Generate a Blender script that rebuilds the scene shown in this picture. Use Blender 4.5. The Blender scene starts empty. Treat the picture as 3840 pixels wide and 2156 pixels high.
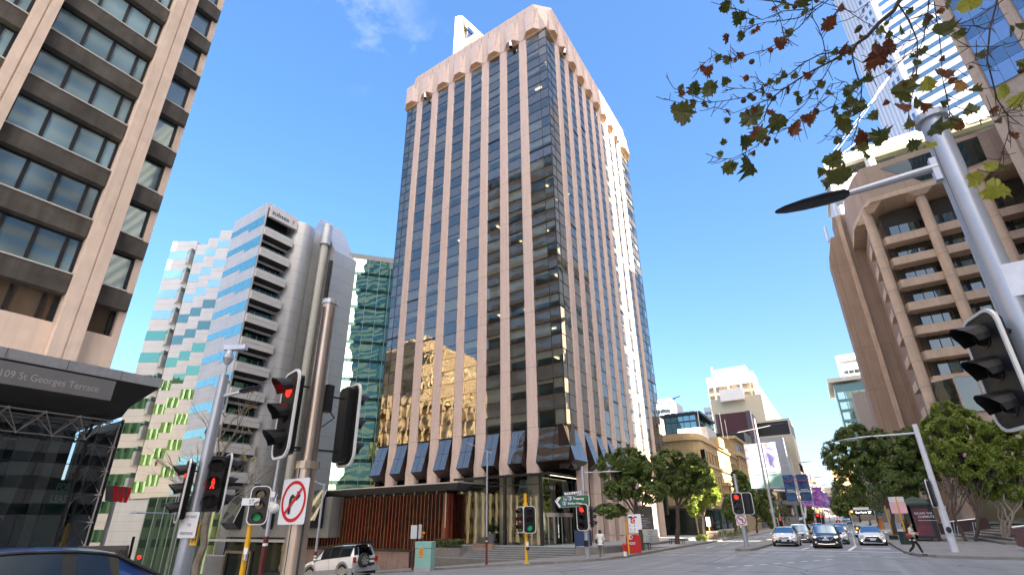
import bpy, bmesh, math, random
from mathutils import Vector, Matrix
R=math.radians; PI=math.pi
rnd=random.Random(7)
scene=bpy.context.scene
# ---------------------------------------------------------------- camera
HCAM=2.0; FPX=1817.9; CX,CY=1920.,1225.3
_P,_Rl,_A=R(22.0),R(-0.675),R(32.6)
def _rz(v):
    c,s=math.cos(_Rl),math.sin(_Rl); return Vector((c*v[0]-s*v[1], s*v[0]+c*v[1], v[2]))
_up=_rz((0,-math.cos(_P),math.sin(_P))); _fw=_rz((0,math.sin(_P),math.cos(_P))); _rt=_rz((1,0,0))
_Y=math.cos(_A)*_fw+math.sin(_A)*_rt
_X=-math.sin(_A)*_fw+math.cos(_A)*_rt
def c2w(q): q=Vector(q); return Vector((_X.dot(q),_Y.dot(q),_up.dot(q)))
cam=bpy.data.cameras.new('camera'); camo=bpy.data.objects.new('camera',cam); scene.collection.objects.link(camo)
cam.sensor_width=36; cam.lens=36*FPX/3840; cam.shift_y=(CY-1078)/3840; cam.clip_end=6000; cam.clip_start=.1
ex,ey,ez=c2w((1,0,0)),-c2w((0,1,0)),-c2w((0,0,1))
camo.matrix_world=Matrix(((ex.x,ey.x,ez.x,0),(ex.y,ey.y,ez.y,0),(ex.z,ey.z,ez.z,HCAM),(0,0,0,1)))
scene.camera=camo
scene.render.resolution_x=1024; scene.render.resolution_y=574
# ---------------------------------------------------------------- sky, sun, exposure
SUN=Vector((0.75,-0.45,0.50)).normalized()
EL=math.asin(SUN.z); ROT=math.atan2(SUN.x,SUN.y)
w=bpy.data.worlds.new('World'); scene.world=w; w.use_nodes=True
nt=w.node_tree; bg=nt.nodes['Background']; bg.inputs[1].default_value=0.15
sky=nt.nodes.new('ShaderNodeTexSky'); sky.sky_type='NISHITA'; sky.sun_disc=False
sky.sun_elevation=EL; sky.sun_rotation=ROT; sky.air_density=1.0; sky.dust_density=3.0; sky.ozone_density=3.0
gm_=nt.nodes.new('ShaderNodeGamma'); gm_.inputs[1].default_value=.75; nt.links.new(sky.outputs[0],gm_.inputs[0])
hs=nt.nodes.new('ShaderNodeHueSaturation'); hs.inputs['Saturation'].default_value=1.42; hs.inputs['Value'].default_value=.575; tn=nt.nodes.new('ShaderNodeMixRGB'); tn.blend_type='MULTIPLY'; tn.inputs[0].default_value=1; tn.inputs[2].default_value=(1.02,.94,1,1); nt.links.new(hs.outputs[0],tn.inputs[1]); nt.links.new(gm_.outputs[0],hs.inputs['Color'])
tc=nt.nodes.new('ShaderNodeTexCoord'); mp=nt.nodes.new('ShaderNodeMapping'); nt.links.new(tc.outputs['Generated'],mp.inputs[0])
mp.inputs['Scale'].default_value=(1,1,2.0)
nz=nt.nodes.new('ShaderNodeTexNoise'); nz.inputs['Scale'].default_value=7; nz.inputs['Detail'].default_value=9; nz.inputs['Roughness'].default_value=.62; nt.links.new(mp.outputs[0],nz.inputs[0])
cr=nt.nodes.new('ShaderNodeValToRGB'); cr.color_ramp.elements[0].position=.50; cr.color_ramp.elements[1].position=.80; nt.links.new(nz.outputs[0],cr.inputs[0])
def _dirmask(u,v,rad):
    d=c2w(((u-CX)/FPX,(v-CY)/FPX,1)).normalized()
    n=nt.nodes.new('ShaderNodeVectorMath'); n.operation='DISTANCE'; n.inputs[1].default_value=d; nt.links.new(tc.outputs['Generated'],n.inputs[0])
    m=nt.nodes.new('ShaderNodeMapRange'); m.inputs[1].default_value=rad; m.inputs[2].default_value=rad*.25; nt.links.new(n.outputs['Value'],m.inputs[0]); return m.outputs[0]
def _mx(op,a,b):
    n=nt.nodes.new('ShaderNodeMath'); n.operation=op
    for i,q in enumerate((a,b)):
        if isinstance(q,(int,float)): n.inputs[i].default_value=q
        else: nt.links.new(q,n.inputs[i])
    return n.outputs[0]
mask=_mx('MAXIMUM',_dirmask(1330,60,.13),_dirmask(1610,220,.07)); fac=_mx('MULTIPLY',_mx('MULTIPLY',mask,cr.outputs[0]),.20)
mixc=nt.nodes.new('ShaderNodeMixRGB'); nt.links.new(fac,mixc.inputs[0]); nt.links.new(tn.outputs[0],mixc.inputs[1]); mixc.inputs[2].default_value=(3.4,3.1,3.9,1)
# unseen cloud bank added high behind the camera to brighten the shade
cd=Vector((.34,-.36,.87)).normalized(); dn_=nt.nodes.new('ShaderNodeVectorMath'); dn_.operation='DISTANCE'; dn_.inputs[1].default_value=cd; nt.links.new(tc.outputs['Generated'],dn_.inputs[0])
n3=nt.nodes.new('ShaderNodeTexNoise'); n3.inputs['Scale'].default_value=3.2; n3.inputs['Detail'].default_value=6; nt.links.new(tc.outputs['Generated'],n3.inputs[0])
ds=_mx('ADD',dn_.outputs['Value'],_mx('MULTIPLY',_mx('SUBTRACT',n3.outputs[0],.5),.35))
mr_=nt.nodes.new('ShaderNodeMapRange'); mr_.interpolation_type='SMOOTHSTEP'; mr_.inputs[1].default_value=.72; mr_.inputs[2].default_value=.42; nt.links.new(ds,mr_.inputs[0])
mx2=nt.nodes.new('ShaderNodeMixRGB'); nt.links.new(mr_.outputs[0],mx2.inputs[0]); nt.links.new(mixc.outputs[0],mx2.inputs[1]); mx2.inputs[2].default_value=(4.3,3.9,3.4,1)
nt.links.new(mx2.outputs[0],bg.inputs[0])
sl=bpy.data.lights.new('sun','SUN'); sl.energy=5; sl.angle=R(.5); sl.color=(1,.86,.66)
so=bpy.data.objects.new('sun',sl); scene.collection.objects.link(so); so.rotation_euler=(-SUN).to_track_quat('-Z','Y').to_euler()
vs=scene.view_settings; vs.view_transform='Standard'; vs.look='None'; vs.gamma=1; vs.exposure=2.82
# ---------------------------------------------------------------- measuring helpers: a ray of the photograph met with a plane of the place
def ray(u,v): return c2w(((u-CX)/FPX,(v-CY)/FPX,1))
CAMP=Vector((0,0,HCAM))
def Px(u,v,x): d=ray(u,v); return CAMP+d*(x/d.x)
def Py(u,v,y): d=ray(u,v); return CAMP+d*(y/d.y)
def Pz(u,v,z): d=ray(u,v); return CAMP+d*((z-HCAM)/d.z)
def Pd(u,v,dist): d=ray(u,v); return CAMP+d*(dist/math.hypot(d.x,d.y))
def gz(x,y):
    z=0.
    if x<-10.5: z=-.083*(-10.5-max(x,-110))
    z+=.42*math.exp(-(x*x+y*y)/200)
    z+=.35*min(max((36-y)/16,0),1)*min(max((-x-12)/8,0),1)
    if y>150: z+=(y-150)*.012
    return z
def PG(u,v,dz=0):
    z=0.
    for i in range(60):
        p=Pz(u,v,z+dz); z=.5*z+.5*gz(p.x,p.y)
    return p
# ---------------------------------------------------------------- object helpers
C=scene.collection; OFF={}
def thing(name,label,cat,loc=(0,0,0),group=None,kind=None,rz=0):
    o=bpy.data.objects.new(name,None); C.objects.link(o); o.location=loc; o.rotation_euler=(0,0,rz); o.empty_display_size=.3
    o['label']=label; o['category']=cat
    if group: o['group']=group
    if kind: o['kind']=kind
    OFF[o.name]=Matrix.Translation(Vector(loc))@Matrix.Rotation(rz,4,'Z'); return o
def tag(o,label,cat,group=None,kind=None):
    o['label']=label; o['category']=cat
    if group: o['group']=group
    if kind: o['kind']=kind
    return o
class MB:
    def __init__(s): s.v=[];s.f=[];s.m=[];s.mi=0
    def add(s,vs,fs):
        b=len(s.v); s.v+= [tuple(q) for q in vs]; s.f+=[[b+i for i in f] for f in fs]; s.m+=[s.mi]*len(fs); return s
    def box(s,x0,x1,y0,y1,z0,z1):
        if x0>x1:x0,x1=x1,x0
        if y0>y1:y0,y1=y1,y0
        if z0>z1:z0,z1=z1,z0
        return s.add([(x0,y0,z0),(x1,y0,z0),(x1,y1,z0),(x0,y1,z0),(x0,y0,z1),(x1,y0,z1),(x1,y1,z1),(x0,y1,z1)],[(3,2,1,0),(4,5,6,7),(0,1,5,4),(1,2,6,5),(2,3,7,6),(3,0,4,7)])
    def obox(s,o,ax,ay,az):
        o,ax,ay,az=Vector(o),Vector(ax),Vector(ay),Vector(az)
        P=[o,o+ax,o+ax+ay,o+ay]; P=P+[p+az for p in P]
        return s.add(P,[(3,2,1,0),(4,5,6,7),(0,1,5,4),(1,2,6,5),(2,3,7,6),(3,0,4,7)])
    def quad(s,*p): return s.add(p,[tuple(range(len(p)))])
    def prism(s,poly,z0,z1):
        n=len(poly); a=[(p[0],p[1],z0) for p in poly]+[(p[0],p[1],z1) for p in poly]
        return s.add(a,[tuple(range(n))[::-1],tuple(range(n,2*n))]+[(i,(i+1)%n,n+(i+1)%n,n+i) for i in range(n)])
    def ext(s,pts,t):   # planar 3d polygon thickened by vector t
        n=len(pts); t=Vector(t); a=[Vector(p) for p in pts]; b=[p+t for p in a]
        return s.add(a+b,[tuple(range(n))[::-1],tuple(range(n,2*n))]+[(i,(i+1)%n,n+(i+1)%n,n+i) for i in range(n)])
    def loft(s,rings,cap=True):
        n=len(rings[0]); fs=[]
        for k in range(len(rings)-1):
            for i in range(n): fs.append((k*n+i,k*n+(i+1)%n,(k+1)*n+(i+1)%n,(k+1)*n+i))
        if cap: fs.append(tuple(range(n))[::-1]); fs.append(tuple((len(rings)-1)*n+i for i in range(n)))
        return s.add([p for r in rings for p in r],fs)
    def tube(s,pts,r,n=8,cap=True):
        pts=[Vector(p) for p in pts]; rs=r if isinstance(r,(list,tuple)) else [r]*len(pts); rings=[]; pa=None
        for i,p in enumerate(pts):
            d=(pts[min(i+1,len(pts)-1)]-pts[max(i-1,0)]).normalized()
            if pa is None: a=d.orthogonal().normalized()
            else:
                a=pa-d*pa.dot(d); a=a.normalized() if a.length>1e-5 else d.orthogonal().normalized()
            pa=a; b=d.cross(a)
            rings.append([p+(a*math.cos(2*PI*k/n)+b*math.sin(2*PI*k/n))*rs[i] for k in range(n)])
        return s.loft(rings,cap)
    def ball(s,c,r,n=8,m=6,sc=(1,1,1)):
        c=Vector(c); rings=[]
        for j in range(m+1):
            t=PI*j/m; q=max(math.sin(t),.01)
            rings.append([c+Vector((r*sc[0]*q*math.cos(2*PI*i/n),r*sc[1]*q*math.sin(2*PI*i/n),r*sc[2]*math.cos(t))) for i in range(n)])
        return s.loft(rings[::-1])
    def build(s,name,mats,parent=None,smooth=False,auto=None,label=None,bevel=0,sub=0,world=True):
        if not s.v: return None
        me=bpy.data.meshes.new(name); vs=s.v
        if parent is not None and world:
            M=OFF[parent.name].inverted(); vs=[M@Vector(q) for q in s.v]
        off=None
        if parent is None and world=='c':
            pass
        me.from_pydata([tuple(q) for q in vs],[],s.f)
        if not isinstance(mats,(list,tuple)): mats=[mats]
        for m in mats: me.materials.append(m)
        if len(mats)>1: me.polygons.foreach_set('material_index',[min(i,len(mats)-1) for i in s.m])
        if smooth: me.polygons.foreach_set('use_smooth',[True]*len(me.polygons))
        me.update()
        if auto is not None: me.set_sharp_from_angle(angle=R(auto))
        o=bpy.data.objects.new(name,me); C.objects.link(o)
        if parent is not None: o.parent=parent; OFF[o.name]=OFF[parent.name]
        else: OFF[o.name]=Matrix.Identity(4)
        if bevel: b=o.modifiers.new('bevel','BEVEL'); b.width=bevel; b.segments=2; b.limit_method='ANGLE'
        if sub: b=o.modifiers.new('sub','SUBSURF'); b.levels=sub; b.render_levels=sub
        if label: o['label']=label
        return o
def struct(name,mb,mat,**k):
    o=mb.build(name,mat,**k); o['kind']='structure'; return o
def copy_tree(o,parent=None):
    c=o.copy(); C.objects.link(c); c.parent=parent
    for ch in list(o.children): copy_tree(ch,c)
    return c
# ---------------------------------------------------------------- materials
def newmat(name):
    m=bpy.data.materials.new(name); m.use_nodes=True; n=m.node_tree; return m,n,n.nodes['Principled BSDF']
def M(name,col,rough=.6,metal=0,var=.12,scale=1.5,bump=0,bscale=20,streak=0,spec=.5,coat=0,tint=None):
    m,n,p=newmat(name); L=n.links
    p.inputs['Roughness'].default_value=rough; p.inputs['Metallic'].default_value=metal; p.inputs['Specular IOR Level'].default_value=spec; p.inputs['Coat Weight'].default_value=coat
    t=n.nodes.new('ShaderNodeTexCoord')
    base=None
    if var>0:
        nz=n.nodes.new('ShaderNodeTexNoise'); nz.inputs['Scale'].default_value=scale; nz.inputs['Detail'].default_value=6; nz.inputs['Roughness'].default_value=.6; L.new(t.outputs['Object'],nz.inputs[0])
        cr=n.nodes.new('ShaderNodeValToRGB'); e=cr.color_ramp.elements; e[0].position=.3; e[1].position=.7
        e[0].color=tuple(c*(1-var) for c in col)+(1,); c2=tint or tuple(min(1,c*(1+var)) for c in col); e[1].color=tuple(c2)+(1,)
        L.new(nz.outputs[0],cr.inputs[0]); base=cr.outputs[0]
        if streak:
            mp=n.nodes.new('ShaderNodeMapping'); mp.inputs['Scale'].default_value=(2.2,2.2,.12); L.new(t.outputs['Object'],mp.inputs[0])
            n2=n.nodes.new('ShaderNodeTexNoise'); n2.inputs['Scale'].default_value=1.6; n2.inputs['Detail'].default_value=5; L.new(mp.outputs[0],n2.inputs[0])
            r2=n.nodes.new('ShaderNodeMapRange'); r2.inputs[1].default_value=.42; r2.inputs[2].default_value=.68; r2.inputs[3].default_value=1; r2.inputs[4].default_value=1-streak; L.new(n2.outputs[0],r2.inputs[0])
            mx=n.nodes.new('ShaderNodeMixRGB'); mx.blend_type='MULTIPLY'; mx.inputs[0].default_value=1; L.new(base,mx.inputs[1]); L.new(r2.outputs[0],mx.inputs[2]); base=mx.outputs[0]
        L.new(base,p.inputs['Base Color'])
    else: p.inputs['Base Color'].default_value=tuple(col)+(1,)
    if bump:
        nb=n.nodes.new('ShaderNodeTexNoise'); nb.inputs['Scale'].default_value=bscale; nb.inputs['Detail'].default_value=4; L.new(t.outputs['Object'],nb.inputs[0])
        b=n.nodes.new('ShaderNodeBump'); b.inputs['Strength'].default_value=bump; b.inputs['Distance'].default_value=.02; L.new(nb.outputs[0],b.inputs['Height']); L.new(b.outputs[0],p.inputs['Normal'])
    return m
def glossy(name,col,tint=(1,1,1),refl=.3,rough=.02,wave=.02,wscale=.5,trans=0,blinds=None):
    """facade glass: a mirror share over a dark body (or a see-through share)"""
    m=bpy.data.materials.new(name); m.use_nodes=True; n=m.node_tree; n.nodes.clear(); L=n.links
    o=n.nodes.new('ShaderNodeOutputMaterial'); g=n.nodes.new('ShaderNodeBsdfGlossy'); g.inputs['Color'].default_value=tuple(tint)+(1,); g.inputs['Roughness'].default_value=rough
    t=n.nodes.new('ShaderNodeTexCoord')
    if wave:
        nz=n.nodes.new('ShaderNodeTexNoise'); nz.inputs['Scale'].default_value=wscale; nz.inputs['Detail'].default_value=1.5; L.new(t.outputs['Object'],nz.inputs[0])
        b=n.nodes.new('ShaderNodeBump'); b.inputs['Strength'].default_value=1; b.inputs['Distance'].default_value=wave; L.new(nz.outputs[0],b.inputs['Height']); L.new(b.outputs[0],g.inputs['Normal'])
    if trans:
        d=n.nodes.new('ShaderNodeBsdfTransparent'); d.inputs['Color'].default_value=tuple(col)+(1,)
    else:
        d=n.nodes.new('ShaderNodeBsdfDiffuse')
        if blinds:
            nz2=n.nodes.new('ShaderNodeTexNoise'); nz2.inputs['Scale'].default_value=blinds; nz2.inputs['Detail'].default_value=2; L.new(t.outputs['Object'],nz2.inputs[0])
            cr=n.nodes.new('ShaderNodeValToRGB'); cr.color_ramp.elements[0].color=tuple(c*.45 for c in col)+(1,); cr.color_ramp.elements[1].color=tuple(min(1,c*1.8) for c in col)+(1,); cr.color_ramp.elements[0].position=.4; cr.color_ramp.elements[1].position=.6
            L.new(nz2.outputs[0],cr.inputs[0]); L.new(cr.outputs[0],d.inputs['Color'])
        else: d.inputs['Color'].default_value=tuple(col)+(1,)
    lw=n.nodes.new('ShaderNodeFresnel'); lw.inputs['IOR'].default_value=1.45
    a=n.nodes.new('ShaderNodeMath'); a.operation='MULTIPLY_ADD'; L.new(lw.outputs[0],a.inputs[0]); a.inputs[1].default_value=1-refl; a.inputs[2].default_value=refl
    mx=n.nodes.new('ShaderNodeMixShader'); L.new(a.outputs[0],mx.inputs[0]); L.new(d.outputs[0],mx.inputs[1]); L.new(g.outputs[0],mx.inputs[2]); L.new(mx.outputs[0],o.inputs[0])
    return m
def emis(name,col,st):
    m,n,p=newmat(name); p.inputs['Base Color'].default_value=tuple(col)+(1,); p.inputs['Emission Color'].default_value=tuple(col)+(1,); p.inputs['Emission Strength'].default_value=st; return m
def jointed(m,sx,sz,wd=.02,dark=.55,off=(0,0,0),vert=True):
    """panel joints cut into a stone or concrete material: thin darker lines every sx / sz metres"""
    n=m.node_tree; L=n.links; p=n.nodes['Principled BSDF']; src=p.inputs['Base Color'].links[0].from_socket if p.inputs['Base Color'].links else None
    t=n.nodes.new('ShaderNodeTexCoord'); sp=n.nodes.new('ShaderNodeSeparateXYZ'); L.new(t.outputs['Object'],sp.inputs[0])
    def line(sock,step,o_):
        if not step: return None
        a=n.nodes.new('ShaderNodeMath'); a.operation='ADD'; a.inputs[1].default_value=o_+1000*step; L.new(sock,a.inputs[0])
        q=n.nodes.new('ShaderNodeMath'); q.operation='MODULO'; q.inputs[1].default_value=step; L.new(a.outputs[0],q.inputs[0])
        l=n.nodes.new('ShaderNodeMath'); l.operation='LESS_THAN'; l.inputs[1].default_value=wd; L.new(q.outputs[0],l.inputs[0]); return l.outputs[0]
    ls=[q for q in ((line(sp.outputs[0],sx,off[0]) if vert else None),(line(sp.outputs[1],sx,off[1]) if vert else None),line(sp.outputs[2],sz,off[2])) if q is not None]
    acc=ls[0]
    for q in ls[1:]:
        a=n.nodes.new('ShaderNodeMath'); a.operation='MAXIMUM'; L.new(acc,a.inputs[0]); L.new(q,a.inputs[1]); acc=a.outputs[0]
    mx=n.nodes.new('ShaderNodeMixRGB'); mx.blend_type='MULTIPLY'; L.new(acc,mx.inputs[0])
    if src: L.new(src,mx.inputs[1])
    else: mx.inputs[1].default_value=p.inputs['Base Color'].default_value
    mx.inputs[2].default_value=(dark,dark,dark,1); L.new(mx.outputs[0],p.inputs['Base Color']); return m
granite=jointed(M('pink_granite',(.68,.525,.46),.55,var=.06,scale=2.5,bump=.1,bscale=40,streak=.10),0,7.18,.05,.5,(0,0,-4.98),vert=False)
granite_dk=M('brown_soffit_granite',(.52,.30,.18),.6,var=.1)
concrete=M('concrete',(.36,.30,.25),.8,var=.14,scale=.5,bump=.15,streak=.22)
white=M('white_paint',(.8,.8,.78),.4,var=.04)
blackm=M('black_metal',(.012,.012,.013),.45,var=0)
blackg=M('black_gloss',(.01,.01,.012),.2,var=0)
darkframe=M('dark_frame',(.02,.022,.026),.4,var=0,metal=.3)
steel=M('brushed_steel',(.62,.63,.65),.28,metal=.9,var=.05,scale=3)
galv=M('galvanised_steel',(.50,.52,.55),.42,metal=.55,var=.1,scale=6)
greyp=M('grey_paint',(.42,.43,.46),.45,var=.05)
maroon=M('maroon_paint',(.10,.012,.012),.4,var=.08)
yellow=M('yellow_paint',(.80,.42,.01),.45,var=.08,scale=5)
redp=M('red_paint',(.55,.008,.01),.35,var=.05)
rubber=M('rubber',(.015,.015,.016),.85,var=0)
def plain(n,c,r=.5,**k): return M(n,c,r,var=k.pop('var',.05),**k)
_textc={}
def text(s,o,right,up,h,mat,parent,name='lettering',align='LEFT',thick=.004,sx=1.0,bold=0):
    """letters as a thin mesh standing at point o, running along right, cap height h"""
    right=Vector(right).normalized(); up=Vector(up).normalized(); nrm=right.cross(up)
    cu=bpy.data.curves.new('t','FONT'); cu.body=s; cu.size=1; cu.align_x=align; cu.extrude=0; cu.offset=bold; cu.resolution_u=3
    t=bpy.data.objects.new('t',cu); C.objects.link(t); dg=bpy.context.evaluated_depsgraph_get(); me=bpy.data.meshes.new_from_object(t.evaluated_get(dg)); bpy.data.objects.remove(t); bpy.data.curves.remove(cu)
    k=h/.7; mb=MB(); o=Vector(o)
    mb.add([o+right*(v.co.x*k*sx)+up*(v.co.y*k)+nrm*thick for v in me.vertices],[tuple(p.vertices) for p in me.polygons]); bpy.data.meshes.remove(me)
    return mb.build(name,mat,parent)

def smear(rows,o,right,up,h,mat,parent,name='small_print'):
    """rows of print too small to read: short dashes of uneven length"""
    right=Vector(right).normalized(); up=Vector(up).normalized(); n_=right.cross(up); m=MB(); o=Vector(o); rq_=random.Random(3)
    for k,wd in enumerate(rows):
        x=0
        while x<wd:
            w_=rq_.uniform(.5,1.6)*h; p=o+right*x-up*(k*h*2.2)+n_*.004; m.quad(p,p+right*min(w_,wd-x),p+right*min(w_,wd-x)+up*h*.7,p+up*h*.7); x+=w_+h*.5
    return m.build(name,mat,parent)
# ================================================================ SETTING
def sheet(name,poly,dz,mat,thick=0,step=4,parent=None,kind='structure'):
    bm=bmesh.new(); vs=[bm.verts.new((p[0],p[1],0)) for p in poly]; bm.faces.new(vs)
    xs=[p[0] for p in poly]; ys=[p[1] for p in poly]
    for ax,(a,b) in ((0,(min(xs),max(xs))),(1,(min(ys),max(ys)))):
        c=math.floor(a/step)*step+step
        while c<b:
            co=(c+.013,0,0) if ax==0 else (0,c+.013,0); no=(1,0,0) if ax==0 else (0,1,0)
            bmesh.ops.bisect_plane(bm,geom=bm.verts[:]+bm.edges[:]+bm.faces[:],plane_co=co,plane_no=no); c+=step*(1 if abs(c)<120 else 4)
    bm.normal_update()
    if bm.faces and sum(f.normal.z for f in bm.faces)<0: bmesh.ops.reverse_faces(bm,faces=bm.faces[:])
    for v in bm.verts: v.co.z=gz(v.co.x,v.co.y)+dz
    if thick:
        be=[e for e in bm.edges if e.is_boundary]
        r=bmesh.ops.extrude_edge_only(bm,edges=be)
        for g in r['geom']:
            if isinstance(g,bmesh.types.BMVert): g.co.z-=thick
    me=bpy.data.meshes.new(name); bm.to_mesh(me); bm.free(); me.materials.append(mat)
    o=bpy.data.objects.new(name,me); C.objects.link(o); o['kind']=kind; return o
def asphalt_mat():
    m,n,p=newmat('asphalt'); L=n.links; t=n.nodes.new('ShaderNodeTexCoord')
    a=n.nodes.new('ShaderNodeTexNoise'); a.inputs['Scale'].default_value=.25; a.inputs['Detail'].default_value=8; a.inputs['Roughness'].default_value=.65; L.new(t.outputs['Object'],a.inputs[0])
    mp=n.nodes.new('ShaderNodeMapping'); mp.inputs['Scale'].default_value=(1.6,.05,1); L.new(t.outputs['Object'],mp.inputs[0])
    b=n.nodes.new('ShaderNodeTexNoise'); b.inputs['Scale'].default_value=1; b.inputs['Detail'].default_value=3; L.new(mp.outputs[0],b.inputs[0])
    s=n.nodes.new('ShaderNodeTexNoise'); s.inputs['Scale'].default_value=60; s.inputs['Detail'].default_value=2; L.new(t.outputs['Object'],s.inputs[0])
    ad=n.nodes.new('ShaderNodeMath'); L.new(a.outputs[0],ad.inputs[0]); L.new(b.outputs[0],ad.inputs[1])
    a2=n.nodes.new('ShaderNodeMath'); a2.operation='MULTIPLY_ADD'; L.new(s.outputs[0],a2.inputs[0]); a2.inputs[1].default_value=.45; L.new(ad.outputs[0],a2.inputs[2])
    cr=n.nodes.new('ShaderNodeValToRGB'); e=cr.color_ramp.elements; e[0].position=.38; e[0].color=(.20,.205,.215,1); e[1].position=.85; e[1].color=(.30,.31,.325,1)
    mr=n.nodes.new('ShaderNodeMapRange'); mr.inputs[1].default_value=.7; mr.inputs[2].default_value=1.8; L.new(a2.outputs[0],mr.inputs[0]); L.new(mr.outputs[0],cr.inputs[0])
    # thin repair seams
    v=n.nodes.new('ShaderNodeTexVoronoi'); v.feature='DISTANCE_TO_EDGE'; v.inputs['Scale'].default_value=.16; L.new(t.outputs['Object'],v.inputs['Vector'])
    l=n.nodes.new('ShaderNodeMath'); l.operation='LESS_THAN'; l.inputs[1].default_value=.006; L.new(v.outputs['Distance'],l.inputs[0])
    mx=n.nodes.new('ShaderNodeMixRGB'); mx.blend_type='MULTIPLY'; L.new(l.outputs[0],mx.inputs[0]); L.new(cr.outputs[0],mx.inputs[1]); mx.inputs[2].default_value=(.5,.5,.5,1)
    L.new(mx.outputs[0],p.inputs['Base Color']); p.inputs['Roughness'].default_value=.62
    bp=n.nodes.new('ShaderNodeBump'); bp.inputs['Strength'].default_value=.5; bp.inputs['Distance'].default_value=.01; L.new(s.outputs[0],bp.inputs['Height']); L.new(bp.outputs[0],p.inputs['Normal'])
    return m
asphalt=asphalt_mat()
paving=jointed(M('paving',(.25,.24,.235),.7,var=.18,scale=.8,bump=.2,bscale=30),.6,0,.02,.6)
kerbm=M('kerb_stone',(.23,.22,.20),.8,var=.15,scale=2)
paintm=M('road_paint',(.85,.83,.8),.6,var=.16,scale=5)
gm=M('earth',(.10,.095,.09),.9,var=.1,scale=.05)
g=MB(); g.prism([(3000*math.cos(2*PI*i/48),3000*math.sin(2*PI*i/48)) for i in range(48)],-11,-10.2); struct('ground',g,gm)
sheet('road',[(-400,-160),(260,-160),(260,1300),(-400,1300)],0,asphalt)
NW=[(-160,47),(-70,44.5),(-45.6,39.1),(-36,36.2),(-28.5,33),(-24,31),(-22,30.3),(-19,29.8),(-15.8,29.4),(-14.2,30),(-13.1,31.5),(-12.8,34),(-12.8,700),(-60,700),(-60,60),(-160,60)]
sheet('pavement_tower_side',NW,.14,paving,.3)
def ribbon(pts,w):
    a=[];b=[]
    for i,p in enumerate(pts):
        q0=Vector(pts[max(i-1,0)]);q1=Vector(pts[min(i+1,len(pts)-1)]); d=(q1-q0).normalized(); n=Vector((-d.y,d.x)); a.append(Vector(p)+n*0); b.append(Vector(p)+n*w)
    return [tuple(q) for q in a]+[tuple(q) for q in b[::-1]]
def strip(name,pts,w,dz,mat,thick):
    for i in range(len(pts)-1): pass
    bm=MB(); a=ribbon(pts,w); n=len(pts)
    P=[(x,y,gz(x,y)+dz) for x,y in a]
    for i in range(n-1):
        q=[P[i],P[i+1],P[2*n-2-i],P[2*n-1-i]]
        bm.ext(q,(0,0,-thick))
    return struct(name,bm,mat)
def dens(pts,st=3):
    o=[]
    for a,b in zip(pts,pts[1:]):
        n=max(1,int(math.hypot(b[0]-a[0],b[1]-a[1])/st))
        o+=[(a[0]+(b[0]-a[0])*i/n,a[1]+(b[1]-a[1])*i/n) for i in range(n)]
    return o+[pts[-1]]
strip('kerb_tower_side',dens([(-70,44.4),(-45.6,39.0),(-36,36.1),(-28.5,32.9),(-24,30.9),(-22,30.2),(-19,29.7),(-15.8,29.3),(-14.15,29.9),(-13.0,31.5),(-12.7,34),(-12.7,160)]),.22,.148,kerbm,.35)
NE=[(2.55,700),(2.55,40.5),(2.9,37.9),(3.6,36.8),(5,36.4),(8,36.4),(60,36.4),(60,700)]
sheet('pavement_right_side',NE,.14,paving,.3)
strip('kerb_right_side',dens([(60,36.3),(8,36.3),(5,36.3),(3.55,36.7),(2.8,37.8),(2.45,40.5),(2.45,160)]),-.2,.148,kerbm,.35)
sheet('pavement_near_side',[(-160,-60),(-14.5,-60),(-14.5,6.5),(-17,9.5),(-26,10.5),(-160,16)],.14,paving,.3)
med=[(-7.2,40.2),(-6.7,39.8),(-6.2,40.3),(-6.0,42),(-5.9,50),(-5.9,130),(-7.3,130),(-7.5,50),(-7.4,42)]
sheet('median_island',med,.15,kerbm,.3)
# painted lines
pm=[0]
def line(name,x0,y0,x1,y1,w=.12,dash=None):
    mb=MB(); L=math.hypot(x1-x0,y1-y0); dx,dy=(x1-x0)/L,(y1-y0)/L; nx,ny=-dy*w/2,dx*w/2; s=0; on,off=dash or (L,0)
    while s<L-.01:
        e=min(s+on,L); k=max(1,int((e-s)/3))
        for i in range(k):
            a=s+(e-s)*i/k;b=s+(e-s)*(i+1)/k
            P=[(x0+dx*a+nx,y0+dy*a+ny),(x0+dx*a-nx,y0+dy*a-ny),(x0+dx*b-nx,y0+dy*b-ny),(x0+dx*b+nx,y0+dy*b+ny)]
            mb.quad(*[(x,y,gz(x,y)+.006) for x,y in P])
        s=e+off
    return struct(name,mb,paintm)
line('road_marking_stop',-6.2,42.9,2.45,41.6,.32)
line('road_marking_crossing',-6.3,39.3,2.6,39.6,.13,(1.15,.6))
line('road_marking_crossing',-12.6,34.2,4.5,37.2,.13,(1.15,.6))
line('road_marking_crossing',-12.6,36.2,-6.6,39.2,.13,(1.15,.6))
line('road_marking_lane',-3.3,43.4,-3.0,46.5,.14)
line('road_marking_lane',-3.05,50,-3.2,140,.12,(3,6))
line('road_marking_lane',-.45,43,.0,50,.2); line('road_marking_lane',.0,51,.0,140,.12,(1.2,1.2))
line('road_marking_lane',-10,44,-10,140,.12,(2.5,4)); line('road_marking_edge',-12.3,40,-12.3,140,.1)
line('road_marking_turn',-1.2,33.5,-5.5,25.5,.12,(.55,.55))
line('road_marking_kerb_line',-12.4,31.0,-21,28.7,.1); line('road_marking_kerb_line',-21,28.7,-44,37,.1); line('road_marking_lane',-15,26.5,-44,33,.1,(3,3))
line('road_marking_bus',1.2,46,1.2,46.6,1.7); line('road_marking_arrow',6.8,29.2,12,29.8,.3)
mc=MB()
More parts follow.
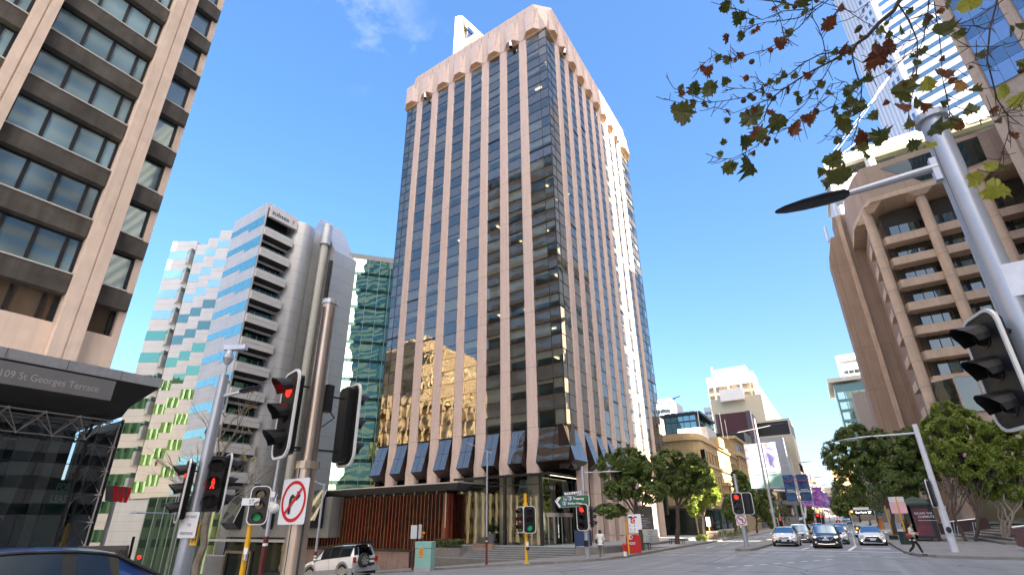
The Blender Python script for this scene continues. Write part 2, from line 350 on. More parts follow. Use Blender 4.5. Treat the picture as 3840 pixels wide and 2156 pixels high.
for (x,y,a,b) in ((.5,26.6,1.6,.8),(-6,27.8,1.7,.7)):
    mc.quad((x-a/2,y-b/2,gz(x,y)+.012),(x+a/2,y-b/2,gz(x,y)+.012),(x+a/2,y+b/2,gz(x,y)+.012),(x-a/2,y+b/2,gz(x,y)+.012))
tag(mc.build('manhole_cover',M('cast_cover',(.2,.2,.2),.7,var=.2,scale=8)),'pair of flat rectangular access covers set in the intersection road','access cover')
# ================================================================ PINK GRANITE TOWER
SX,SY=-23.9,48.4
ROW=1.795; Z0=12.15; NR=35; ZT=Z0+ROW*NR      # 74.97
XL,YR=-54.0,85.2
tw=thing('office_tower','tall pink granite office tower with vertical columns and dark mirrored glass on the corner','tower',(SX,SY,0))
gl_v=glossy('tower_vision_glass',(.72,.74,.72),(1,.90,.76),.20,.015,.012,.55,trans=1)
gl_s=glossy('tower_spandrel_glass',(.085,.075,.065),(1,.88,.74),.20,.03,.012,.55)
mull=M('mullion',(.012,.014,.016),.4,var=0)
blind=M('roller_blind',(.62,.60,.50),.8,var=.1,scale=2)
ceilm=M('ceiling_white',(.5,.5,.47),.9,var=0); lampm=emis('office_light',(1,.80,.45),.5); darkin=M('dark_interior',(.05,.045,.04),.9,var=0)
colsL=[(-51.6,-50.15),(-47.9,-46.3),(-44.05,-42.55),(-40.25,-38.8),(-36.6,-35.05),(-32.9,-31.4),(-29.15,-27.65)]
colsR=[(51.45+3.43*k,53.0+3.43*k) for k in range(9)]
GI=.15   # glass set back behind the column fronts
rg=random.Random(11)
REST={k:MB() for k in ('window','spandrel','blind')}
def strip_glass(side,a,b,panes,k):
    """one bay of curtain wall from a to b; side L faces -Y, side R faces +X"""
    ml=MB()
    def P(t,z,d=0): return (t,SY+GI+d,z) if side=='L' else (SX-GI-d,t,z)
    W=[a+(b-a)*q for q in panes]
    for r in range(NR):
        z0=Z0+r*ROW; z1=z0+ROW; vis=(r%2==0); own=(side=='L' and r<24)
        m=MB() if own else REST['window' if vis else 'spandrel']; bl=MB() if own else REST['blind']
        for p0,p1 in zip(W,W[1:]):
            tl=(rg.random()-.5)*.016; tb=(rg.random()-.5)*.013
            m.quad(P(p0,z0,-tl),P(p1,z0,tl+tb),P(p1,z1,tl),P(p0,z1,-tl-tb))
            if vis and rg.random()<.68:
                h=rg.choice([1,1,1,.35,.5,.6,.22]); bl.quad(P(p0,z1-ROW*h,.16),P(p1,z1-ROW*h,.16),P(p1,z1,.16),P(p0,z1,.16))
        if own:
            w_=m.build('window' if vis else 'spandrel',gl_v if vis else gl_s,tw); bl.build('blind',blind,w_)
        t=.045
        if side=='L': ml.box(a,b,SY+GI-.05,SY+GI+.04,z0-t/2,z0+t/2)
        else: ml.box(SX-GI+.05,SX-GI-.04,a,b,z0-t/2,z0+t/2)
        if vis and rg.random()<(.40 if r<24 else .08):
            li=MB(); tt=a+(b-a)*rg.uniform(.25,.75); d0=rg.uniform(1.2,2.4); zz=z1-.12
            if side=='L': li.box(tt-.13,tt+.13,SY+GI+d0,SY+GI+d0+1.1,zz-.03,zz)
            else: li.box(SX-GI-d0,SX-GI-d0-1.1,tt-.13,tt+.13,zz-.03,zz)
            li.build('ceiling_light',lampm,tw)
    for p in W[1:-1]:
        if side=='L': ml.box(p-.025,p+.025,SY+GI-.04,SY+GI+.05,Z0,ZT)
        else: ml.box(SX-GI+.04,SX-GI-.05,p-.025,p+.025,Z0,ZT)
    for _ in range(rg.choice([0,1,1,2])):
        r=rg.randrange(3,30); z=Z0+r*ROW
        if side=='L': ml.box(a,b,SY+GI-.10,SY+GI+.02,z-.1,z+.12)
        else: ml.box(SX-GI+.10,SX-GI-.02,a,b,z-.1,z+.12)
    ml.build('mullion',mull,tw)
eL=[XL+.0]+[q for c in colsL for q in c]+[SX-GI]
for i in range(0,len(eL),2):
    a,b=eL[i],eL[i+1]; strip_glass('L',a,b,[0,.5,1] if i==0 else ([0,.62,1] if i==len(eL)-2 else [0,1]),i)
eR=[SY+GI]+[q for c in colsR for q in c]+[YR]
for i in range(0,len(eR),2):
    a,b=eR[i],eR[i+1]; strip_glass('R',a,b,[0,.4,1] if i==0 else ([0,.5,1] if i==len(eR)-2 else [0,1]),i)
for nm_k,mt_k in (('window',gl_v),('spandrel',gl_s),('blind',blind)): REST[nm_k].build(nm_k,mt_k,tw)['kind']='stuff'
mb=MB(); mb.box(SX-GI-.06,SX-GI+.03,SY+GI-.03,SY+GI+.06,Z0,ZT); mb.box(XL-.02,XL+.06,SY+GI-.03,SY+GI+.06,Z0,ZT); mb.box(SX-GI-.06,SX-GI+.03,YR-.06,YR,Z0,ZT); mb.build('corner_mullion',mull,tw)
# floors and core behind the glass
fl=MB()
for r in range(0,NR+1,2):
    z=Z0+r*ROW-ROW*.5*0
    zz=Z0+(r+1)*ROW; fl.box(XL+.3,SX-GI-.7,SY+GI+.35,YR-.4,zz-.02,zz+.35)
fl.build('floor_slab',ceilm,tw)
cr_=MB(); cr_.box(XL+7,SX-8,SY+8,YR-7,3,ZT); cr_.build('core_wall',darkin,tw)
bk=MB(); bk.box(XL,SX-GI-.3,YR-.2,YR-.1,3,ZT); bk.box(XL+.05,XL+.15,SY+GI+.1,YR-.1,3,ZT); bk.build('rear_wall',gl_s,tw)
# columns: taper and flare at the foot
def column(side,a,b):
    m=MB(); d=GI+.5
    prof=[(ZT+.3,0,0),(Z0+.4,0,0),(9.6,.05,.05),(8.2,.16,.14),(7.2,.12,.10),(5.5,.10,.08),(-2.2,.10,.08)]
    rings=[]
    for z,e,f in prof:
        x0,x1=a-e,b+e; c=.18
        pts=[(x0,d),(x0,-f+c),(x0+c,-f),(x1-c,-f),(x1,-f+c),(x1,d)]
        rings.append([(p,SY+q,z) if side=='L' else (SX-q,p,z) for p,q in pts])
    if side=='R': rings=[r[::-1] for r in rings]
    m.loft(rings[::-1]); m.build('column',granite,tw)
for a,b in colsL: column('L',a,b)
for a,b in colsR: column('R',a,b)
# crown: flat band, chamfered at the top of each corner, hoods over every bay
ZC=81.9; e=.12
def ringz(z,ch,out):
    x0,x1,y0,y1=XL-.3-out,SX+out,SY-out,YR+.3+out
    return [(x0+ch,y0,z),(x1-ch,y0,z),(x1,y0+ch,z),(x1,y1-ch,z),(x1-ch,y1,z),(x0+ch,y1,z),(x0,y1-ch,z),(x0,y0+ch,z)]
m=MB(); m.loft([ringz(ZT+.02,.05,.06),ringz(ZT+1.2,.35,.09),ringz(ZC,2.3,.12)]); m.build('crown_band',granite,tw)
def hood(side,a,b,slit=True):
    m=MB(); mi=(a+b)/2; hw=(b-a)/2+.35; zb=ZT-.55; zt=ZC-1.6; out=.62; nw=hw*.42
    def P(t,d,z): return (t,SY-.14-d,z) if side=='L' else (SX+.14+d,t,z)
    q=[P(mi-hw,-.55,zb+.5),P(mi+hw,-.55,zb+.5),P(mi-nw,out,zb+1.0),P(mi+nw,out,zb+1.0),P(mi-hw*.9,0,zt),P(mi+hw*.9,0,zt),P(mi-nw*.55,.12,zt),P(mi+nw*.55,.12,zt)]
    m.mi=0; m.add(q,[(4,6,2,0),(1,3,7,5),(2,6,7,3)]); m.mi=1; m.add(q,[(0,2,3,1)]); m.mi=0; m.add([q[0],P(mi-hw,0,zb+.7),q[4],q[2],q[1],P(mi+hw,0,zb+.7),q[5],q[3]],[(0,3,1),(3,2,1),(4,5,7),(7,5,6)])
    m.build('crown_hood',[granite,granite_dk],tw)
baysL=[(XL-.2,colsL[0][0])]+[(colsL[i][1],colsL[i+1][0]) for i in range(6)]+[(colsL[6][1],SX-1.4)]
baysR=[(SY+1.1,colsR[0][0])]+[(colsR[i][1],colsR[i+1][0]) for i in range(8)]+[(colsR[8][1],YR)]
for a,b in baysL: hood('L',a,b)
for a,b in baysR: hood('R',a,b)
jm=MB()
for a,b in colsL:
    for t in (a+.02,b-.02): jm.box(t-.02,t+.02,SY-.135,SY-.05,ZT+.8,ZC-.3)
for a,b in colsR:
    for t in (a+.02,b-.02): jm.box(SX+.05,SX+.135,t-.02,t+.02,ZT+.8,ZC-.3)
jm.build('panel_joint',M('joint_shadow_gap',(.16,.09,.07),.8,var=0),tw)
for side,(a,b) in (('L',baysL[1]),('L',baysL[6]),('R',baysR[1]),('R',baysR[8])):
    m=MB(); c=((a+b)/2,SY-.45,0) if side=='L' else (SX+.45,(a+b)/2,0)
    m.tube([(c[0],c[1],ZT-.55),(c[0],c[1],ZT+.6)],[.34,.34],14); k=m.build('floodlight',steel,tw)
    m=MB(); m.tube([(c[0],c[1],ZT-.57),(c[0],c[1],ZT-.6)],[.27,.27],14); m.build('lens',blackg,k)
# canted glass hoods at the foot of each bay
gp=glossy('canted_panel_glass',(.07,.05,.038),(.95,.84,.70),.24,.012,.02,.4); pbr=M('hood_bronze',(.035,.022,.018),.35,var=.1,metal=.4)
def canted(side,a,b):
    zt=Z0-.05; zb=8.15; out=1.25; zc=7.35
    def P(t,d,z): return (t,SY+.3-d,z) if side=='L' else (SX-.3+d,t,z)
    a+=.18;b-=.18
    A,B,Cc,D,E_,F_=P(a,0,zt),P(b,0,zt),P(b,out,zb),P(a,out,zb),P(b,.0,zc),P(a,.0,zc)
    m=MB(); m.add([A,B,Cc,D,E_,F_,P(a,-.6,zt),P(b,-.6,zt),P(b,-.6,zc),P(a,-.6,zc)],[(3,2,4,5),(1,7,8,4,2),(0,3,5,9,6),(6,7,1,0)])
    o=m.build('bay_hood',pbr,tw)
    g=MB(); up=Vector((0,-.012,.0)) if side=='L' else Vector((.012,0,0)); mid=[(Vector(A)+Vector(D))/2+up,(Vector(B)+Vector(Cc))/2+up]
    A,B,Cc,D=[Vector(q)+up for q in (A,B,Cc,D)]
    tm,bm_=(A+B)/2,(Cc+D)/2; mm=(mid[0]+mid[1])/2; k=.02; ax=(B-A).normalized()*k; az=(A-D).normalized()*k
    for q in ((A,tm,mm,mid[0]),(tm,B,mid[1],mm),(mid[0],mm,bm_,D),(mm,mid[1],Cc,bm_)):
        g.quad(q[3]+ax+az,q[2]-ax+az,q[1]-ax-az,q[0]+ax-az)
    g.build('window',gp,o)
for i in range(0,len(eL),2): canted('L',eL[i],eL[i+1]+(.8 if i==len(eL)-2 else 0))
for i in range(0,len(eR),2): canted('R',eR[i]-(.8 if i==0 else 0),eR[i+1])
# recessed ground floors
sg=glossy('shop_glass',(.02,.024,.022),(.8,.9,.85),.03,.02,.01,.4)
m=MB(); m.box(XL+1,SX-3.4,SY+3.2,SY+3.3,-2.5,8); m.box(SX-3.3,SX-3.2,SY+3.3,YR-1,-1,8); m.build('lobby_glass',sg,tw)
m=MB(); m.box(XL+.5,SX-.6,SY+.7,YR-.5,7.4,Z0-.1); m.build('soffit',pbr,tw)
m=MB()
for t in [SX-6-2.2*i for i in range(10)]: m.box(t-.04,t+.04,SY+3.1,SY+3.2,-1,8)
for t in [SY+4+1.75*i for i in range(18)]: m.box(SX-3.2,SX-3.1,t-.04,t+.04,-1,8)
m.build('lobby_mullion',darkframe,tw)
# roof fin: creamy white triangular frame
cream=M('cream_metal',(.78,.72,.60),.45,var=.05)
m=MB(); yF=62
def F(u,v): p=Py(u,v,yF); return p
p=[F(1400+a*.5533,b*.5533) for a,b in ((540,380),(556,118),(580,108),(604,110),(750,245),(752,262),(720,262),(612,140),(597,135),(598,300),(640,300),(640,330),(590,380))]
leg=[p[0],p[1],p[2],p[3],p[8],p[9],Vector(p[9])+Vector((0,0,-8)),Vector(p[0])+Vector((0,0,-8))]
m.ext(leg,(0,2.4,0)); m.ext([p[3],p[4],Vector(p[4])+Vector((4,0,-7)),Vector(p[6])+Vector((4,0,-8)),p[6],p[7]],(0,1.2,0))
q=[F(1400+a*.5533,b*.5533) for a,b in ((590,300),(684,232),(690,246),(597,318))]; m.ext(q,(0,1.0,0))
q=[F(1400+a*.5533,b*.5533) for a,b in ((660,300),(700,240),(715,250),(672,315))]; m.ext(q,(0,1.0,0))
m.build('roof_fin',cream,tw)
m=MB()
q=[F(1400+a*.5533,b*.5533) for a,b in ((600,150),(660,215),(655,225),(600,172))]; m.ext([x+Vector((0,1,0)) for x in q],(0,1.0,0)); m.build('roof_fin_panel',darkframe,tw)
# ================================================================ OFFICE BLOCK ACROSS THE SIDE STREET (left edge of the photo)
bx_=thing('office_block','concrete office block with dark spandrel bands and beige fluted pillars over a black street canopy','office building',(-31,9.1,gz(-31,9)))
beige=jointed(M('beige_pillar_stone',(.74,.60,.50),.75,var=.09,scale=.8,bump=.08,streak=.1),0,4.9,.02,.8,vert=False)
spand=M('stained_dark_concrete',(.075,.068,.060),.75,var=.5,scale=.55,bump=.15,bscale=14,streak=.25)
g109=glossy('block_window_glass',(.20,.31,.35),(.80,.95,.98),.26,.03,.006,.35,blinds=.15)
g109e=glossy('end_window_glass',(.12,.20,.24),(.6,.75,.8),.08,.05,.006,.35)
sill=M('sill_light',(.55,.55,.52),.5,var=0)
X1=-31
bays=[(7.55,8.75,[7.55,8.75]),(1.95,6.35,[1.95,2.0+1.3,4.55,5.75,6.35]),(-3.4,1.05,[-3.4,-2.1,-.8,.5,1.05]),(-9,-4.3,[-9,-7.5,-6,-4.3])]
zrow=[14.0+3.27*k for k in range(23)]   # spandrel tops
sp0=None; win0={}
for bi,(a,b,ms) in enumerate(bays):
    for k,z in enumerate(zrow):
        if bi>=2 and k>12: continue
        if k==0: s=None
        m=MB(); lo=z-1.12
        m.ext([(X1-.1,a,lo+.02),(X1+.30,a,lo+.06),(X1+.34,a,z-.05),(X1-.1,a,z)],(0,b-a+(.28 if bi==0 else 0),0)); m.build('spandrel',spand,bx_)
        s=MB(); s.box(X1+.2,X1+.38,a,b,z-.02,z+.05); sk=s.build('sill',sill,bx_)
        if k<22:
            g=MB(); zt=zrow[k+1]-1.12 if k<22 else z+1.9
            for p,q in zip(ms,ms[1:]):
                t=(rnd.random()-.5)*.01; g.quad((X1-.12+t,p,z),(X1-.12-t,q,z),(X1-.12-t,q,zt),(X1-.12+t,p,zt))
            w_=g.build('window',g109e if bi==0 else g109,bx_)
            f=MB()
            for p in ms[:-1] if bi else []: f.box(X1-.3,X1-.04,p-.08,p+.08,z,zt)
            f.box(X1-.3,X1-.1,a,b,zt-.1,zt+.02); f.box(X1-.28,X1-.05,b-.12,b+.0,z,zt); f.build('window_frame',darkframe,w_)
# windows under the lowest spandrel
for bi,(a,b,ms) in enumerate(bays):
    g=MB(); zt=zrow[0]-1.12; g.quad((X1-.6,a,11.4),(X1-.6,b,11.4),(X1-.6,b,zt),(X1-.6,a,zt)); w_=g.build('window',g109,bx_)
    f=MB(); f.box(X1-.62,X1-.3,b-.2,b,11.3,zt); [f.box(X1-.62,X1-.3,p-.06,p+.06,11.3,zt) for p in ms[1:-1]]; f.build('window_frame',darkframe,w_)
def pil(a,b,out,zt):
    m=MB(); c=(a+b)/2
    m.box(X1-.4,X1+out,a,c-.035,7.8,zt); m.box(X1-.4,X1+out-.06,c-.035,c+.035,7.8,zt); m.box(X1-.4,X1+out,c+.035,b,7.8,zt); m.build('pillar',beige,bx_)
pil(6.38,7.5,.75,88); pil(1.07,1.93,.75,60); pil(-4.3,-3.42,.75,60)
m=MB(); m.box(X1-.5,X1+.02,8.78,9.12,7.8,88); m.build('end_pillar',beige,bx_)
m=MB(); m.box(X1-.5,X1+.18,-12,9.05,7.6,11.38); m.build('base_wall',beige,bx_)
m=MB(); m.box(-64,X1-.45,-17,9.1,8,88.4)
m.build('block_core',M('core_brown_concrete',(.17,.125,.085),.8,var=.25,scale=.12,streak=.2),bx_)
m=MB()
for k in range(24): m.box(-63.8,X1-.6,9.1,9.16,11.2+3.27*k,12.7+3.27*k)
m.build('window',g109,bx_)
# canopy
can=thing('street_canopy','black wedge canopy with silver edge carrying the address board','canopy',(-27,5,gz(-27,5)))
CX0=-24.0
m=MB(); m.ext([(CX0,-25,7.62),(CX0+.05,-25,8.0),(CX0-.25,-25,8.02),(CX0-.25,-25,7.62)],(0,34.05,0)); m.box(CX0-8,CX0-.2,-25,9.05,7.93,8.0)
seam=m.build('silver_edge',galv,can)
m=MB(); m.loft([[(CX0-.02,-25,7.62),(CX0-.02,9.0,7.62),(-31.2,9.0,7.62),(-31.2,-25,7.62)][::-1],[(CX0-.7,-25,6.75),(CX0-.7,8.35,6.75),(-31.2,8.35,6.75),(-31.2,-25,6.75)][::-1],[(CX0-1.1,-25,6.35),(CX0-1.1,8.3,6.35),(-31.2,8.3,6.2),(-31.2,-25,6.2)][::-1]])
m.build('soffit',M('canopy_black',(.012,.012,.013),.35,var=.3,scale=1),can)
m=MB()
for i in range(20): m.box(CX0+.052,CX0+.058,-24+1.75*i,-23.985+1.75*i,7.63,8.0)
m.build('edge_joint',darkframe,can)
bd=thing('address_board','grey board reading 109 St Georges Terrace under the canopy edge','sign',(-23,4,6.9))
m=MB(); m.box(-23.08,-23,-6,7.1,6.55,7.31); m.build('board',M('board_grey',(.20,.20,.21),.35,var=.06,metal=.3),bd)
m=MB(); m.box(-23.5,-23.09,-5,7.0,7.0,7.1); m.build('bracket',blackm,bd)
text('109 St Georges Terrace',(-23+.006,3.84,6.78),(0,1,0),(0,0,1),.25,M('letter_silver',(.42,.42,.42),.4,var=0),bd,sx=.80,bold=-.004)
# glazed lobby with space frame
lb=thing('glazed_lobby','dark glazed entrance hall with tubular space frame and green lease poster','lobby',(-27,8,gz(-27,8)))
lg=glossy('lobby_clear_glass',(.55,.62,.62),(.9,1,1),.12,.01,.01,.3,trans=1)
m=MB(); m.quad((-26,-20,-1.6),(-26,8.72,-1.6),(-26,8.72,6.4),(-26,-20,6.4)); m.quad((-26,8.72,-1.6),(-31,8.72,-1.6),(-31,8.72,6.4),(-26,8.72,6.4)); w_=m.build('glass_wall',lg,lb)
m=MB()
for y in (8.7,7.65,4.6,1.6,-1.4): m.box(-26.04,-25.94,y-.035,y+.035,-1.6,6.4)
for z in (.4,2.5,4.4): m.box(-26.03,-25.95,-20,8.7,z-.015,z+.015)
m.build('mullion',darkframe,w_)
frm=M('space_frame_grey',(.30,.29,.28),.45,var=.1,metal=.3)
m=MB(); nd=MB()
A=[Vector((-26.4,8.05,z)) for z in (.2,1.25,2.3,3.29,4.28,5.29,6.25)]; B=[Vector((-25.9,8.58,z)) for z in (.3,1.3,2.2,3.26,4.19,5.18,6.14)]; D=[Vector((-26.6,7.66,z)) for z in (.2,1.2,2.29,3.22,4.16,5.14,6.1)]
for S in (A,B,D):
    m.tube([S[0]-Vector((0,0,1.8)),S[-1]],.035,6); [nd.ball(p,.075,7,5) for p in S]
for i in range(7):
    m.tube([A[i],B[i]],.028,5); m.tube([A[i],D[i]],.028,5)
    if i<6: m.tube([A[i],B[i+1]],.025,5); m.tube([D[i],A[i+1]],.025,5); m.tube([B[i],A[i+1]],.018,5)
# roof truss under the canopy
rows=[[Vector((-23.9-dx,7.9-1.05*j,6.1-.0*j)) for j in range(13)] for dx in (.9,2.0,3.1,4.3)]
low=[[Vector((-24.4-dx,7.4-1.05*j,5.35)) for j in range(12)] for dx in (1.0,2.1,3.3)]
for r_ in rows+low: m.tube([r_[0],r_[-1]],.025,5); [nd.ball(p,.055,6,4) for p in r_]
for i in range(3):
    for j in range(12):
        for q in (rows[i][j],rows[i][j+1],rows[i+1][j],rows[i+1][j+1]): m.tube([low[i][j],q],.02,4)
for i in range(3):
    for j in range(13): m.tube([rows[i][j],rows[i+1][j]],.02,4)
fr_=m.build('space_frame',frm,lb); nd.build('node',frm,fr_,smooth=True)
m=MB()
for y,r_ in ((5.4,.42),(1.2,.5),(-2.6,.5)):
    m.tube([(-28.5,y,-2),(-28.5,y,6.6)],r_,16)
m.build('column',M('brown_column',(.16,.13,.11),.7,var=.2,streak=.3),lb)
m=MB(); m.box(-34,-31,-20,8.6,-2,6.4); m.build('inner_wall',M('lobby_dark_wall',(.02,.02,.02),.6,var=0),lb)
pn=M('pale_panel',(.34,.34,.33),.6,var=.06)
m=MB(); m.ext([(-27.2,6.9,-1.6),(-27.2,7.2,-1.6),(-27.2,7.15,6.1),(-27.2,6.8,6.1)],(-.1,0,0)); m.ext([(-27.6,5.9,2.9),(-27.6,6.3,2.3),(-27.6,6.6,6),(-27.6,5.9,6)],(-.1,0,0)); m.build('wall_panel',pn,lb)
ps=MB(); ps.box(-26.15,-26.12,7.0,7.62,-1.2,3.8); pp=ps.build('lease_poster',M('poster_green',(.02,.10,.06),.5,var=.25,scale=2),lb)
text('FOR',(-26.1,7.17,3.4),(0,1,0),(0,0,1),.27,M('poster_letter',(.30,.42,.36),.6,var=0),pp,sx=.62,bold=.02); text('LEASE',(-26.1,7.1,2.95),(0,1,0),(0,0,1),.27,bpy.data.materials['poster_letter'],pp,sx=.62,bold=.02)
# ================================================================ STEPPED SILVER OFFICE BUILDING with balconies
pan=jointed(M('silver_grey_panel',(.56,.56,.56),.38,metal=.25,var=.07,scale=.3),0,1.617,.04,.45,(0,0,.2),vert=False)
panv=jointed(M('silver_grey_panel_wide',(.56,.56,.56),.38,metal=.25,var=.07,scale=.3),5.2,1.617,.04,.5,(1.3,1.3,.2))
mint=glossy('mint_glass',(.02,.07,.065),(.80,1,.86),.6,.01,.015,.3); leafg=glossy('leaf_green_glass',(.015,.06,.045),(.36,.74,.50),.5,.01,.012,.3); cyan=glossy('cyan_glass',(.03,.16,.20),(.75,1,.88),.5,.01,.008,.3); dgreen=glossy('deep_green_glass',(.02,.045,.035),(.55,.85,.72),.22,.01,.006,.3)
sb=thing('silver_office_building','silver panel office building with stacked balconies, curved stair shaft and checkered green windows','office building',(-89,44,gz(-89,44)))
XB=-88.9; YB=44.; PT=4.85
ptop=Py(700+555*.5533,700+105*.5533,YB).z
m=MB(); m.box(-101.6,XB,YB,YB+.3,-9,ptop); m.box(-101.6,XB-2.65,YB+.3,YB+18,-9,ptop-.02); m.box(XB-2.65,XB,YB+.3,YB+6.9,ptop-1.1,ptop-.03); m.build('wall',panv,sb)
for k in range(12):
    zt=ptop-3.2-PT*k; 
    m=MB(); xm=-94.6
    for a,b,lo in ((-101.5,-98.1,1.45),(-98.05,xm-.05,1.45),(xm,-91.9,2.25),(-91.85,XB-.05,2.25)): m.box(a,b,YB-.05,YB+.1,zt-lo,zt)
    m.build('window',cyan,sb)
def plan_hit(o,d,u,v):
    r=ray(u,v); # o + t d meets the vertical plane through the camera and pixel
    det=d[0]*(-r.y)+d[1]*r.x; t=(-o[0]*(-r.y)-o[1]*r.x)/det
    return (o[0]+d[0]*t,o[1]+d[1]*t)
dr=(.842,.539)
prev=(-101.6,YB+.6)
for i,(ul,ur,vt) in enumerate(((830,876,864),(785,829,893),(741,786,917),(650,742,905))):
    if i==0: r_=Py(ur,vt,YB+.4); r_=(r_.x,r_.y)
    else: r_=plan_hit((prev[0]+.9*(-.539),prev[1]+.9*.842),dr,ur,vt)
    l_=plan_hit(r_,dr,ul,vt)
    d_=ray((ul+ur)/2,vt); dist=math.hypot((l_[0]+r_[0])/2,(l_[1]+r_[1])/2); zt=HCAM+d_.z/math.hypot(d_.x,d_.y)*dist
    nrm=(.539,-.842)
    def Q(p,o_,z): return (p[0]+nrm[0]*o_,p[1]+nrm[1]*o_,z)
    bot=6.9 if i<3 else -9
    m=MB(); m.ext([Q(l_,0,bot),Q(r_,0,bot),Q(r_,0,zt),Q(l_,0,zt)],(-nrm[0]*6,-nrm[1]*6,0)); m.build('wall',pan,sb)
    L_=math.hypot(r_[0]-l_[0],r_[1]-l_[1])
    for k in range(12 if i<3 else 13):
        w1=zt-2.6-PT*k
        if w1-2<bot: continue
        m=MB()
        if i<3:
            tw_=rnd.uniform(-.03,.03)
            m.ext([Q(l_,.04+tw_,w1-1.95),Q(r_,.04-tw_,w1-1.95),Q(r_,.05-tw_,w1),Q(l_,.05+tw_,w1)],(-.12*nrm[0],-.12*nrm[1],0))
        else:
            mid=(l_[0]+(r_[0]-l_[0])*.72,l_[1]+(r_[1]-l_[1])*.72); h=(l_[0]+(r_[0]-l_[0])*.36,l_[1]+(r_[1]-l_[1])*.36)
            m.ext([Q(l_,.05,w1-2.1),Q(h,.05,w1-2.1),Q(h,.05,w1),Q(l_,.05,w1)],(-.1*nrm[0],-.1*nrm[1],0)); m.ext([Q(h,.06,w1-2.1),Q(mid,.06,w1-2.1),Q(mid,.06,w1),Q(h,.06,w1)],(-.1*nrm[0],-.1*nrm[1],0))
            # small angled bay beside it
            b_=MB(); b_.ext([Q(mid,0,w1-3.3),Q(r_,1.3,w1-3.3),Q(r_,0,w1-3.3)],(0,0,2.5)); b_.build('angled_bay',pan,sb)
            b_=MB(); b_.ext([Q(mid,.02,w1-.75),Q(r_,1.2,w1-.75),Q(r_,0,w1-.75)],(0,0,.9)); b_.build('window',mint,sb)
        m.build('window',dgreen if (i<3 and 3<=k<=4) else (mint if k<4 else leafg),sb)
    prev=l_
    if i==3: leftmost=l_
# lower glazed hall
m=MB(); m.ext([(leftmost[0],leftmost[1]+1,-9),(-101.6,YB+3,-9),(-101.6,YB+3,7),(leftmost[0],leftmost[1]+1,7)],(0,5,0)); m.build('base_wall',panv,sb)
hall=MB(); mu=MB(); P0=Vector((-124,YB+1.0-6,0)); 
a_=Py(540,1950,41); b_=Py(826,1950,44.5)
P0=Vector((a_.x,a_.y,0)); P1=Vector((b_.x,b_.y,0)); nn=8
for i in range(nn):
    p=P0.lerp(P1,i/nn); q=P0.lerp(P1,(i+1)/nn); hall.quad((p.x,p.y,-7),(q.x,q.y,-7),(q.x,q.y,6.8),(p.x,p.y,6.8)); mu.tube([(p.x,p.y-.03,-7),(p.x,p.y-.03,6.8)],.06,4)
h_=hall.build('hall_window',dgreen,sb); mu.build('mullion',galv,h_)
m=MB(); c_=Py(380,2000,40); m.ext([(c_.x,c_.y,-9),(P0.x,P0.y,-9),(P0.x,P0.y,2.5),(c_.x,c_.y,2.5)],(0,.6,0)); m.ext([(c_.x,c_.y+.1,2.5),(P0.x,P0.y+.1,2.5),(P0.x,P0.y+.1,6.5),(c_.x,c_.y+.1,6.5)],(0,.4,0)); m.build('base_wall',panv,sb)
# right part of the base: panels with a rounded dark window, and the entrance front
m=MB(); m.ext([(P1.x,P1.y,-9),(XB+1,YB-.1,-9),(XB+1,YB-.1,7.6),(P1.x,P1.y,7.6)],(0,1.5,0)); m.build('base_wall',panv,sb)
q=[Py(600+a*.3153,1700+b*.3153,43.6) for a,b in ((90,990),(90,830),(330,770),(330,1000))]
m=MB(); m.ext(q,(0,.3,0)); m.build('window',dgreen,sb)
# balconies
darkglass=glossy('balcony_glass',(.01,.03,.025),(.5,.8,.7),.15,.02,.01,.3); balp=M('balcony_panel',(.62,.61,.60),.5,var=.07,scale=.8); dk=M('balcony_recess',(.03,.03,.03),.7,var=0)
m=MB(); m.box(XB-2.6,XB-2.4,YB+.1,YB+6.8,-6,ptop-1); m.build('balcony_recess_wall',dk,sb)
for k in range(12):
    z=Py(993,847,YB).z-PT*k
    b_=MB(); b_.box(XB-.1,XB+.45,YB+.25,YB+6.7,z-1.75,z-.78); b_.box(XB-.1,XB+.48,YB+.25,YB+6.7,z-.75,z); bo=b_.build('balcony',balp,sb)
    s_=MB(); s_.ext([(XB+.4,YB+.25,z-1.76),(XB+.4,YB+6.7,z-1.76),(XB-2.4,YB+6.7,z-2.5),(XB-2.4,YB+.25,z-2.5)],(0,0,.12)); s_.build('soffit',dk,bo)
    s_=MB(); s_.tube([(XB+.3,YB+.3,z+.15),(XB+.3,YB+6.7,z+.15)],.03,5); s_.build('rail',galv,bo)
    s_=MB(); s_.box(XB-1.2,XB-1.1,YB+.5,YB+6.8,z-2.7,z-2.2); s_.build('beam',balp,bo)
    s_=MB(); s_.box(XB-1.6,XB-1.55,YB+1.5,YB+6.8,z,z+1.6); w_=s_.build('window',darkglass,bo)
    s_=MB(); [s_.box(XB-1.54,XB-1.5,YB+yy,YB+yy+.06,z,z+1.6) for yy in (2.6,3.9,5.2,6.4)]; s_.build('mullion',galv,w_)
m=MB(); zs=ptop-1.0; m.box(XB-.2,XB+.5,YB+.6,YB+6.9,zs-2.3,zs+.1); m.build('sign_panel',balp,sb)
snm=M('sign_navy',(.02,.02,.09),.4,var=0)
text('subsea',(XB+.51,YB+1.0,zs-1.55),(0,1,0),(0,0,1),1.0,snm,sb,sx=1.02,bold=.02); text('7',(XB+.51,YB+5.6,zs-1.55),(0,1,0),(0,0,1),.95,redp,sb,bold=.03)
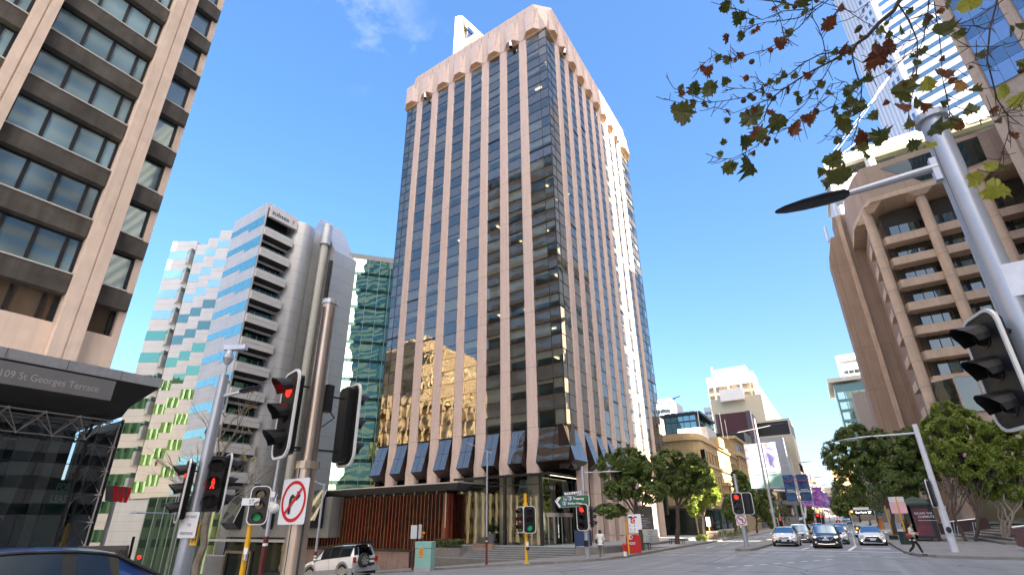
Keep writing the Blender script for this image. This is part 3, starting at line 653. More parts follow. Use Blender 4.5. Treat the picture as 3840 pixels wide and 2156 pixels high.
# curved stair shaft
shaft=jointed(M('shaft_metal',(.50,.51,.52),.42,metal=.55,var=.05),0,3.1,.06,.4,vert=False)
cc_=Vector((XB-2.2,YB+9.4)); m=MB(); rr=3.05
zt=Py(1145,812,YB+7).z
pts=[(cc_.x+rr*math.cos(t),cc_.y+rr*math.sin(t)) for t in [R(a) for a in range(-150,61,10)]]+[(cc_.x+1,cc_.y+9),(cc_.x-6,cc_.y+9)]
m.prism(pts,-9,zt); m.build('stair_shaft',shaft,sb,auto=25,smooth=True)
x0=Py(1195,827,58).x; x1=Py(1257,940,58).x; zt2=Py(1206,820,58).z; zt3=Py(1257,940,58).z
m=MB(); m.ext([(x0-2,58,-9),(x1,58,-9),(x1,58,zt3),(x0+1,58,zt2),(x0-2,58,zt2-3)],(0,6,0)); m.build('side_wall',shaft,sb)
p=Py(1233,852,57); m=MB(); m.tube([(p.x,56.7,-9),(p.x,56.7,p.z-5)],.75,16); m.build('riser_pipe',M('pipe_cream',(.55,.55,.50),.4,var=.05),sb,smooth=True,auto=40)
m=MB(); m.tube([(p.x,56.7,p.z-5),(p.x,56.7,p.z)],1.15,18); m.build('pipe_cowl',shaft,sb,smooth=True,auto=40)
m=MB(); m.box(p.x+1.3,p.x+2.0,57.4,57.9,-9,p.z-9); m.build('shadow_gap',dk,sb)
# ================================================================ GREEN GLASS BUILDING behind
gb=thing('green_glass_building','green glass curtain wall building with dark floor bands between two towers','office building',(-78,62,gz(-78,62)))
gA=Py(1250,940,60); gBz=gA.z; gB=Pz(1480,970,gBz); gB=Vector(gB); 
gdir=Vector((gB.x-gA.x,gB.y-gA.y,0)).normalized(); gA=Vector((gA.x,gA.y,0))-gdir*1.5; gl=(Vector((gB.x,gB.y,0))-gA).length+14; gn=Vector((gdir.y,-gdir.x,0))
m=MB(); m.ext([gA+Vector((0,0,-9)),gA+gdir*gl+Vector((0,0,-9)),gA+gdir*gl+Vector((0,0,gBz)),gA+Vector((0,0,gBz))],-gn*12); m.build('block_core',M('parapet_grey',(.30,.31,.32),.5,var=.05),gb)
gg=glossy('green_curtain_glass',(.02,.10,.07),(.62,1,.82),.58,.008,.03,.22); gd=glossy('green_floor_band',(.004,.016,.014),(.3,.6,.5),.16,.03,.01,.3)
ncol=12; cw=gl/ncol
k=0; z=gBz-1.3
while z>-6:
    z0=max(z-4.2,-8)
    g=MB()
    for c in range(ncol):
        t=rnd.uniform(-.012,.012); a=gA+gdir*(cw*c+.03)+gn*(.05+t); b=gA+gdir*(cw*(c+1)-.03)+gn*(.05-t)
        g.quad((a.x,a.y,z0+.75),(b.x,b.y,z0+.75),(b.x,b.y,z),(a.x,a.y,z))
    w_=g.build('window',gg,gb)
    s=MB(); a=gA+gn*.06; b=gA+gdir*gl+gn*.06; s.quad((a.x,a.y,z0),(b.x,b.y,z0),(b.x,b.y,z0+.75),(a.x,a.y,z0+.75)); s.build('floor_band',gd,gb)
    z=z0; k+=1
m=MB()
for c in range(ncol+1): a=gA+gdir*(cw*c)+gn*.1; m.tube([(a.x,a.y,-8),(a.x,a.y,gBz-.9)],.045,4)
m.build('mullion',galv,gb)
# ================================================================ TIMBER FIN PAVILION
pv=thing('timber_fin_pavilion','low pavilion clad in upright rusty timber fins under a flat dark canopy','pavilion',(-37,44,gz(-37,44)))
rust=M('rust_timber',(.17,.062,.028),.6,var=.45,scale=.9,streak=.35,tint=(.30,.10,.04)); rust2=M('red_timber',(.24,.045,.022),.55,var=.35,scale=.9,streak=.3)
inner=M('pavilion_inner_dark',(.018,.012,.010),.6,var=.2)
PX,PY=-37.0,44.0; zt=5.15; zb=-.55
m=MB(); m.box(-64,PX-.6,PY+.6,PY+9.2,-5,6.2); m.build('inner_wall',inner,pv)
def fin(x,y,mat,rot,w=.12,d=.42,z0=zb,z1=zt):
    f=MB()
    if rot: f.box(x-d,x,y-w/2,y+w/2,z0,z1)
    else: f.ext([(x-w/2,y,z0),(x+w/2,y,z0),(x+w/2-.1,y+d,z0),(x-w/2-.1,y+d,z0)],(0,0,z1-z0))
    f.build('fin',mat,pv)
for i in range(46): fin(PX-.45-.56*i,PY,rust if rnd.random()<.7 else rust2,False,z1=zt,z0=zb)
for i in range(16): fin(PX,PY+.5+.6*i,rust2 if rnd.random()<.75 else rust,True)
m=MB(); m.box(PX-.55,PX+.02,PY-.04,PY+.4,zb-.1,zt-2.6); m.box(PX-.35,PX-.02,PY,PY+.35,zt-2.6,zt); m.build('corner_post',M('rust_steel',(.22,.06,.025),.6,var=.3),pv)
m=MB(); m.box(PX-.12,PX-.02,PY-.08,PY-.02,1.6,zt+.1); m.build('light_strip',M('strip_cream',(.62,.55,.42),.5,var=.05),pv)
m=MB(); m.box(-64,PX+.05,PY-.05,PY+.5,zb-.32,zb-.02); m.build('sill_beam',blackm,pv)
m=MB(); m.box(-64,-42.3,PY+.1,PY+.6,-6,zb-.3); m.build('base_wall',jointed(M('pink_plinth',(.34,.235,.20),.65,var=.18,scale=1.2,streak=.25),1.2,0,.02,.6),pv)
m=MB(); m.box(-42.3,PX,PY+.25,PY+.6,-5,zb-.3); m.build('dark_door',blackg,pv)
# canopy slab
c1=Py(1200+1780*.2912,1750+185*.2912,42.9); c2=Px(1200+2487*.2912,1750+265*.2912,c1.x)
cz=c1.z
m=MB(); x0=-60.5
m.loft([[(x0,42.9,cz-.12),(c1.x,42.9,cz-.12),(c1.x,c2.y,cz-.12),(x0,c2.y,cz-.12)],[(x0,42.9,cz),(c1.x,42.9,cz),(c1.x,c2.y,cz),(x0,c2.y,cz)]]); m.build('canopy_edge',galv,pv)
m=MB(); m.loft([[(x0,43.9,cz-.75),(c1.x-1.0,43.9,cz-.75),(c1.x-1.0,c2.y-1.0,cz-.75),(x0,c2.y-1.0,cz-.75)],[(x0+.02,42.93,cz-.125),(c1.x-.02,42.93,cz-.125),(c1.x-.02,c2.y-.02,cz-.125),(x0+.02,c2.y-.02,cz-.125)]]); m.build('canopy_soffit',M('canopy_soffit_grey',(.09,.095,.095),.5,var=.1),pv)
m=MB()
for i in range(9): m.box(PX-1.5-1.7*i,PX-1.46-1.7*i,PY-.02,PY+.1,zt,cz-.7)
m.build('clerestory_frame',galv,pv)
# ---- stepped terrace at the tower corner
ter=thing('stone_steps','wide grey stone steps rising to the tower forecourt','steps',(-30,42,gz(-30,42)))
stone=M('step_stone',(.17,.165,.155),.75,var=.18,scale=1,bump=.1); stonel=M('step_tread',(.30,.32,.34),.6,var=.12,scale=1)
xs0,xs1=-36.6,-20.0
for i in range(7):
    z1=-.14-.165*i; y0=43.6-.42*i; z0=z1-.165
    m=MB(); m.ext([(xs0+.0,y0,z0-2.5),(xs1+.0-.0*i,y0,z0-2.5),(xs1,y0,z1),(xs0,y0,z1)],(0,.6 if i else 4,0)); s=m.build('step',stone,ter)
    n_=MB(); n_.box(xs0,xs1,y0-.012,y0+.4 if i else 47.8,z1+.004,z1+.03); n_.build('tread',stonel,s)
m=MB(); m.prism([(-36.9,47.6),(-13.9,47.6),(-13.9,86),(-36.9,86)],-2,-.13); struct('forecourt_paving',m,stonel)
wl=thing('retaining_wall','low grey stone wall along the footpath in front of the tower','wall',(-18,43,gz(-18,43)))
a=PG(1800+1180*.2808,1750+1150*.2808); 
wallp=[(xs1+.02,40.9),(-17.9,41.2),(-16.6,45.5),(-16.3,70),(-16.8,70),(-17.2,47),(-19.6,42.2),(xs1+.02,42.2)]
m=MB(); m.prism(wallp,-2,.02); m.build('wall_body',jointed(M('wall_stone',(.24,.225,.205),.75,var=.16,scale=1.3,streak=.2),.9,0,.025,.55),wl)
m=MB(); m.prism([(p[0]*1.0,p[1]-.03) for p in wallp],.024,.10); m.build('coping',stonel,wl)
pl=thing('stone_planter','grey granite planter box with engraved tower name and clipped hedge','planter',(-35,42.5,-1))
m=MB(); m.box(-36.9,-32.9,41.4,42.6,-1.15,-.25); m.build('planter_box',M('planter_grey',(.20,.19,.18),.7,var=.15,scale=2),pl)
p0=Py(1200+1960*.2912,1750+1060*.2912,43); p1=Py(1200+2215*.2912,1750+995*.2912,43)
m=MB(); m.box(p0.x,p1.x,43,43.5,p0.z-.05,p1.z); m.build('name_block',M('name_block_stone',(.33,.22,.16),.7,var=.1,scale=3),pl)
text('SENTINEL',(p0.x+.15,43-.0,p0.z+.22),(1,0,0),(0,0,1),.26,M('engraved',(.10,.07,.05),.8,var=0),pl,sx=1.0)
# handrails
def handrail(u,v,lab):
    o=PG(u,v); y=o.y; t=thing('handrail',lab,'handrail',(o.x,o.y,o.z+.1),group='steel handrails on the stone steps')
    m=MB(); x,y,z=o.x,o.y,o.z+.1
    m.tube([(x,y,z-.1),(x-.0,y+.1,z+.95),(x,y+.2,z+1.05),(x,y+2.3,z+2.05),(x,y+2.45,z+2.0),(x,y+2.45,z+1.0)],.028,8); m.build('rail',steel,t,smooth=True); return t
handrail(1200+1785*.2912,1750+1235*.2912,'steel handrail on the steps beside the stone planter')
handrail(1800+277*.2808,1750+1250*.2808,'steel handrail in the middle of the steps behind the maroon lamp post')
handrail(1800+1060*.2808,1750+1175*.2808,'steel handrail at the right end of the steps near the glass entrance')
# ---- glass entrance box at the tower corner
ent=thing('glass_entrance','tall glass entrance box with steel canopy at the foot of the tower','entrance',(-24,47,0))
eg=glossy('entrance_glass',(.60,.66,.63),(.85,.95,.9),.04,.01,.008,.3,trans=1)
q=lambda a,b,y: Py(1800+a*.2808,1750+b*.2808,y)
yE=45.6
xl=q(330,150,yE).x; xc=q(805,150,yE).x; ztop=q(805,110,yE).z
m=MB(); m.quad((xl-7,yE,-.1),(xc,yE,-.1),(xc,yE,ztop),(xl-7,yE,ztop)); m.quad((xc,yE,-.1),(xc,yE+12,-.1),(xc,yE+12,ztop),(xc,yE,ztop)); m.quad((xl-7,yE,ztop+.1),(xc+1.6,yE-.6,ztop+.1),(xc+1.6,yE+12,ztop+.1),(xl-7,yE+12,ztop+.1)); m.build('glass_wall',eg,ent)
m=MB()
for x in (xl,xc): m.box(x-.14,x+.14,yE-.14,yE+.14,-.15,ztop+.1)
m.box(xl-7,xc+1.2,yE-.15,yE+.1,ztop,ztop+.25); m.box(xc+1.0,xc+1.25,yE-.6,yE+12,ztop,ztop+.25); m.box(xl-7,xc,yE-.05,yE+.05,ztop-.9,ztop-.8)
for i in range(4): m.box(xl-5+2.7*i,xl-4.9+2.7*i,yE-.1,yE+5,ztop+.12,ztop+.3)
m.build('steel_frame',darkframe,ent)
m=MB(); e0=q(945,115,yE-.5); m.box(xc+1.05,xc+1.2,yE+.2,yE+8,ztop-.06,ztop-.01); m.build('light_strip',emis('strip_glow',(1,.9,.62),.3),ent)
xd=xc-.02
m=MB(); yd=yE+1.2
for yy in (yE+1.4,yE+2.6,yE+2.75,yE+4.4,yE+6.6): m.box(xd-.05,xd+.05,yy-.04,yy+.04,-.1,2.6)
m.box(xd-.08,xd+.1,yE+1.2,yE+7,2.55,2.95); m.build('door_frame',steel,ent)
text('O  THE  E',(xd+.4,yE+.4,ztop-1.35),(0,1,0),(0,0,1),.34,M('letter_dim',(.55,.52,.46),.5,var=0),ent)
m=MB(); m.box(xc-6,xc-5.8,yE+3,yE+14,-.1,ztop); m.box(xl-7,xc-6,yE+5.5,yE+5.7,-.1,ztop); m.build('inner_wall',M('foyer_wall',(.03,.026,.022),.6,var=.4,scale=1.2),ent)
# agave planters and climbing frame
def spiky(mb,c,n,r,h):
    for i in range(n):
        a=rnd.uniform(0,2*PI); e=rnd.uniform(.15,1.3); L=r*rnd.uniform(.7,1.1); d=Vector((math.cos(a)*math.cos(e),math.sin(a)*math.cos(e),math.sin(e))); s=Vector((-math.sin(a),math.cos(a),0))*.05
        c_=Vector(c); m_=c_+d*L*.55+Vector((0,0,.05)); t=c_+d*L-Vector((0,0,.12*L))
        mb.quad(c_-s*.6,c_+s*.6,m_+s,m_-s); mb.add([m_-s,m_+s,t],[(0,1,2)])
leafd=M('dark_spiky_leaf',(.035,.06,.02),.5,var=.4,scale=6)
for (x,y,h_,lb_) in ((-31.5,44.8,1.0,'spiky dark plant in a tall grey pot left of the yellow signal pole'),(-29.3,46.6,.9,'spiky dark plant in a tall grey pot behind the yellow signal pole')):
    t=thing('potted_plant',lb_,'potted plant',(x,y,-.13),group='spiky plants in grey pots by the entrance')
    m=MB(); m.tube([(x,y,-.13),(x,y,.2),(x,y,h_),(x,y,h_+.02)],[.28,.33,.5,.46],14); m.build('pot',M('pot_grey',(.13,.13,.13),.7,var=.1),t)
    m=MB(); spiky(m,(x,y,h_+.1),130,1.25,1); m.build('foliage',leafd,t)
cf=thing('plant_cage','tall wire plant cage with a climber inside the entrance corner','plant cage',(-27,46.9,-.1))
m=MB(); cx_,cy_=q(590,600,46.9).x,46.9
for i in range(20):
    a=2*PI*i/20; m.tube([(cx_+.55*math.cos(a)*.6,cy_+.33*math.sin(a),-.1),(cx_+.95*math.cos(a),cy_+.6*math.sin(a),2.6),(cx_+.8*math.cos(a),cy_+.5*math.sin(a),4.6),(cx_+.35*math.cos(a),cy_+.3*math.sin(a),6.3)],.014,4)
for z,r_ in ((1.0,.75),(2.6,.97),(4.4,.84),(5.6,.55)): m.tube([(cx_+r_*math.cos(a),cy_+r_*.65*math.sin(a),z) for a in [2*PI*i/20 for i in range(21)]],.03,5,cap=False)
m.build('cage',galv,cf)
m=MB()
for i in range(420):
    a=rnd.uniform(0,2*PI); z=rnd.choice([rnd.uniform(3.2,5.4),rnd.uniform(.5,5)]); r_=rnd.uniform(.5,1.15); c_=Vector((cx_+r_*math.cos(a),cy_+.6*r_*math.sin(a),z)); u=Vector((rnd.uniform(-1,1),rnd.uniform(-1,1),rnd.uniform(-1,1)))*.09; v_=Vector((rnd.uniform(-1,1),rnd.uniform(-1,1),rnd.uniform(-1,1)))*.09; m.quad(c_-u,c_-v_,c_+u,c_+v_)
m.build('climber',M('climber_leaf',(.10,.14,.03),.6,var=.4,scale=5),cf)
hg=MB()
for i in range(1500):
    c_=Vector((rnd.uniform(-36.6,-33.2),rnd.uniform(41.6,42.4),rnd.uniform(-.3,.55))); u=Vector((rnd.uniform(-1,1),rnd.uniform(-1,1),rnd.uniform(-.3,1)))*.11; v_=Vector((rnd.uniform(-1,1),rnd.uniform(-1,1),rnd.uniform(-.5,1)))*.06; hg.quad(c_-u,c_-v_,c_+u,c_+v_)
hg.build('hedge',M('hedge_leaf',(.06,.085,.02),.6,var=.4,scale=5),pl)
# ---- grey stone podium left of the pavilion with tilted window hoods and street entrance
gp_=thing('stone_podium','grey stone upper storey with tilted glass window hoods over a street entrance','building',(-62,43,gz(-62,43)))
yG=42.6; w=lambda a,b,y=yG: Py(600+a*.3153,1700+b*.3153,y)
tl=w(800,560); br=w(2050,510); bb=w(2010,1000)
x0=w(810,900).x-2; x1=br.x; z1=br.z; z0=bb.z
gst=jointed(M('grey_podium_stone',(.22,.23,.235),.6,var=.08,scale=.7),1.0,0,.03,.6)
m=MB(); m.box(x0,x1,yG,yG+2.5,z0,z1); m.build('upper_wall',gst,gp_)
m=MB(); m.box(x0-.5,x1-6,yG-1.4,yG+.2,z0-.55,z0-.25); m.build('entrance_canopy',M('canopy_pale',(.42,.42,.44),.4,var=.05),gp_)
for (ua,ub,va,vb) in ((815,1050,510,900),(1260,1420,480,895),(1770,2000,440,885)):
    A=w(ua+60,va,yG-.05); B=w(ub-20,va,yG-.05); zt_=A.z; zb_=w(ub,vb,yG-.6).z
    xa=w(ua,vb,yG-1).x; xb=w(ub-60,vb,yG-1).x
    a,b=A.x,B.x; o=1.3; zm=zb_+.9
    m=MB(); m.add([(a,yG-.02,zt_),(b,yG-.02,zt_),(b,yG-o,zm),(a,yG-o,zm),(a,yG-.3,zb_),(b,yG-.3,zb_),(a,yG,zb_),(b,yG,zb_)],[(0,3,4,6),(1,7,5,2),(3,2,5,4),(4,5,7,6)]); o_=m.build('window_hood',darkframe,gp_)
    m=MB(); m.quad((a,yG-.025,zt_),(a,yG-o-.01,zm),(b,yG-o-.01,zm),(b,yG-.025,zt_)); m.build('window',glossy('hood_glass',(.06,.07,.075),(.8,.9,.95),.22,.02,.01,.4),o_)
    m=MB(); m.tube([(b,yG-.03,zt_),(b,yG-o-.02,zm)],.05,4); m.build('hood_trim',white,o_)
m=MB(); m.box(x0,x1,yG+1.6,yG+1.8,-7,z0); m.build('shopfront',sg,gp_)
m=MB(); a=w(800,1180,yG+1.5); b=w(1080,1180,yG+1.5); zg=gz(a.x,yG)
m.box(a.x-.35,a.x,yG+1.3,yG+1.6,zg,a.z); m.box(b.x,b.x+.35,yG+1.3,yG+1.6,zg,a.z); m.box(a.x-.35,b.x+.35,yG+1.3,yG+1.6,a.z,a.z+.35); m.build('door_surround',M('surround_stone',(.28,.25,.22),.7,var=.1),gp_)
c_=w(545,1210,yG+.5); d_=w(760,1210,yG+.5)
m=MB()
for i in range(26): x=c_.x+(d_.x-c_.x)*i/26; m.box(x,x+.06,yG+.5,yG+.6,zg-1,c_.z)
m.box(c_.x-.1,d_.x+.1,yG+.48,yG+.62,c_.z,c_.z+.15); m.build('louvre_grille',galv,gp_)
# ================================================================ BRUTALIST CONCRETE TOWER (right)
BY=82.0; KS=BY/50
br_=thing('concrete_tower','brown brutalist concrete tower with deep window ledges and round corner columns','tower',(12.2,BY,0))
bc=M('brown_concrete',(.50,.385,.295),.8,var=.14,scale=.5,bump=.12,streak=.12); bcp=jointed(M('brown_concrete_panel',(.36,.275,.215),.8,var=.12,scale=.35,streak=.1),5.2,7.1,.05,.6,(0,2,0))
bgl=glossy('brutalist_glass',(.02,.025,.02),(.8,.85,.75),.14,.015,.02,.35,blinds=.5)
Zb=lambda z:2+(z-2)*KS
zc=[Zb(25.65)-3.56*k for k in range(8)]
ZR=Py(3470,1436,BY).z
ledx=[13.2,18.45+.0,24.9,31.4,38]
m=MB(); m.box(13.9,60,BY+2.6,BY+18,0,Zb(28.6)); m.build('inner_core',M('brutalist_inner',(.05,.042,.035),.7,var=.1),br_)
for k,z in enumerate(zc):
    # ledge: deep slab with upstand, chamfered left corner, short return on the side wall
    m=MB(); pl_=[(13.4,BY+.3),(60,BY+.3),(60,BY+2.7),(14.6,BY+2.7),(12.9,BY+1.6)]
    m.prism(pl_,z-1.25,z-.05); o=m.build('ledge',bc,br_)
    m=MB(); m.prism([(11.6,BY+1.6),(12.9,BY+1.9),(12.9,BY+5.4),(11.6,BY+5.4)],z-1.25,z-.05); m.build('ledge_return',bc,o)
    zt=z-1.25+3.56
    for i in range(4):
        x0=14.3+6.5*i if i else 14.5; x1=14.3+6.5*(i+1)-.4
        g=MB(); n=5; ww=(x1-x0)/n
        for j in range(n): t=rnd.uniform(-.02,.02); g.quad((x0+ww*j,BY+2.3+t,z-.05),(x0+ww*(j+1),BY+2.3-t,z-.05),(x0+ww*(j+1),BY+2.3-t,zt),(x0+ww*j,BY+2.3+t,zt))
        w_=g.build('window',bgl,br_)
        f=MB(); [f.box(x0+ww*j-.04,x0+ww*j+.04,BY+2.2,BY+2.32,z-.05,zt) for j in range(n+1)]; f.build('window_frame',darkframe,w_)
ct=Zb(28.67)
for x in (12.35,18.75,25.2,31.7,38.2):
    m=MB(); y=BY-.05 if x>13 else BY+1.0
    m.tube([(x,y,0),(x,y,ct+.2)],.62,20); c=m.build('column',bc,br_,smooth=True,auto=40)
    r=MB(); [r.tube([(x,y,z-1.3),(x,y,z-1.26)],.625,20,cap=False) for z in zc]; r.build('column_joint',M('joint_dark',(.16,.12,.09),.9,var=0) if 'joint_dark' not in bpy.data.materials else bpy.data.materials['joint_dark'],c)
# cap
cp=[(12.0,BY+.9),(12.9,BY-1.2),(60,BY-1.2),(60,BY+16),(10.9,BY+16),(10.9,BY+6)]
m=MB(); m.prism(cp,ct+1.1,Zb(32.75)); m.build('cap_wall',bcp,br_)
m=MB(); m.prism([(11.9,BY+.9),(12.85,BY-1.45),(60,BY-1.45),(60,BY+15),(10.85,BY+15),(10.85,BY+6)],ct+.35,ct+1.1); m.build('cap_band',bc,br_)
m=MB()
for i in range(5):
    x=18.75+6.45*i; m.loft([[(x-.7,BY-.9,ct-.3),(x+.7,BY-.9,ct-.3),(x+.7,BY+.8,ct-.3),(x-.7,BY+.8,ct-.3)],[(x-1.5,BY-1.44,ct+.36),(x+1.5,BY-1.44,ct+.36),(x+1.5,BY+1.2,ct+.36),(x-1.5,BY+1.2,ct+.36)]])
m.loft([[(12.2,BY+.3,ct-.6),(13.2,BY-.2,ct-.6),(13.6,BY+2,ct-.6),(12.2,BY+3,ct-.6)],[(11.95,BY-.4,ct+.36),(14.2,BY-1.4,ct+.36),(14.8,BY+2,ct+.36),(11.2,BY+5,ct+.36)]])
m.build('corbel',bc,br_)
q=lambda a,b:Py(3100+a*.415,500+b*.415,BY-1.24)
g=MB()
for P in ([q(480,320),q(950,165),q(1060,375),q(860,432)],[q(1160,95),q(1360,30),q(1450,240),q(1250,320)]): g.ext(P,(0,-.03,0))
g.build('window',glossy('cap_dark_glass',(.006,.009,.008),(.6,.7,.65),.07,.02,.01,.4),br_)
# side wall with rib, chamfered far end
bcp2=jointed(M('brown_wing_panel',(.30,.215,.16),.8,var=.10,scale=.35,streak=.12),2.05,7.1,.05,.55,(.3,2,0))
ZW=2+.539*96
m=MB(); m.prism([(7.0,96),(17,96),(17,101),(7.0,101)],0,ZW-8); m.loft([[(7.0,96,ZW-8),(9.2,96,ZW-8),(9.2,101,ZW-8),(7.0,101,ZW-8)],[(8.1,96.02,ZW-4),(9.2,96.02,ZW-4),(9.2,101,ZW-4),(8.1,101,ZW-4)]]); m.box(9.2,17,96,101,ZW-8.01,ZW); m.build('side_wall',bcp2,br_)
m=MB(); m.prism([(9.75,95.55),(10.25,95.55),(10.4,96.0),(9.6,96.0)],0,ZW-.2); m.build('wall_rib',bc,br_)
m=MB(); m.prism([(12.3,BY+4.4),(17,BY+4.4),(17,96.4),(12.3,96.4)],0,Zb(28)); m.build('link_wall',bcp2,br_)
# podium bay window
m=MB(); m.ext([(13,BY+.2,ZR),(15,BY-1.2,ZR),(24.6,BY-1.2,ZR),(24.6,BY+2,ZR)],(0,0,.35)); m.build('bay_roof',bc,br_)
m=MB(); m.quad((13,BY+.25,(ZR-4.4)),(15,BY-1.1,(ZR-4.4)),(15,BY-1.1,ZR),(13,BY+.25,ZR)); m.quad((15,BY-1.1,(ZR-4.4)),(24.6,BY-1.1,(ZR-4.4)),(24.6,BY-1.1,ZR),(15,BY-1.1,ZR)); w_=m.build('bay_window',bgl,br_)
m=MB(); [m.box(x-.07,x+.07,BY-1.2,BY-1.05,(ZR-4.4),ZR) for x in (15,17.2,19.6,22,24.5)]; m.build('window_frame',bc,w_)
m=MB(); m.box(13.2,60,BY-.9,BY+2,7,(ZR-4.4)); m.box(13.2,60,BY+2.4,BY+3,0,7); m.build('podium_wall',bc,br_)
g=MB(); g.quad((13.3,BY+2.3,.3),(45,BY+2.3,.3),(45,BY+2.3,6.8),(13.3,BY+2.3,6.8)); g.build('shopfront',sg,br_)
# antennas on the far corner
an=thing('roof_antennas','pale panel antennas and masts on the parapet of the brown concrete tower','antenna',(10.5,98,ZW))
for x,y in ((8.0,98),(10.3,97),(11.0,98),(11.9,97)):
    z=ZW if x>9 else ZW-3.5; m=MB(); m.tube([(x,y,z-1),(x,y,z+3.2)],.06,6); p_=m.build('mast',galv,an)
    m=MB(); m.box(x-.35,x-.1,y-.3,y+.3,z-.3,z+3); m.build('antenna_panel',white,p_)
# ================================================================ WHITE BUILDING above the concrete tower
wb=thing('white_stepped_building','sunlit white building with rounded window bands rising above the brown concrete tower','office building',(13.5,125,0))
whm=M('sunlit_white_cladding',(.72,.71,.67),.5,var=.04)
K=125/90
zz=2+60.2*K
m=MB(); m.box(13.6,60,125,150,0,zz-6.2); m.build('lower_tier',whm,wb)
m=MB(); m.box(14.9,60,126.6,150,zz-6.2,zz-2.7); m.build('recess',bgl,wb)
m=MB(); m.box(13.6,60,125,150,zz-2.7,zz); m.tube([(22.5,125.6,zz-8),(22.5,125.6,zz+.6)],1.0,14); m.build('upper_tier',whm,wb)
m=MB()
for z in (60,66,72): m.box(13.57,60,124.96,125.0,z,z+1.6)
m.box(13.56,13.6,126,148,60,61.6); m.box(13.56,13.6,126,148,66,67.6)
m.build('window',bgl,wb)
bq=lambda u,v:Py(2440+u*.5534,v*.5534,124.5)
m=MB(); m.tube([bq(1520,655),bq(1560,600),bq(1615,525)],[.12,.35,.12],6); m.tube([bq(1240,1020),bq(1520,655)],.05,4); m.tube([bq(1260,1030),bq(1530,660)],.05,4); m.tube([bq(1300,1040),bq(1420,950)],.12,4); m.build('white_boom',white,wb)
# ================================================================ STRIPED TOWER
st=thing('striped_tower','tall white tower with blue grey window bands partly behind autumn branches','tower',(51.3,190,0))
stw=M('striped_white',(.62,.66,.74),.4,var=.03,metal=.1); stg=glossy('striped_glass',(.06,.10,.13),(.62,.78,.9),.35,.02,.01,.2)
E0=Vector((51.3,190,0)); dm=Vector((.918,-.397,0)); dl=Vector((-.6,.8,0)); nm_=Vector((-.397,-.918,0)); nl=Vector((-.8,-.6,0)); H_=232
m=MB(); m.ext([E0,E0+dm*55,E0+dm*55+Vector((0,0,H_)),E0+Vector((0,0,H_))],-nm_*20); m.ext([E0,E0+dl*13.8,E0+dl*13.8+Vector((0,0,H_)),E0+Vector((0,0,H_))],-nl*15); m.build('tower_wall',stw,st)
for k in range(30):
    z=90+4.5*k
    if z>H_-4: break
    m=MB(); a=E0+dm*1.8+nm_*.05; b=E0+dm*(19.5+0*k)+nm_*.05; c=E0+dm*52+nm_*.05
    m.ext([a+Vector((0,0,z)),b+Vector((0,0,z)),b+Vector((0,0,z+1.9)),a+Vector((0,0,z+1.9))],-nm_*.1); m.ext([b+dm*.3+Vector((0,0,z)),c+Vector((0,0,z)),c+Vector((0,0,z+1.9)),b+dm*.3+Vector((0,0,z+1.9))],-nm_*.1)
    for s_ in (1.0,3.2):
        p=E0+dl*s_+nl*.05; m.ext([p+Vector((0,0,z)),p+dl*1.1+Vector((0,0,z)),p+dl*1.1+Vector((0,0,z+2.2)),p+Vector((0,0,z+2.2))],-nl*.1)
    m.build('window_band',stg,st)
m=MB()
for i in range(6):
    p=E0+dl*(5.2+1.5*i)+nl*.04; m.ext([p+Vector((0,0,60)),p+dl*.55+Vector((0,0,60)),p+dl*.55+Vector((0,0,H_-3)),p+Vector((0,0,H_-3))],-nl*.08)
m.build('vertical_stripe',M('stripe_grey_blue',(.40,.46,.55),.4,var=0),st)
# ================================================================ BLUE GLASS TOWER WITH CONCRETE FINS (top right)
ft=thing('finned_glass_tower','blue glass tower with thick beige concrete fins at the top right of the photo','tower',(27,75,0))
F0=Vector((.356*75,75,0)); fg=glossy('blue_pane_glass',(.05,.07,.11),(.75,.85,1),.42,.01,.012,.4); fc=M('fin_concrete',(.42,.34,.28),.75,var=.1,streak=.15); fgd=glossy('blue_pane_dark',(.04,.06,.08),(.55,.72,.88),.3,.01,.012,.4)
fd=dm; fn=nm_
m=MB(); m.ext([F0+fd*.5-fn*1.2,F0+fd*30-fn*1.2,F0+fd*30-fn*1.2+Vector((0,0,150)),F0+fd*.5-fn*1.2+Vector((0,0,150))],-fn*18); m.build('block_core',fc,ft)
for i in range(5):
    a=F0+fd*(5.2*i); m=MB(); m.ext([a,a+fd*1.0,a+fd*1.25-fn*1.4,a-fd*.05-fn*1.4],(0,0,151)); m.build('fin',fc,ft)
    g=MB(); g2=MB(); mu=MB(); p0=a+fd*1.2-fn*1.0; wv=1.32
    for r in range(24):
        z=55+3.0*r
        for j in range(3):
            u0=p0+fd*(wv*j+.02); u1=p0+fd*(wv*(j+1)-.02); t=fn*rnd.uniform(-.01,.01)
            (g if (r%2==0) else g2).quad(u0+t+Vector((0,0,z+.03)),u1-t+Vector((0,0,z+.03)),u1-t+Vector((0,0,z+2.97)),u0+t+Vector((0,0,z+2.97)))
    w_=g.build('window',fg,ft); g2.build('spandrel',fgd,w_)
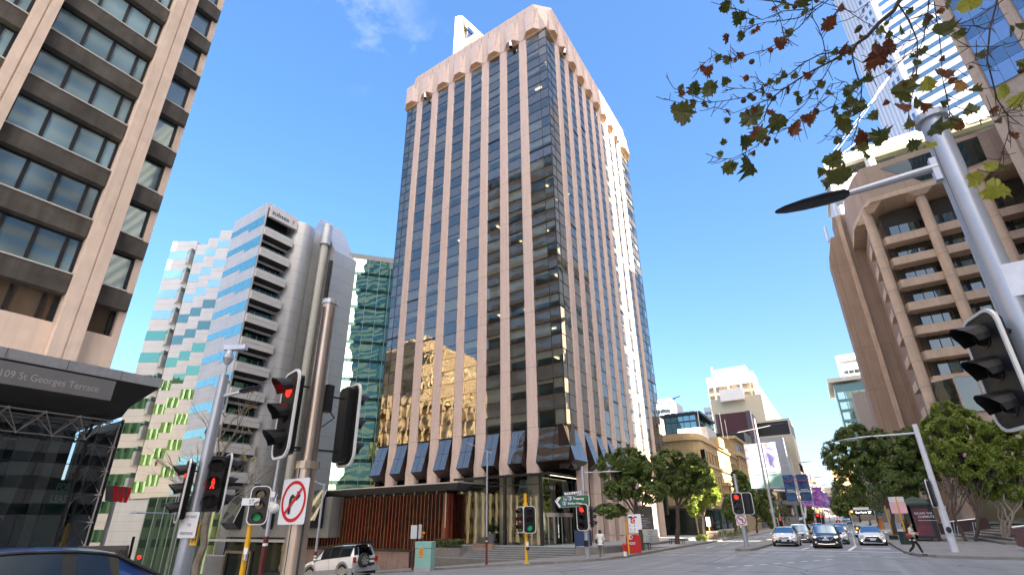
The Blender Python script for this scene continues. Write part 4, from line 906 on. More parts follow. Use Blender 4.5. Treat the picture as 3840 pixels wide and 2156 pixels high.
# ================================================================ FAR BUILDINGS right of the street
def simple(name,lab,cat,x0,x1,y0,y1,z0,z1,mat,rows=(),wmat=None,cols=1,face='y',wh=1.6):
    t=thing(name,lab,cat,((x0+x1)/2,y0,z0)); m=MB(); m.box(x0,x1,y0,y1,z0,z1); m.build('wall',mat,t)
    for z in rows:
        m=MB(); n=cols; w_=(x1-x0-1)/n
        for i in range(n): m.box(x0+.5+w_*i+.12,x0+.5+w_*(i+1)-.12,y0-.05,y0+.05,z,z+wh)
        if face=='xy': m.box(x1-.05,x1+.05,y0+1,y1-1,z,z+wh)
        if face=='-x': m.box(x0-.05,x0+.05,y0+1,y1-1,z,z+wh)
        m.build('window',wmat,t)
    return t
dwin=glossy('far_dark_window',(.03,.035,.04),(.7,.75,.8),.2,.03,.01,.3)
fw=simple('far_white_tower','pale framed tower with rows of dark windows just left of the brown concrete tower','tower',13.5,26,300,320,0,80,M('far_pale_cladding',(.5,.52,.56),.5,var=.03),[30+4.2*k for k in range(11)],dwin,5,'-x',1.9)
m=MB(); m.box(12.2,12.8,299,300,50,81); m.box(12.2,26,298.6,300,79,82); m.build('roof_frame',white,fw)
simple('far_teal_glass_building','teal glass building with cream roof blade far down the right side','office building',6.2,17,230,260,0,52,M('teal_cladding',(.15,.28,.28),.4,var=.05),[6+4*k for k in range(11)],mint,4,'-x',2.8)
m=MB(); m.box(4.6,18,229,262,53,54.6); m.build('roof_blade',M('roof_cream',(.65,.60,.5),.5,var=0),bpy.data.objects['far_teal_glass_building'])
simple('far_beige_block','plain beige rendered block beside the brown concrete tower','office building',10.4,16.5,205,222,0,43,M('beige_render',(.36,.30,.25),.8,var=.06),[],dwin)
# ================================================================ LEFT SIDE OF THE TERRACE: heritage buildings
sand=jointed(M('sandstone',(.46,.34,.18),.8,var=.16,scale=.6,bump=.1,streak=.18),0,.6,.03,.75,vert=False); sand2=M('sandstone_trim',(.50,.37,.20),.75,var=.12,scale=1); hw=glossy('heritage_window',(.015,.013,.012),(.6,.6,.6),.08,.05,.01,.3)
hb=thing('heritage_building','cream sandstone heritage building with rounded corner and arched doorway behind street trees','heritage building',(-24,113,-1))
HX=-24.0; HT=19.2
def rounded(x0,x1,y0,y1,r,n=8):
    return [(x0,y0)]+[(x1-r+r*math.sin(PI/2*i/n),y0+r-r*math.cos(PI/2*i/n)) for i in range(n+1)]+[(x1,y1),(x0,y1)]
m=MB(); m.prism(rounded(-44,HX,112,158,3.5),-2,HT); m.build('wall',sand,hb,auto=30)
for z0,z1,o in ((HT-.7,HT-.2,.45),(HT-5.9,HT-5.4,.4),(5.0,5.6,.45),(HT,HT+.9,-.1)):
    m=MB(); m.prism([(x+(o if i>0 and x>-43 else 0),y-(o if y<125 else 0)) for i,(x,y) in enumerate(rounded(-44,HX,112,158,3.5))],z0,z1); m.build('cornice',sand2,hb)
m=MB(); m.box(HX-1.2,HX+.9,131.5,138,HT-.2,HT+2.2); m.box(HX-.5,HX+1.3,131.8,137.5,9.8,10.6); m.box(HX-.4,HX+1.0,132.4,133.2,5,9.8); m.box(HX-.4,HX+1.0,136.2,137,5,9.8); m.build('portico',sand2,hb)
for i,y in enumerate([118.5,121.5,124.5,127.5,130.2,140,143,146,149,152,155]):
    for (z,h,w_) in ((14.2,2.3,1.25),(7.2,4.4,1.3)):
        m=MB(); m.box(HX-.3,HX+.03,y-w_/2,y+w_/2,z,z+h); a=m.build('window',hw,hb)
        f=MB(); f.box(HX+.02,HX+.14,y-w_/2-.25,y-w_/2,z-.1,z+h+.25); f.box(HX+.02,HX+.14,y+w_/2,y+w_/2+.25,z-.1,z+h+.25); f.box(HX+.02,HX+.2,y-w_/2-.3,y+w_/2+.3,z+h,z+h+.25); f.build('window_surround',sand2,a)
p=[Py(2480+a*k,1450+b*k,111.9) for (a,b) in ((350,565),(390,565),(395,655),(358,650)) for k in (.4149,)]
m=MB(); m.box(p[0].x,p[1].x,111.85,112.1,p[2].z,p[0].z); m.build('window',hw,hb)
m=MB(); [m.box(HX-.2,HX+.04,y-1.1,y+1.1,-1,3.6) for y in (117,121.5,126,130.5,141,145.5,150,154.5)]; m.build('ground_opening',hw,hb)
m=MB(); m.tube([(-26,126,HT),(-26,126,HT+9)],.09,6); m.tube([(-25,150,24),(-25,150,31)],.09,6); m.tube([(-25,157,24),(-25,157,30)],.09,6); m.build('flagpole',white,hb)
gab=MB(); gab.ext([(-44,111,HT-1.2),(-33,111,HT+.4),(-38.5,111,HT+3)],(0,14,0)); gab.build('gable_roof',M('gable_tile',(.28,.18,.10),.8,var=.2),hb)
h2=thing('heritage_bank','taller ornate sandstone bank with pilasters next along the street','heritage building',(-24,159,0))
m=MB(); m.box(-46,HX,159,186,-1,25); m.build('wall',sand,h2)
for i in range(7): m=MB(); y=160.5+3.9*i; m.tube([(HX+.25,y,6.5),(HX+.25,y,19.5)],.55,10); m.build('pilaster',sand2,h2)
m=MB(); m.box(-46,HX+1.1,158.2,186.5,19.6,20.8); m.box(-46,HX+.9,158.4,186.4,24.6,25.4); m.box(-46,HX+.6,158.6,186.2,5.4,6.3); m.build('cornice',sand2,h2)
for i in range(6):
    for z in (7.5,12,15.8,21.4):
        m=MB(); y=161.4+3.9*i; m.box(HX-.2,HX+.04,y,y+2,z,z+(2.9 if z<21 else 2)); m.build('window',hw,h2)
# things behind the heritage row
gb2=simple('dark_glass_rooftop_office','dark teal glass office block above the heritage roofs','office building',-50,-38,182,205,0,37.5,M('dark_teal_frame',(.03,.05,.055),.4,var=.1),[20+3.9*k for k in range(5)],glossy('teal_pane',(.02,.07,.08),(.5,.8,.85),.35,.02,.02,.3),5,'xy',3.3)
m=MB(); m.box(-51,-36.5,181,206,37.5,38.4); m.build('roof_slab',blackm,gb2)
simple('grey_rooftop_tower','pale grey block with small window peeping over the dark teal office','tower',-66,-52.5,205,225,0,50,M('pale_grey_wall',(.55,.56,.58),.6,var=.03),[44],dwin,3)
cr2=thing('crane_jib','thin dark crane jib over the grey rooftop block','crane',(-56,204,46))
m=MB(); m.tube([(-58,204,44),(-50,204,49.5)],.12,5); m.tube([(-57,204,45.2),(-52,204,44.2),(-50,204,49.5)],.06,4); m.tube([(-51.5,204,49.3),(-48,204,50)],.2,5); m.build('jib',blackm,cr2)
pr_=thing('rooftop_plant_room','white louvred plant room with railing on the heritage roof','plant room',(-34,150,20))
m=MB(); m.box(-38,-29.5,152,165,19,27.8); m.build('wall',M('plant_white',(.55,.56,.57),.6,var=.05),pr_)
m=MB(); [m.tube([(-37.5,151,z),(-30,151,z)],.05,4) for z in (21.5,22.3)]; [m.tube([(-37.5+1.5*i,151,20.6),(-37.5+1.5*i,151,22.3)],.04,4) for i in range(6)]; m.build('railing',galv,pr_)
simple('dark_roof_block','black metal roof block between plant room and maroon wall','roof',-36,-24.5,188,205,0,31,blackm,[],None)
mw=simple('maroon_wall_building','tall windowless maroon building with dark end strips','building',-40.5,-26.5,232,250,0,46,M('maroon_cladding',(.060,.012,.018),.6,var=.08),[],None)
m=MB(); m.box(-40.7,-39.6,231.8,232,0,46.2); m.box(-28,-26.3,231.8,232,0,46.2); m.box(-26.5,-26.3,232,250,0,46.1); m.build('dark_strip',M('strip_dark',(.08,.07,.09),.6,var=0),mw)
simple('grey_panel_building','plain grey box building under a dark louvred top right of the maroon wall','building',-25.8,-15.5,225,245,0,33,M('flat_grey',(.38,.39,.42),.6,var=.03),[],None)
lv=simple('louvred_building','cream car park building with dark louvred storey','building',-27,-13,248,270,0,44,M('cream_wall',(.60,.52,.38),.6,var=.03),[37],blackm,1,'xy',6)
big=simple('cream_blank_building','huge sunlit cream blank walled building below the white tower','office building',-47.5,-23.5,265,290,0,60,M('cream_blank',(.50,.45,.33),.6,var=.03),[],None)
m=MB(); m.box(-42,-31,262,266,58,64); m.build('roof_block',whm,big)
wt=thing('white_curved_tower','sunlit white tower with brown windows under its crown and stepped banded side','tower',(-40,300,0))
m=MB(); m.box(-54,-28.5,300,318,0,81); m.box(-49,-32,303,316,81,86); m.tube([(-50.5,303,81),(-50.5,303,88)],.5,6); m.build('wall',whm,wt)
for i,(a,b) in enumerate(((-53.2,-50.6),(-49.4,-43),(-41.8,-36.2),(-35,-31.2),(-30.6,-29.3))):
    m=MB(); m.box(a,b,299.6,300.2,60,75); w_=m.build('window',glossy('bronze_window%d'%i,(.10,.065,.03),(.8,.65,.45),.25,.03,.02,.2,blinds=.4),wt)
    m=MB(); [m.box(a,b,299.5,299.62,z,z+1.1) for z in (62,66,70)]; m.build('spandrel',M('bronze_spandrel%d'%i,(.45,.33,.18),.6,var=.1),w_)
m=MB(); m.box(-54,-28,318,580,0,76); m.build('side_wing',whm,wt)
bandm=M('band_dark_matt',(.05,.042,.035),.8,var=.2,scale=.3)
for k in range(17):
    m=MB(); m.box(-28.2,-27.9,320,579,7+4.1*k,8.9+4.1*k); m.build('window_band',bandm,wt)
gt_=simple('grid_tower','pale grid fronted office tower with white rooftop lettering far behind','tower',-64,-42,330,350,0,70,M('grid_pale',(.5,.55,.52),.5,var=.03),[40+3.6*k for k in range(8)],dwin,9,'y',1.8)
text('dside',(-52,329.5,64.5),(1,0,0),(0,0,1),3.2,whm,bpy.data.objects['grid_tower'])
# street end
simple('glass_front_shops','grey and glass modern shop building with white rounded frame beyond the heritage bank','building',-30,-13.5,192,222,-1,14,M('shop_grey',(.22,.23,.25),.5,var=.1),[3,8],dwin,4,'xy',3.5)
fr=bpy.data.objects['glass_front_shops']; m=MB(); m.tube([(-13.3,190,2),(-11.5,190,2.6),(-11,190,5),(-11,190,9),(-12.5,190,10.8),(-19,190,11)],.35,8); m.build('white_frame',white,fr)
for i,(x0,x1,y0,y1,h,col,lab) in enumerate(((-26,-13,250,330,24,(.33,.28,.26),'low brown street building behind the dark blue banners'),(-24,-13,335,420,15,(.40,.33,.25),'low beige street building far down the left side'),(-22,-13.5,425,560,26,(.30,.26,.26),'dark banded far office building left of the street end'))):
    simple('street_building',lab,'building',x0,x1,y0,y1,-1,h+gz(0,y0),M('street_render%d'%i,col,.7,var=.1),[4+3.6*k+gz(0,y0) for k in range(int(h/3.6)-1)],dwin,3,'xy',1.8)
ee=simple('warm_end_building','sunlit warm yellow building closing the far end of the street','building',-5,26,640,660,0,52,M('warm_end_render',(.62,.40,.20),.7,var=.05),[14+4*k for k in range(9)],M('warm_window',(.20,.12,.08),.5,var=0),9,'y',2.0)
simple('far_low_building','low pale building at the left of the street end','building',-40,-6,655,670,0,34,M('far_low_render',(.5,.42,.36),.7,var=.05),[14+4*k for k in range(4)],dwin,8,'y',2)
for i,(y0,y1,h,x0) in enumerate(((210,300,18,9.5),(305,420,22,9.0),(425,600,16,9.0))):
    simple('street_building','%s shop building hidden behind the right side trees'%('grey','brown','beige')[i] ,'building',x0+.6,30,y0,y1,0,h,M('rshop%d'%i,((.25,.25,.26),(.28,.22,.18),(.36,.32,.27))[i],.7,var=.1),[4,8],dwin,3,'-x',2)
# ================================================================ UNSEEN BLOCKS ADDED BEHIND THE VIEWER (shading the street, showing in the glass)
ow=M('back_block_stone',(.42,.36,.29),.7,var=.1,scale=.1); 
def caster(lab,x0,x1,y0,y1,h,fins=False,mat=ow,slant=0):
    t=thing('unseen_back_block',lab,'office building',((x0+x1)/2,(y0+y1)/2,0),group='office blocks out of view behind the photographer'); m=MB(); m.prism([(x0,y0),(x1,y0),(x1,y1-slant),(x0,y1)],-10,h); m.build('wall',mat,t)
    m=MB(); k=4
    while k<h-3: m.prism([(x0-.05,y0-.05),(x1+.05,y0-.05),(x1+.05,y1+.05-slant),(x0-.05,y1+.05)],k,k+1.7); k+=3.7
    m.build('window_band',dwin,t)
    if fins:
        m=MB(); y=y0+.5
        while y<y1: m.box(x1,x1+.7,y,y+.55,-5,h+.5); y+=1.6
        x=x0+.5
        while x<x1: m.box(x,x+.55,y1,y1+.7,-5,h+.5); x+=1.6
        m.build('fin',mat,t)
XC=52.
cl='plain unseen block added to shade the street or show in the glass'
sh=.6*(XC-40)
caster(cl,XC,XC+20,-55-sh,-8-sh,188); caster(cl,XC,XC+20,-8-sh,4-sh-.01,153); caster(cl,XC,XC+3,4-sh,21.0,135.5); caster(cl,XC,XC+3,21.01,32.4-sh,39)  # added blockers, heights and gaps shaped so sun reaches only chosen stripes
t=thing('unseen_back_block','raised slab of an added unseen block that shades the street above a slot of sun','office building',(XC,23,48),group='office blocks out of view behind the photographer'); m=MB(); m.prism([(XC,21.01),(XC+3,21.01),(XC+3,32.4-sh-1.9),(XC,32.4-sh)],48,135.5); m.build('wall',ow,t)  # added slab, raised to leave a slot for a shaft of sun
caster(cl,XC,XC+20,32.5-sh,38.0-sh,45)
caster(cl,XC,XC+16,38.2-sh,78-sh,96)
gold=M('gold_stone',(.58,.49,.33),.6,var=.08)
 
t=thing('unseen_back_block','sunlit gold stone block with upright fins seen only in the tower glass','office building',(-98,-8,0),group='office blocks out of view behind the photographer')
g0=Vector((-76,-48,-8)); g1=Vector((-124,28,-8)); gd_=(g1-g0).normalized(); gn_=Vector((-gd_.y,gd_.x,0))*-1; gl_=(g1-g0).length
if gn_.x<0: gn_=-gn_
m=MB(); m.ext([g0,g1,g1+Vector((0,0,44)),g0+Vector((0,0,44))],-gn_*15); m.build('wall',gold,t); m=MB()
for i in range(int(gl_/2.2)): p=g0+gd_*(2.2*i); m.ext([p,p+gd_*.7,p+gd_*.7+Vector((0,0,45)),p+Vector((0,0,45))],gn_*.8)
m.build('fin',gold,t); m=MB()
for k in range(10): m.ext([g0+Vector((0,0,6+4*k)),g1+Vector((0,0,6+4*k)),g1+Vector((0,0,7.6+4*k)),g0+Vector((0,0,7.6+4*k))],gn_*.06)
m.build('window_band',M('gold_block_window',(.10,.07,.04),.5,var=0),t)
caster(cl,-175,-140,-130,-50,78,True,gold); caster(cl,-120,-70,-140,-90,60,True,ow)

t=thing('cream_balcony_tower','cream apartment tower with rounded balconies behind the brown concrete tower','tower',(44,168,0),kind=None)
crm=M('balcony_cream',(.62,.56,.46),.6,var=.05)
m=MB(); m.box(27,54,167,185,0,104); m.build('wall',M('balcony_recess_cream',(.30,.26,.22),.6,var=.05),t)
for k in range(29):
    z=4+3.5*k; m=MB()
    for q in range(5): m.prism([(26+5.6*q+2.8-2.9*math.cos(PI*i/8),167-1.6*math.sin(PI*i/8),) for i in range(9)],z,z+1.5)
    m.build('balcony',crm,t)
# ================================================================ TREES
from mathutils import noise
bark=M('bark',(.10,.075,.055),.9,var=.3,scale=4,bump=.4,bscale=18); barkl=M('pale_bark',(.34,.29,.22),.85,var=.35,scale=5,bump=.3)
def leafmat(name,c1,c2,tr=.35):
    m=bpy.data.materials.new(name); m.use_nodes=True; n=m.node_tree; n.nodes.clear(); L=n.links
    o=n.nodes.new('ShaderNodeOutputMaterial'); d=n.nodes.new('ShaderNodeBsdfPrincipled'); d.inputs['Roughness'].default_value=.45; t=n.nodes.new('ShaderNodeBsdfTranslucent'); mx=n.nodes.new('ShaderNodeMixShader'); mx.inputs[0].default_value=tr
    ge=n.nodes.new('ShaderNodeNewGeometry'); cr=n.nodes.new('ShaderNodeValToRGB'); cr.color_ramp.elements[0].color=tuple(c1)+(1,); cr.color_ramp.elements[1].color=tuple(c2)+(1,)
    L.new(ge.outputs['Random Per Island'],cr.inputs[0]); L.new(cr.outputs[0],d.inputs['Base Color']); L.new(cr.outputs[0],t.inputs['Color']); L.new(d.outputs[0],mx.inputs[1]); L.new(t.outputs[0],mx.inputs[2]); L.new(mx.outputs[0],o.inputs[0]); return m
lf_dark=leafmat('fig_leaf',(.065,.11,.026),(.20,.26,.055)); lf_fine=leafmat('fine_leaf',(.13,.19,.03),(.34,.42,.06)); lf_olive=leafmat('olive_leaf',(.05,.065,.025),(.13,.15,.04))
def crown(blobs,n,size,seed,clump=.55):
    r=random.Random(seed); m=MB(); vols=[b[1]*b[2]*b[3] for b in blobs]; tot=sum(v**.67 for v in vols)
    for b,v in zip(blobs,vols):
        c=Vector(b[0]); k=int(n*(v**.67)/tot); i=0; tries=0
        while i<k and tries<k*8:
            tries+=1
            d=Vector((r.gauss(0,1),r.gauss(0,1),r.gauss(0,1))).normalized(); rad=r.uniform(.35,1)**.45
            if d.z<-.35 and r.random()<.55: continue
            nb=noise.noise(d*2.3+c*.37)*.5+noise.noise(d*5+c)*.25
            rad*=1+nb*.45
            p=c+Vector((d.x*b[1],d.y*b[2],d.z*b[3]))*rad
            if noise.noise(p*1.35+Vector((seed,0,0)))<.0 - (clump-.55): continue
            i+=1
            nn=(d+Vector((r.uniform(-1,1),r.uniform(-1,1),r.uniform(-.2,1.4)))).normalized(); a=nn.orthogonal().normalized(); bb=nn.cross(a); t=r.uniform(0,2*PI); u=(a*math.cos(t)+bb*math.sin(t)); w_=nn.cross(u)
            s=size*r.uniform(.6,1.25); u*=s; w_*=s*.5
            m.quad(p-u,p-w_*.9+nn*s*.1,p+u,p+w_)
    return m
def limb(m,a,b,r0,r1,r,seg=5,wob=.12):
    a,b=Vector(a),Vector(b); L=(b-a).length; pts=[]; rs=[]
    for i in range(seg+1):
        t=i/seg; w_=math.sin(PI*t)*wob*L; pts.append(a.lerp(b,t)+Vector((r.uniform(-1,1),r.uniform(-1,1),r.uniform(-.3,.3)))*w_*.5); rs.append(r0+(r1-r0)*t)
    m.tube(pts,rs,7)
def tree(lab,base,fork,blobs,n,size,seed,mat=None,tr=.22,bk=None,group=None,trunks=1,twigs=0,name='street_tree',clump=.55):
    r=random.Random(seed); t=thing(name,lab,'tree',tuple(base),group=group); m=MB(); base=Vector(base)
    for q in range(trunks):
        off=Vector((r.uniform(-.3,.3),r.uniform(-.3,.3),0)) if trunks>1 else Vector((0,0,0)); f=Vector(fork)+off*3
        limb(m,base+off-Vector((0,0,.3)),f,tr,tr*.75,r,4,.06)
        for b in blobs:
            if trunks>1 and r.random()<.35: continue
            c=Vector(b[0]); e=c-Vector((0,0,b[3]*.25)); limb(m,f-Vector((0,0,.2)),e,tr*.55,tr*.2,r)
            for j in range(4+twigs):
                d=Vector((r.uniform(-1,1)*b[1],r.uniform(-1,1)*b[2],r.uniform(-.2,.9)*b[3])); limb(m,e-(e-f)*r.uniform(0,.5),c+d*.8,tr*.2,.015,r,4,.2)
    m.build('trunk',bk or bark,t)
    crown(blobs,n,size,seed,clump).build('crown',mat or lf_dark,t); return t
def blob_px(u0,u1,v0,v1,dist,depth=None):
    """a crown lump whose outline covers that part of the photograph at that distance"""
    c=Pd((u0+u1)/2,(v0+v1)/2,dist); a=Pd(u0,(v0+v1)/2,dist); b=Pd(u1,(v0+v1)/2,dist); t=Pd((u0+u1)/2,v0,dist); q=Pd((u0+u1)/2,v1,dist)
    rx=(b-a).length/2; rz=(t-q).length/2; rd=depth or rx
    return (tuple(c),(rx+rd)/2,(rx+rd)/2,rz)
def B(d,*bs): return [blob_px(*b,d) for b in bs]
def at_x(u,v,x): p=Px(u,v,x); return Vector((p.x,p.y,gz(p.x,p.y)+.14))
GL='dark leafed trees along the Terrace footpath'
b1=at_x(2408,2060,-15.0); d1=math.hypot(b1.x,b1.y)
tree('dark spreading tree just right of the red post box',b1,Pd(2395,1930,d1),B(d1,(2235,2345,1700,1800),(2290,2420,1672,1790),(2380,2490,1700,1830),(2260,2370,1790,1880),(2360,2500,1790,1890),(2222,2353,1884,1944),(2300,2440,1740,1850)),24000,.13,1,tr=.2,group=GL)
b2=at_x(2541,2046,-15.0); d2=math.hypot(b2.x,b2.y)
tree('dark tree between the post box tree and the sunlit tree',b2,Pd(2540,1900,d2),B(d2,(2455,2580,1680,1800),(2540,2660,1700,1810),(2470,2600,1760,1870),(2560,2680,1770,1850)),21000,.14,2,tr=.24,group=GL)
b3=at_x(2646,2024,-15.2); d3=math.hypot(b3.x,b3.y)
tree('tree with yellow sunlit leaves and pale trunk beside the heritage building',b3,Pd(2635,1930,d3),B(d3,(2580,2680,1740,1830),(2565,2640,1840,1935),(2620,2700,1790,1880),(2590,2700,1800,1900)),17000,.15,3,tr=.2,bk=barkl,mat=lf_fine,group=GL)
b4=at_x(2757,2010,-15); d4=math.hypot(b4.x,b4.y)
tree('dark tree behind the median signal pole',b4,Pd(2755,1950,d4),B(d4,(2705,2790,1850,1960),(2745,2830,1790,1900),(2740,2800,1760,1830)),13000,.19,4,tr=.2,group=GL)
b5=at_x(2838,2002,-15); d5=math.hypot(b5.x,b5.y)
tree('dark tree right of the median signal pole and below the first banners',b5,Pd(2838,1950,d5),B(d5,(2785,2860,1830,1940),(2840,2915,1840,1970),(2860,2925,1900,1980)),13000,.22,5,tr=.2,group=GL)
tree('distant dark tree below the blue banners',at_x(3005,1978,-14.5),at_x(3005,1978,-14.5)+Vector((0,0,4)),B(at_x(3005,1978,-14.5).length,(2975,3055,1880,1970),(2950,3000,1900,1965)),4000,.5,6,group=GL)
tree('bare brown tree in front of the white framed shop building',at_x(2935,1985,-14.5),at_x(2935,1985,-14.5)+Vector((0,0,3)),B(at_x(2935,1985,-14.5).length,(2915,2965,1880,1960)),260,.3,7,mat=lf_olive,twigs=16,group=GL)
GR='dense trees along the right footpath'
def rt(u,v,x): return at_x(u,v,x)
q=rt(3362,2022,4.4); d=math.hypot(q.x,q.y)
tree('big dark round crowned tree behind the bus and yellow sign pole',q,Pd(3340,1900,d),B(d,(3130,3280,1585,1700),(3220,3352,1600,1720),(3080,3200,1650,1790),(3160,3310,1690,1800),(3250,3400,1700,1850),(3120,3240,1780,1880)),36000,.16,11,tr=.26,group=GR)
q=rt(3420,2030,4.6); d=math.hypot(q.x,q.y)
tree('dark tree leaning over the bus shelter',q,Pd(3390,1900,d),B(d,(3330,3470,1640,1760),(3300,3440,1740,1880),(3400,3520,1720,1850),(3350,3480,1600,1680)),30000,.15,12,tr=.22,group=GR)
q=rt(3290,2005,4.2); d=math.hypot(q.x,q.y)*1.3
tree('farther dark tree over the bus roof',Vector((4.2,d,.14)),Pd(3270,1920,d),B(d,(3110,3230,1820,1920),(3190,3330,1800,1930),(3120,3200,1870,1940)),12000,.24,13,tr=.25,group=GR)
tree('last dark tree on the right before the street end',Vector((4.6,130,.14)),Vector((4.6,130,4)),B(130,(3115,3200,1860,1940),(3180,3260,1840,1950)),6000,.4,14,group=GR)
q=PG(3640,2035); d=math.hypot(q.x,q.y); q=Vector((q.x,q.y,.14))
tree('bright green fine leafed tree with several thin trunks behind the leaning lamp pole',q,Pd(3615,1930,d),B(d,(3480,3620,1500,1640),(3560,3680,1530,1640),(3500,3700,1620,1760),(3640,3760,1560,1700),(3440,3560,1560,1680),(3480,3600,1640,1790),(3580,3720,1700,1850),(3660,3800,1640,1800)),42000,.12,15,mat=lf_fine,tr=.12,trunks=3,twigs=3,group=GR)
q=PG(3770,2035); d=math.hypot(q.x,q.y); q=Vector((q.x,q.y,.14))
tree('olive tree with pale twisting branches at the right edge of the photo',q,Pd(3770,1950,d),B(d,(3680,3840,1580,1720),(3740,3900,1540,1680),(3780,3920,1700,1830),(3700,3800,1700,1790),(3640,3760,1760,1880),(3740,3880,1780,1880)),30000,.12,16,mat=lf_fine,bk=barkl,tr=.13,trunks=3,twigs=6,group=GR)
q=PG(3560,2010); d=math.hypot(q.x,q.y); q=Vector((q.x,q.y,.14))
tree('reddish bare branched tree between the bus shelter and the leaning lamp pole',q,Pd(3580,1930,d),B(d,(3500,3640,1740,1870),(3560,3680,1760,1860)),500,.1,17,mat=leafmat('reddish_leaf',(.10,.03,.03),(.16,.08,.05)),tr=.1,trunks=2,twigs=14,group=GR)
# bare plane tree in front of the silver building
def bare_tree(lab,base,top,spread,seed,n1=9,name='bare_tree'):
    r=random.Random(seed); base=Vector(base); t=thing(name,lab,'tree',tuple(base)); m=MB(); lv=MB(); top=Vector(top)
    H=(top-base).length; fork=base.lerp(top,.42); limb(m,base-Vector((0,0,.4)),fork,.16,.12,r,5,.05)
    def rec(p,d,L,rad,lev):
        e=p+d*L; mid=p.lerp(e,.5)+Vector((r.uniform(-1,1),r.uniform(-1,1),r.uniform(-.5,.5)))*L*.08; m.tube([p,mid,e],[rad,rad*.8,rad*.6],5 if lev<2 else 4)
        if lev>=4:
            if r.random()<.10:
                c=e; u=Vector((r.uniform(-1,1),r.uniform(-1,1),r.uniform(-1,1)))*.13; v=Vector((r.uniform(-1,1),r.uniform(-1,1),r.uniform(-1,1)))*.11; lv.quad(c-u,c-v,c+u,c+v)
            return
        for k in range(r.choice([2,3,3])):
            nd=(d+Vector((r.uniform(-1,1),r.uniform(-1,1),r.uniform(-.35,.55)))*.72).normalized(); rec(p.lerp(e,r.uniform(.55,1)),nd,L*r.uniform(.62,.85),rad*.58,lev+1)
    for k in range(n1):
        a=2*PI*k/n1+r.uniform(-.3,.3); dd=Vector((math.cos(a)*spread,math.sin(a)*spread,r.uniform(.35,1.1))).normalized(); rec(fork-Vector((0,0,r.uniform(0,.8))),dd,H*.17,.035,1)
    rec(fork,Vector((0,0,1)),H*.22,.06,1)
    m.build('branch',M('bare_bark',(.20,.17,.13),.85,var=.25,scale=5) if 'bare_bark' not in bpy.data.materials else bpy.data.materials['bare_bark'],t); lv.build('leaf_cluster',leafmat('dry_leaf',(.22,.10,.03),(.20,.20,.05)) if 'dry_leaf' not in bpy.data.materials else bpy.data.materials['dry_leaf'],t); return t
bb=Pd(745,2100,24.0); zg=gz(bb.x,bb.y); tp=Pd(880,1660,24.0)
bare_tree('bare plane tree with a few dry leaves in front of the silver building',(bb.x,bb.y,zg),(bb.x,bb.y,tp.z+2.2),.55,5,9)
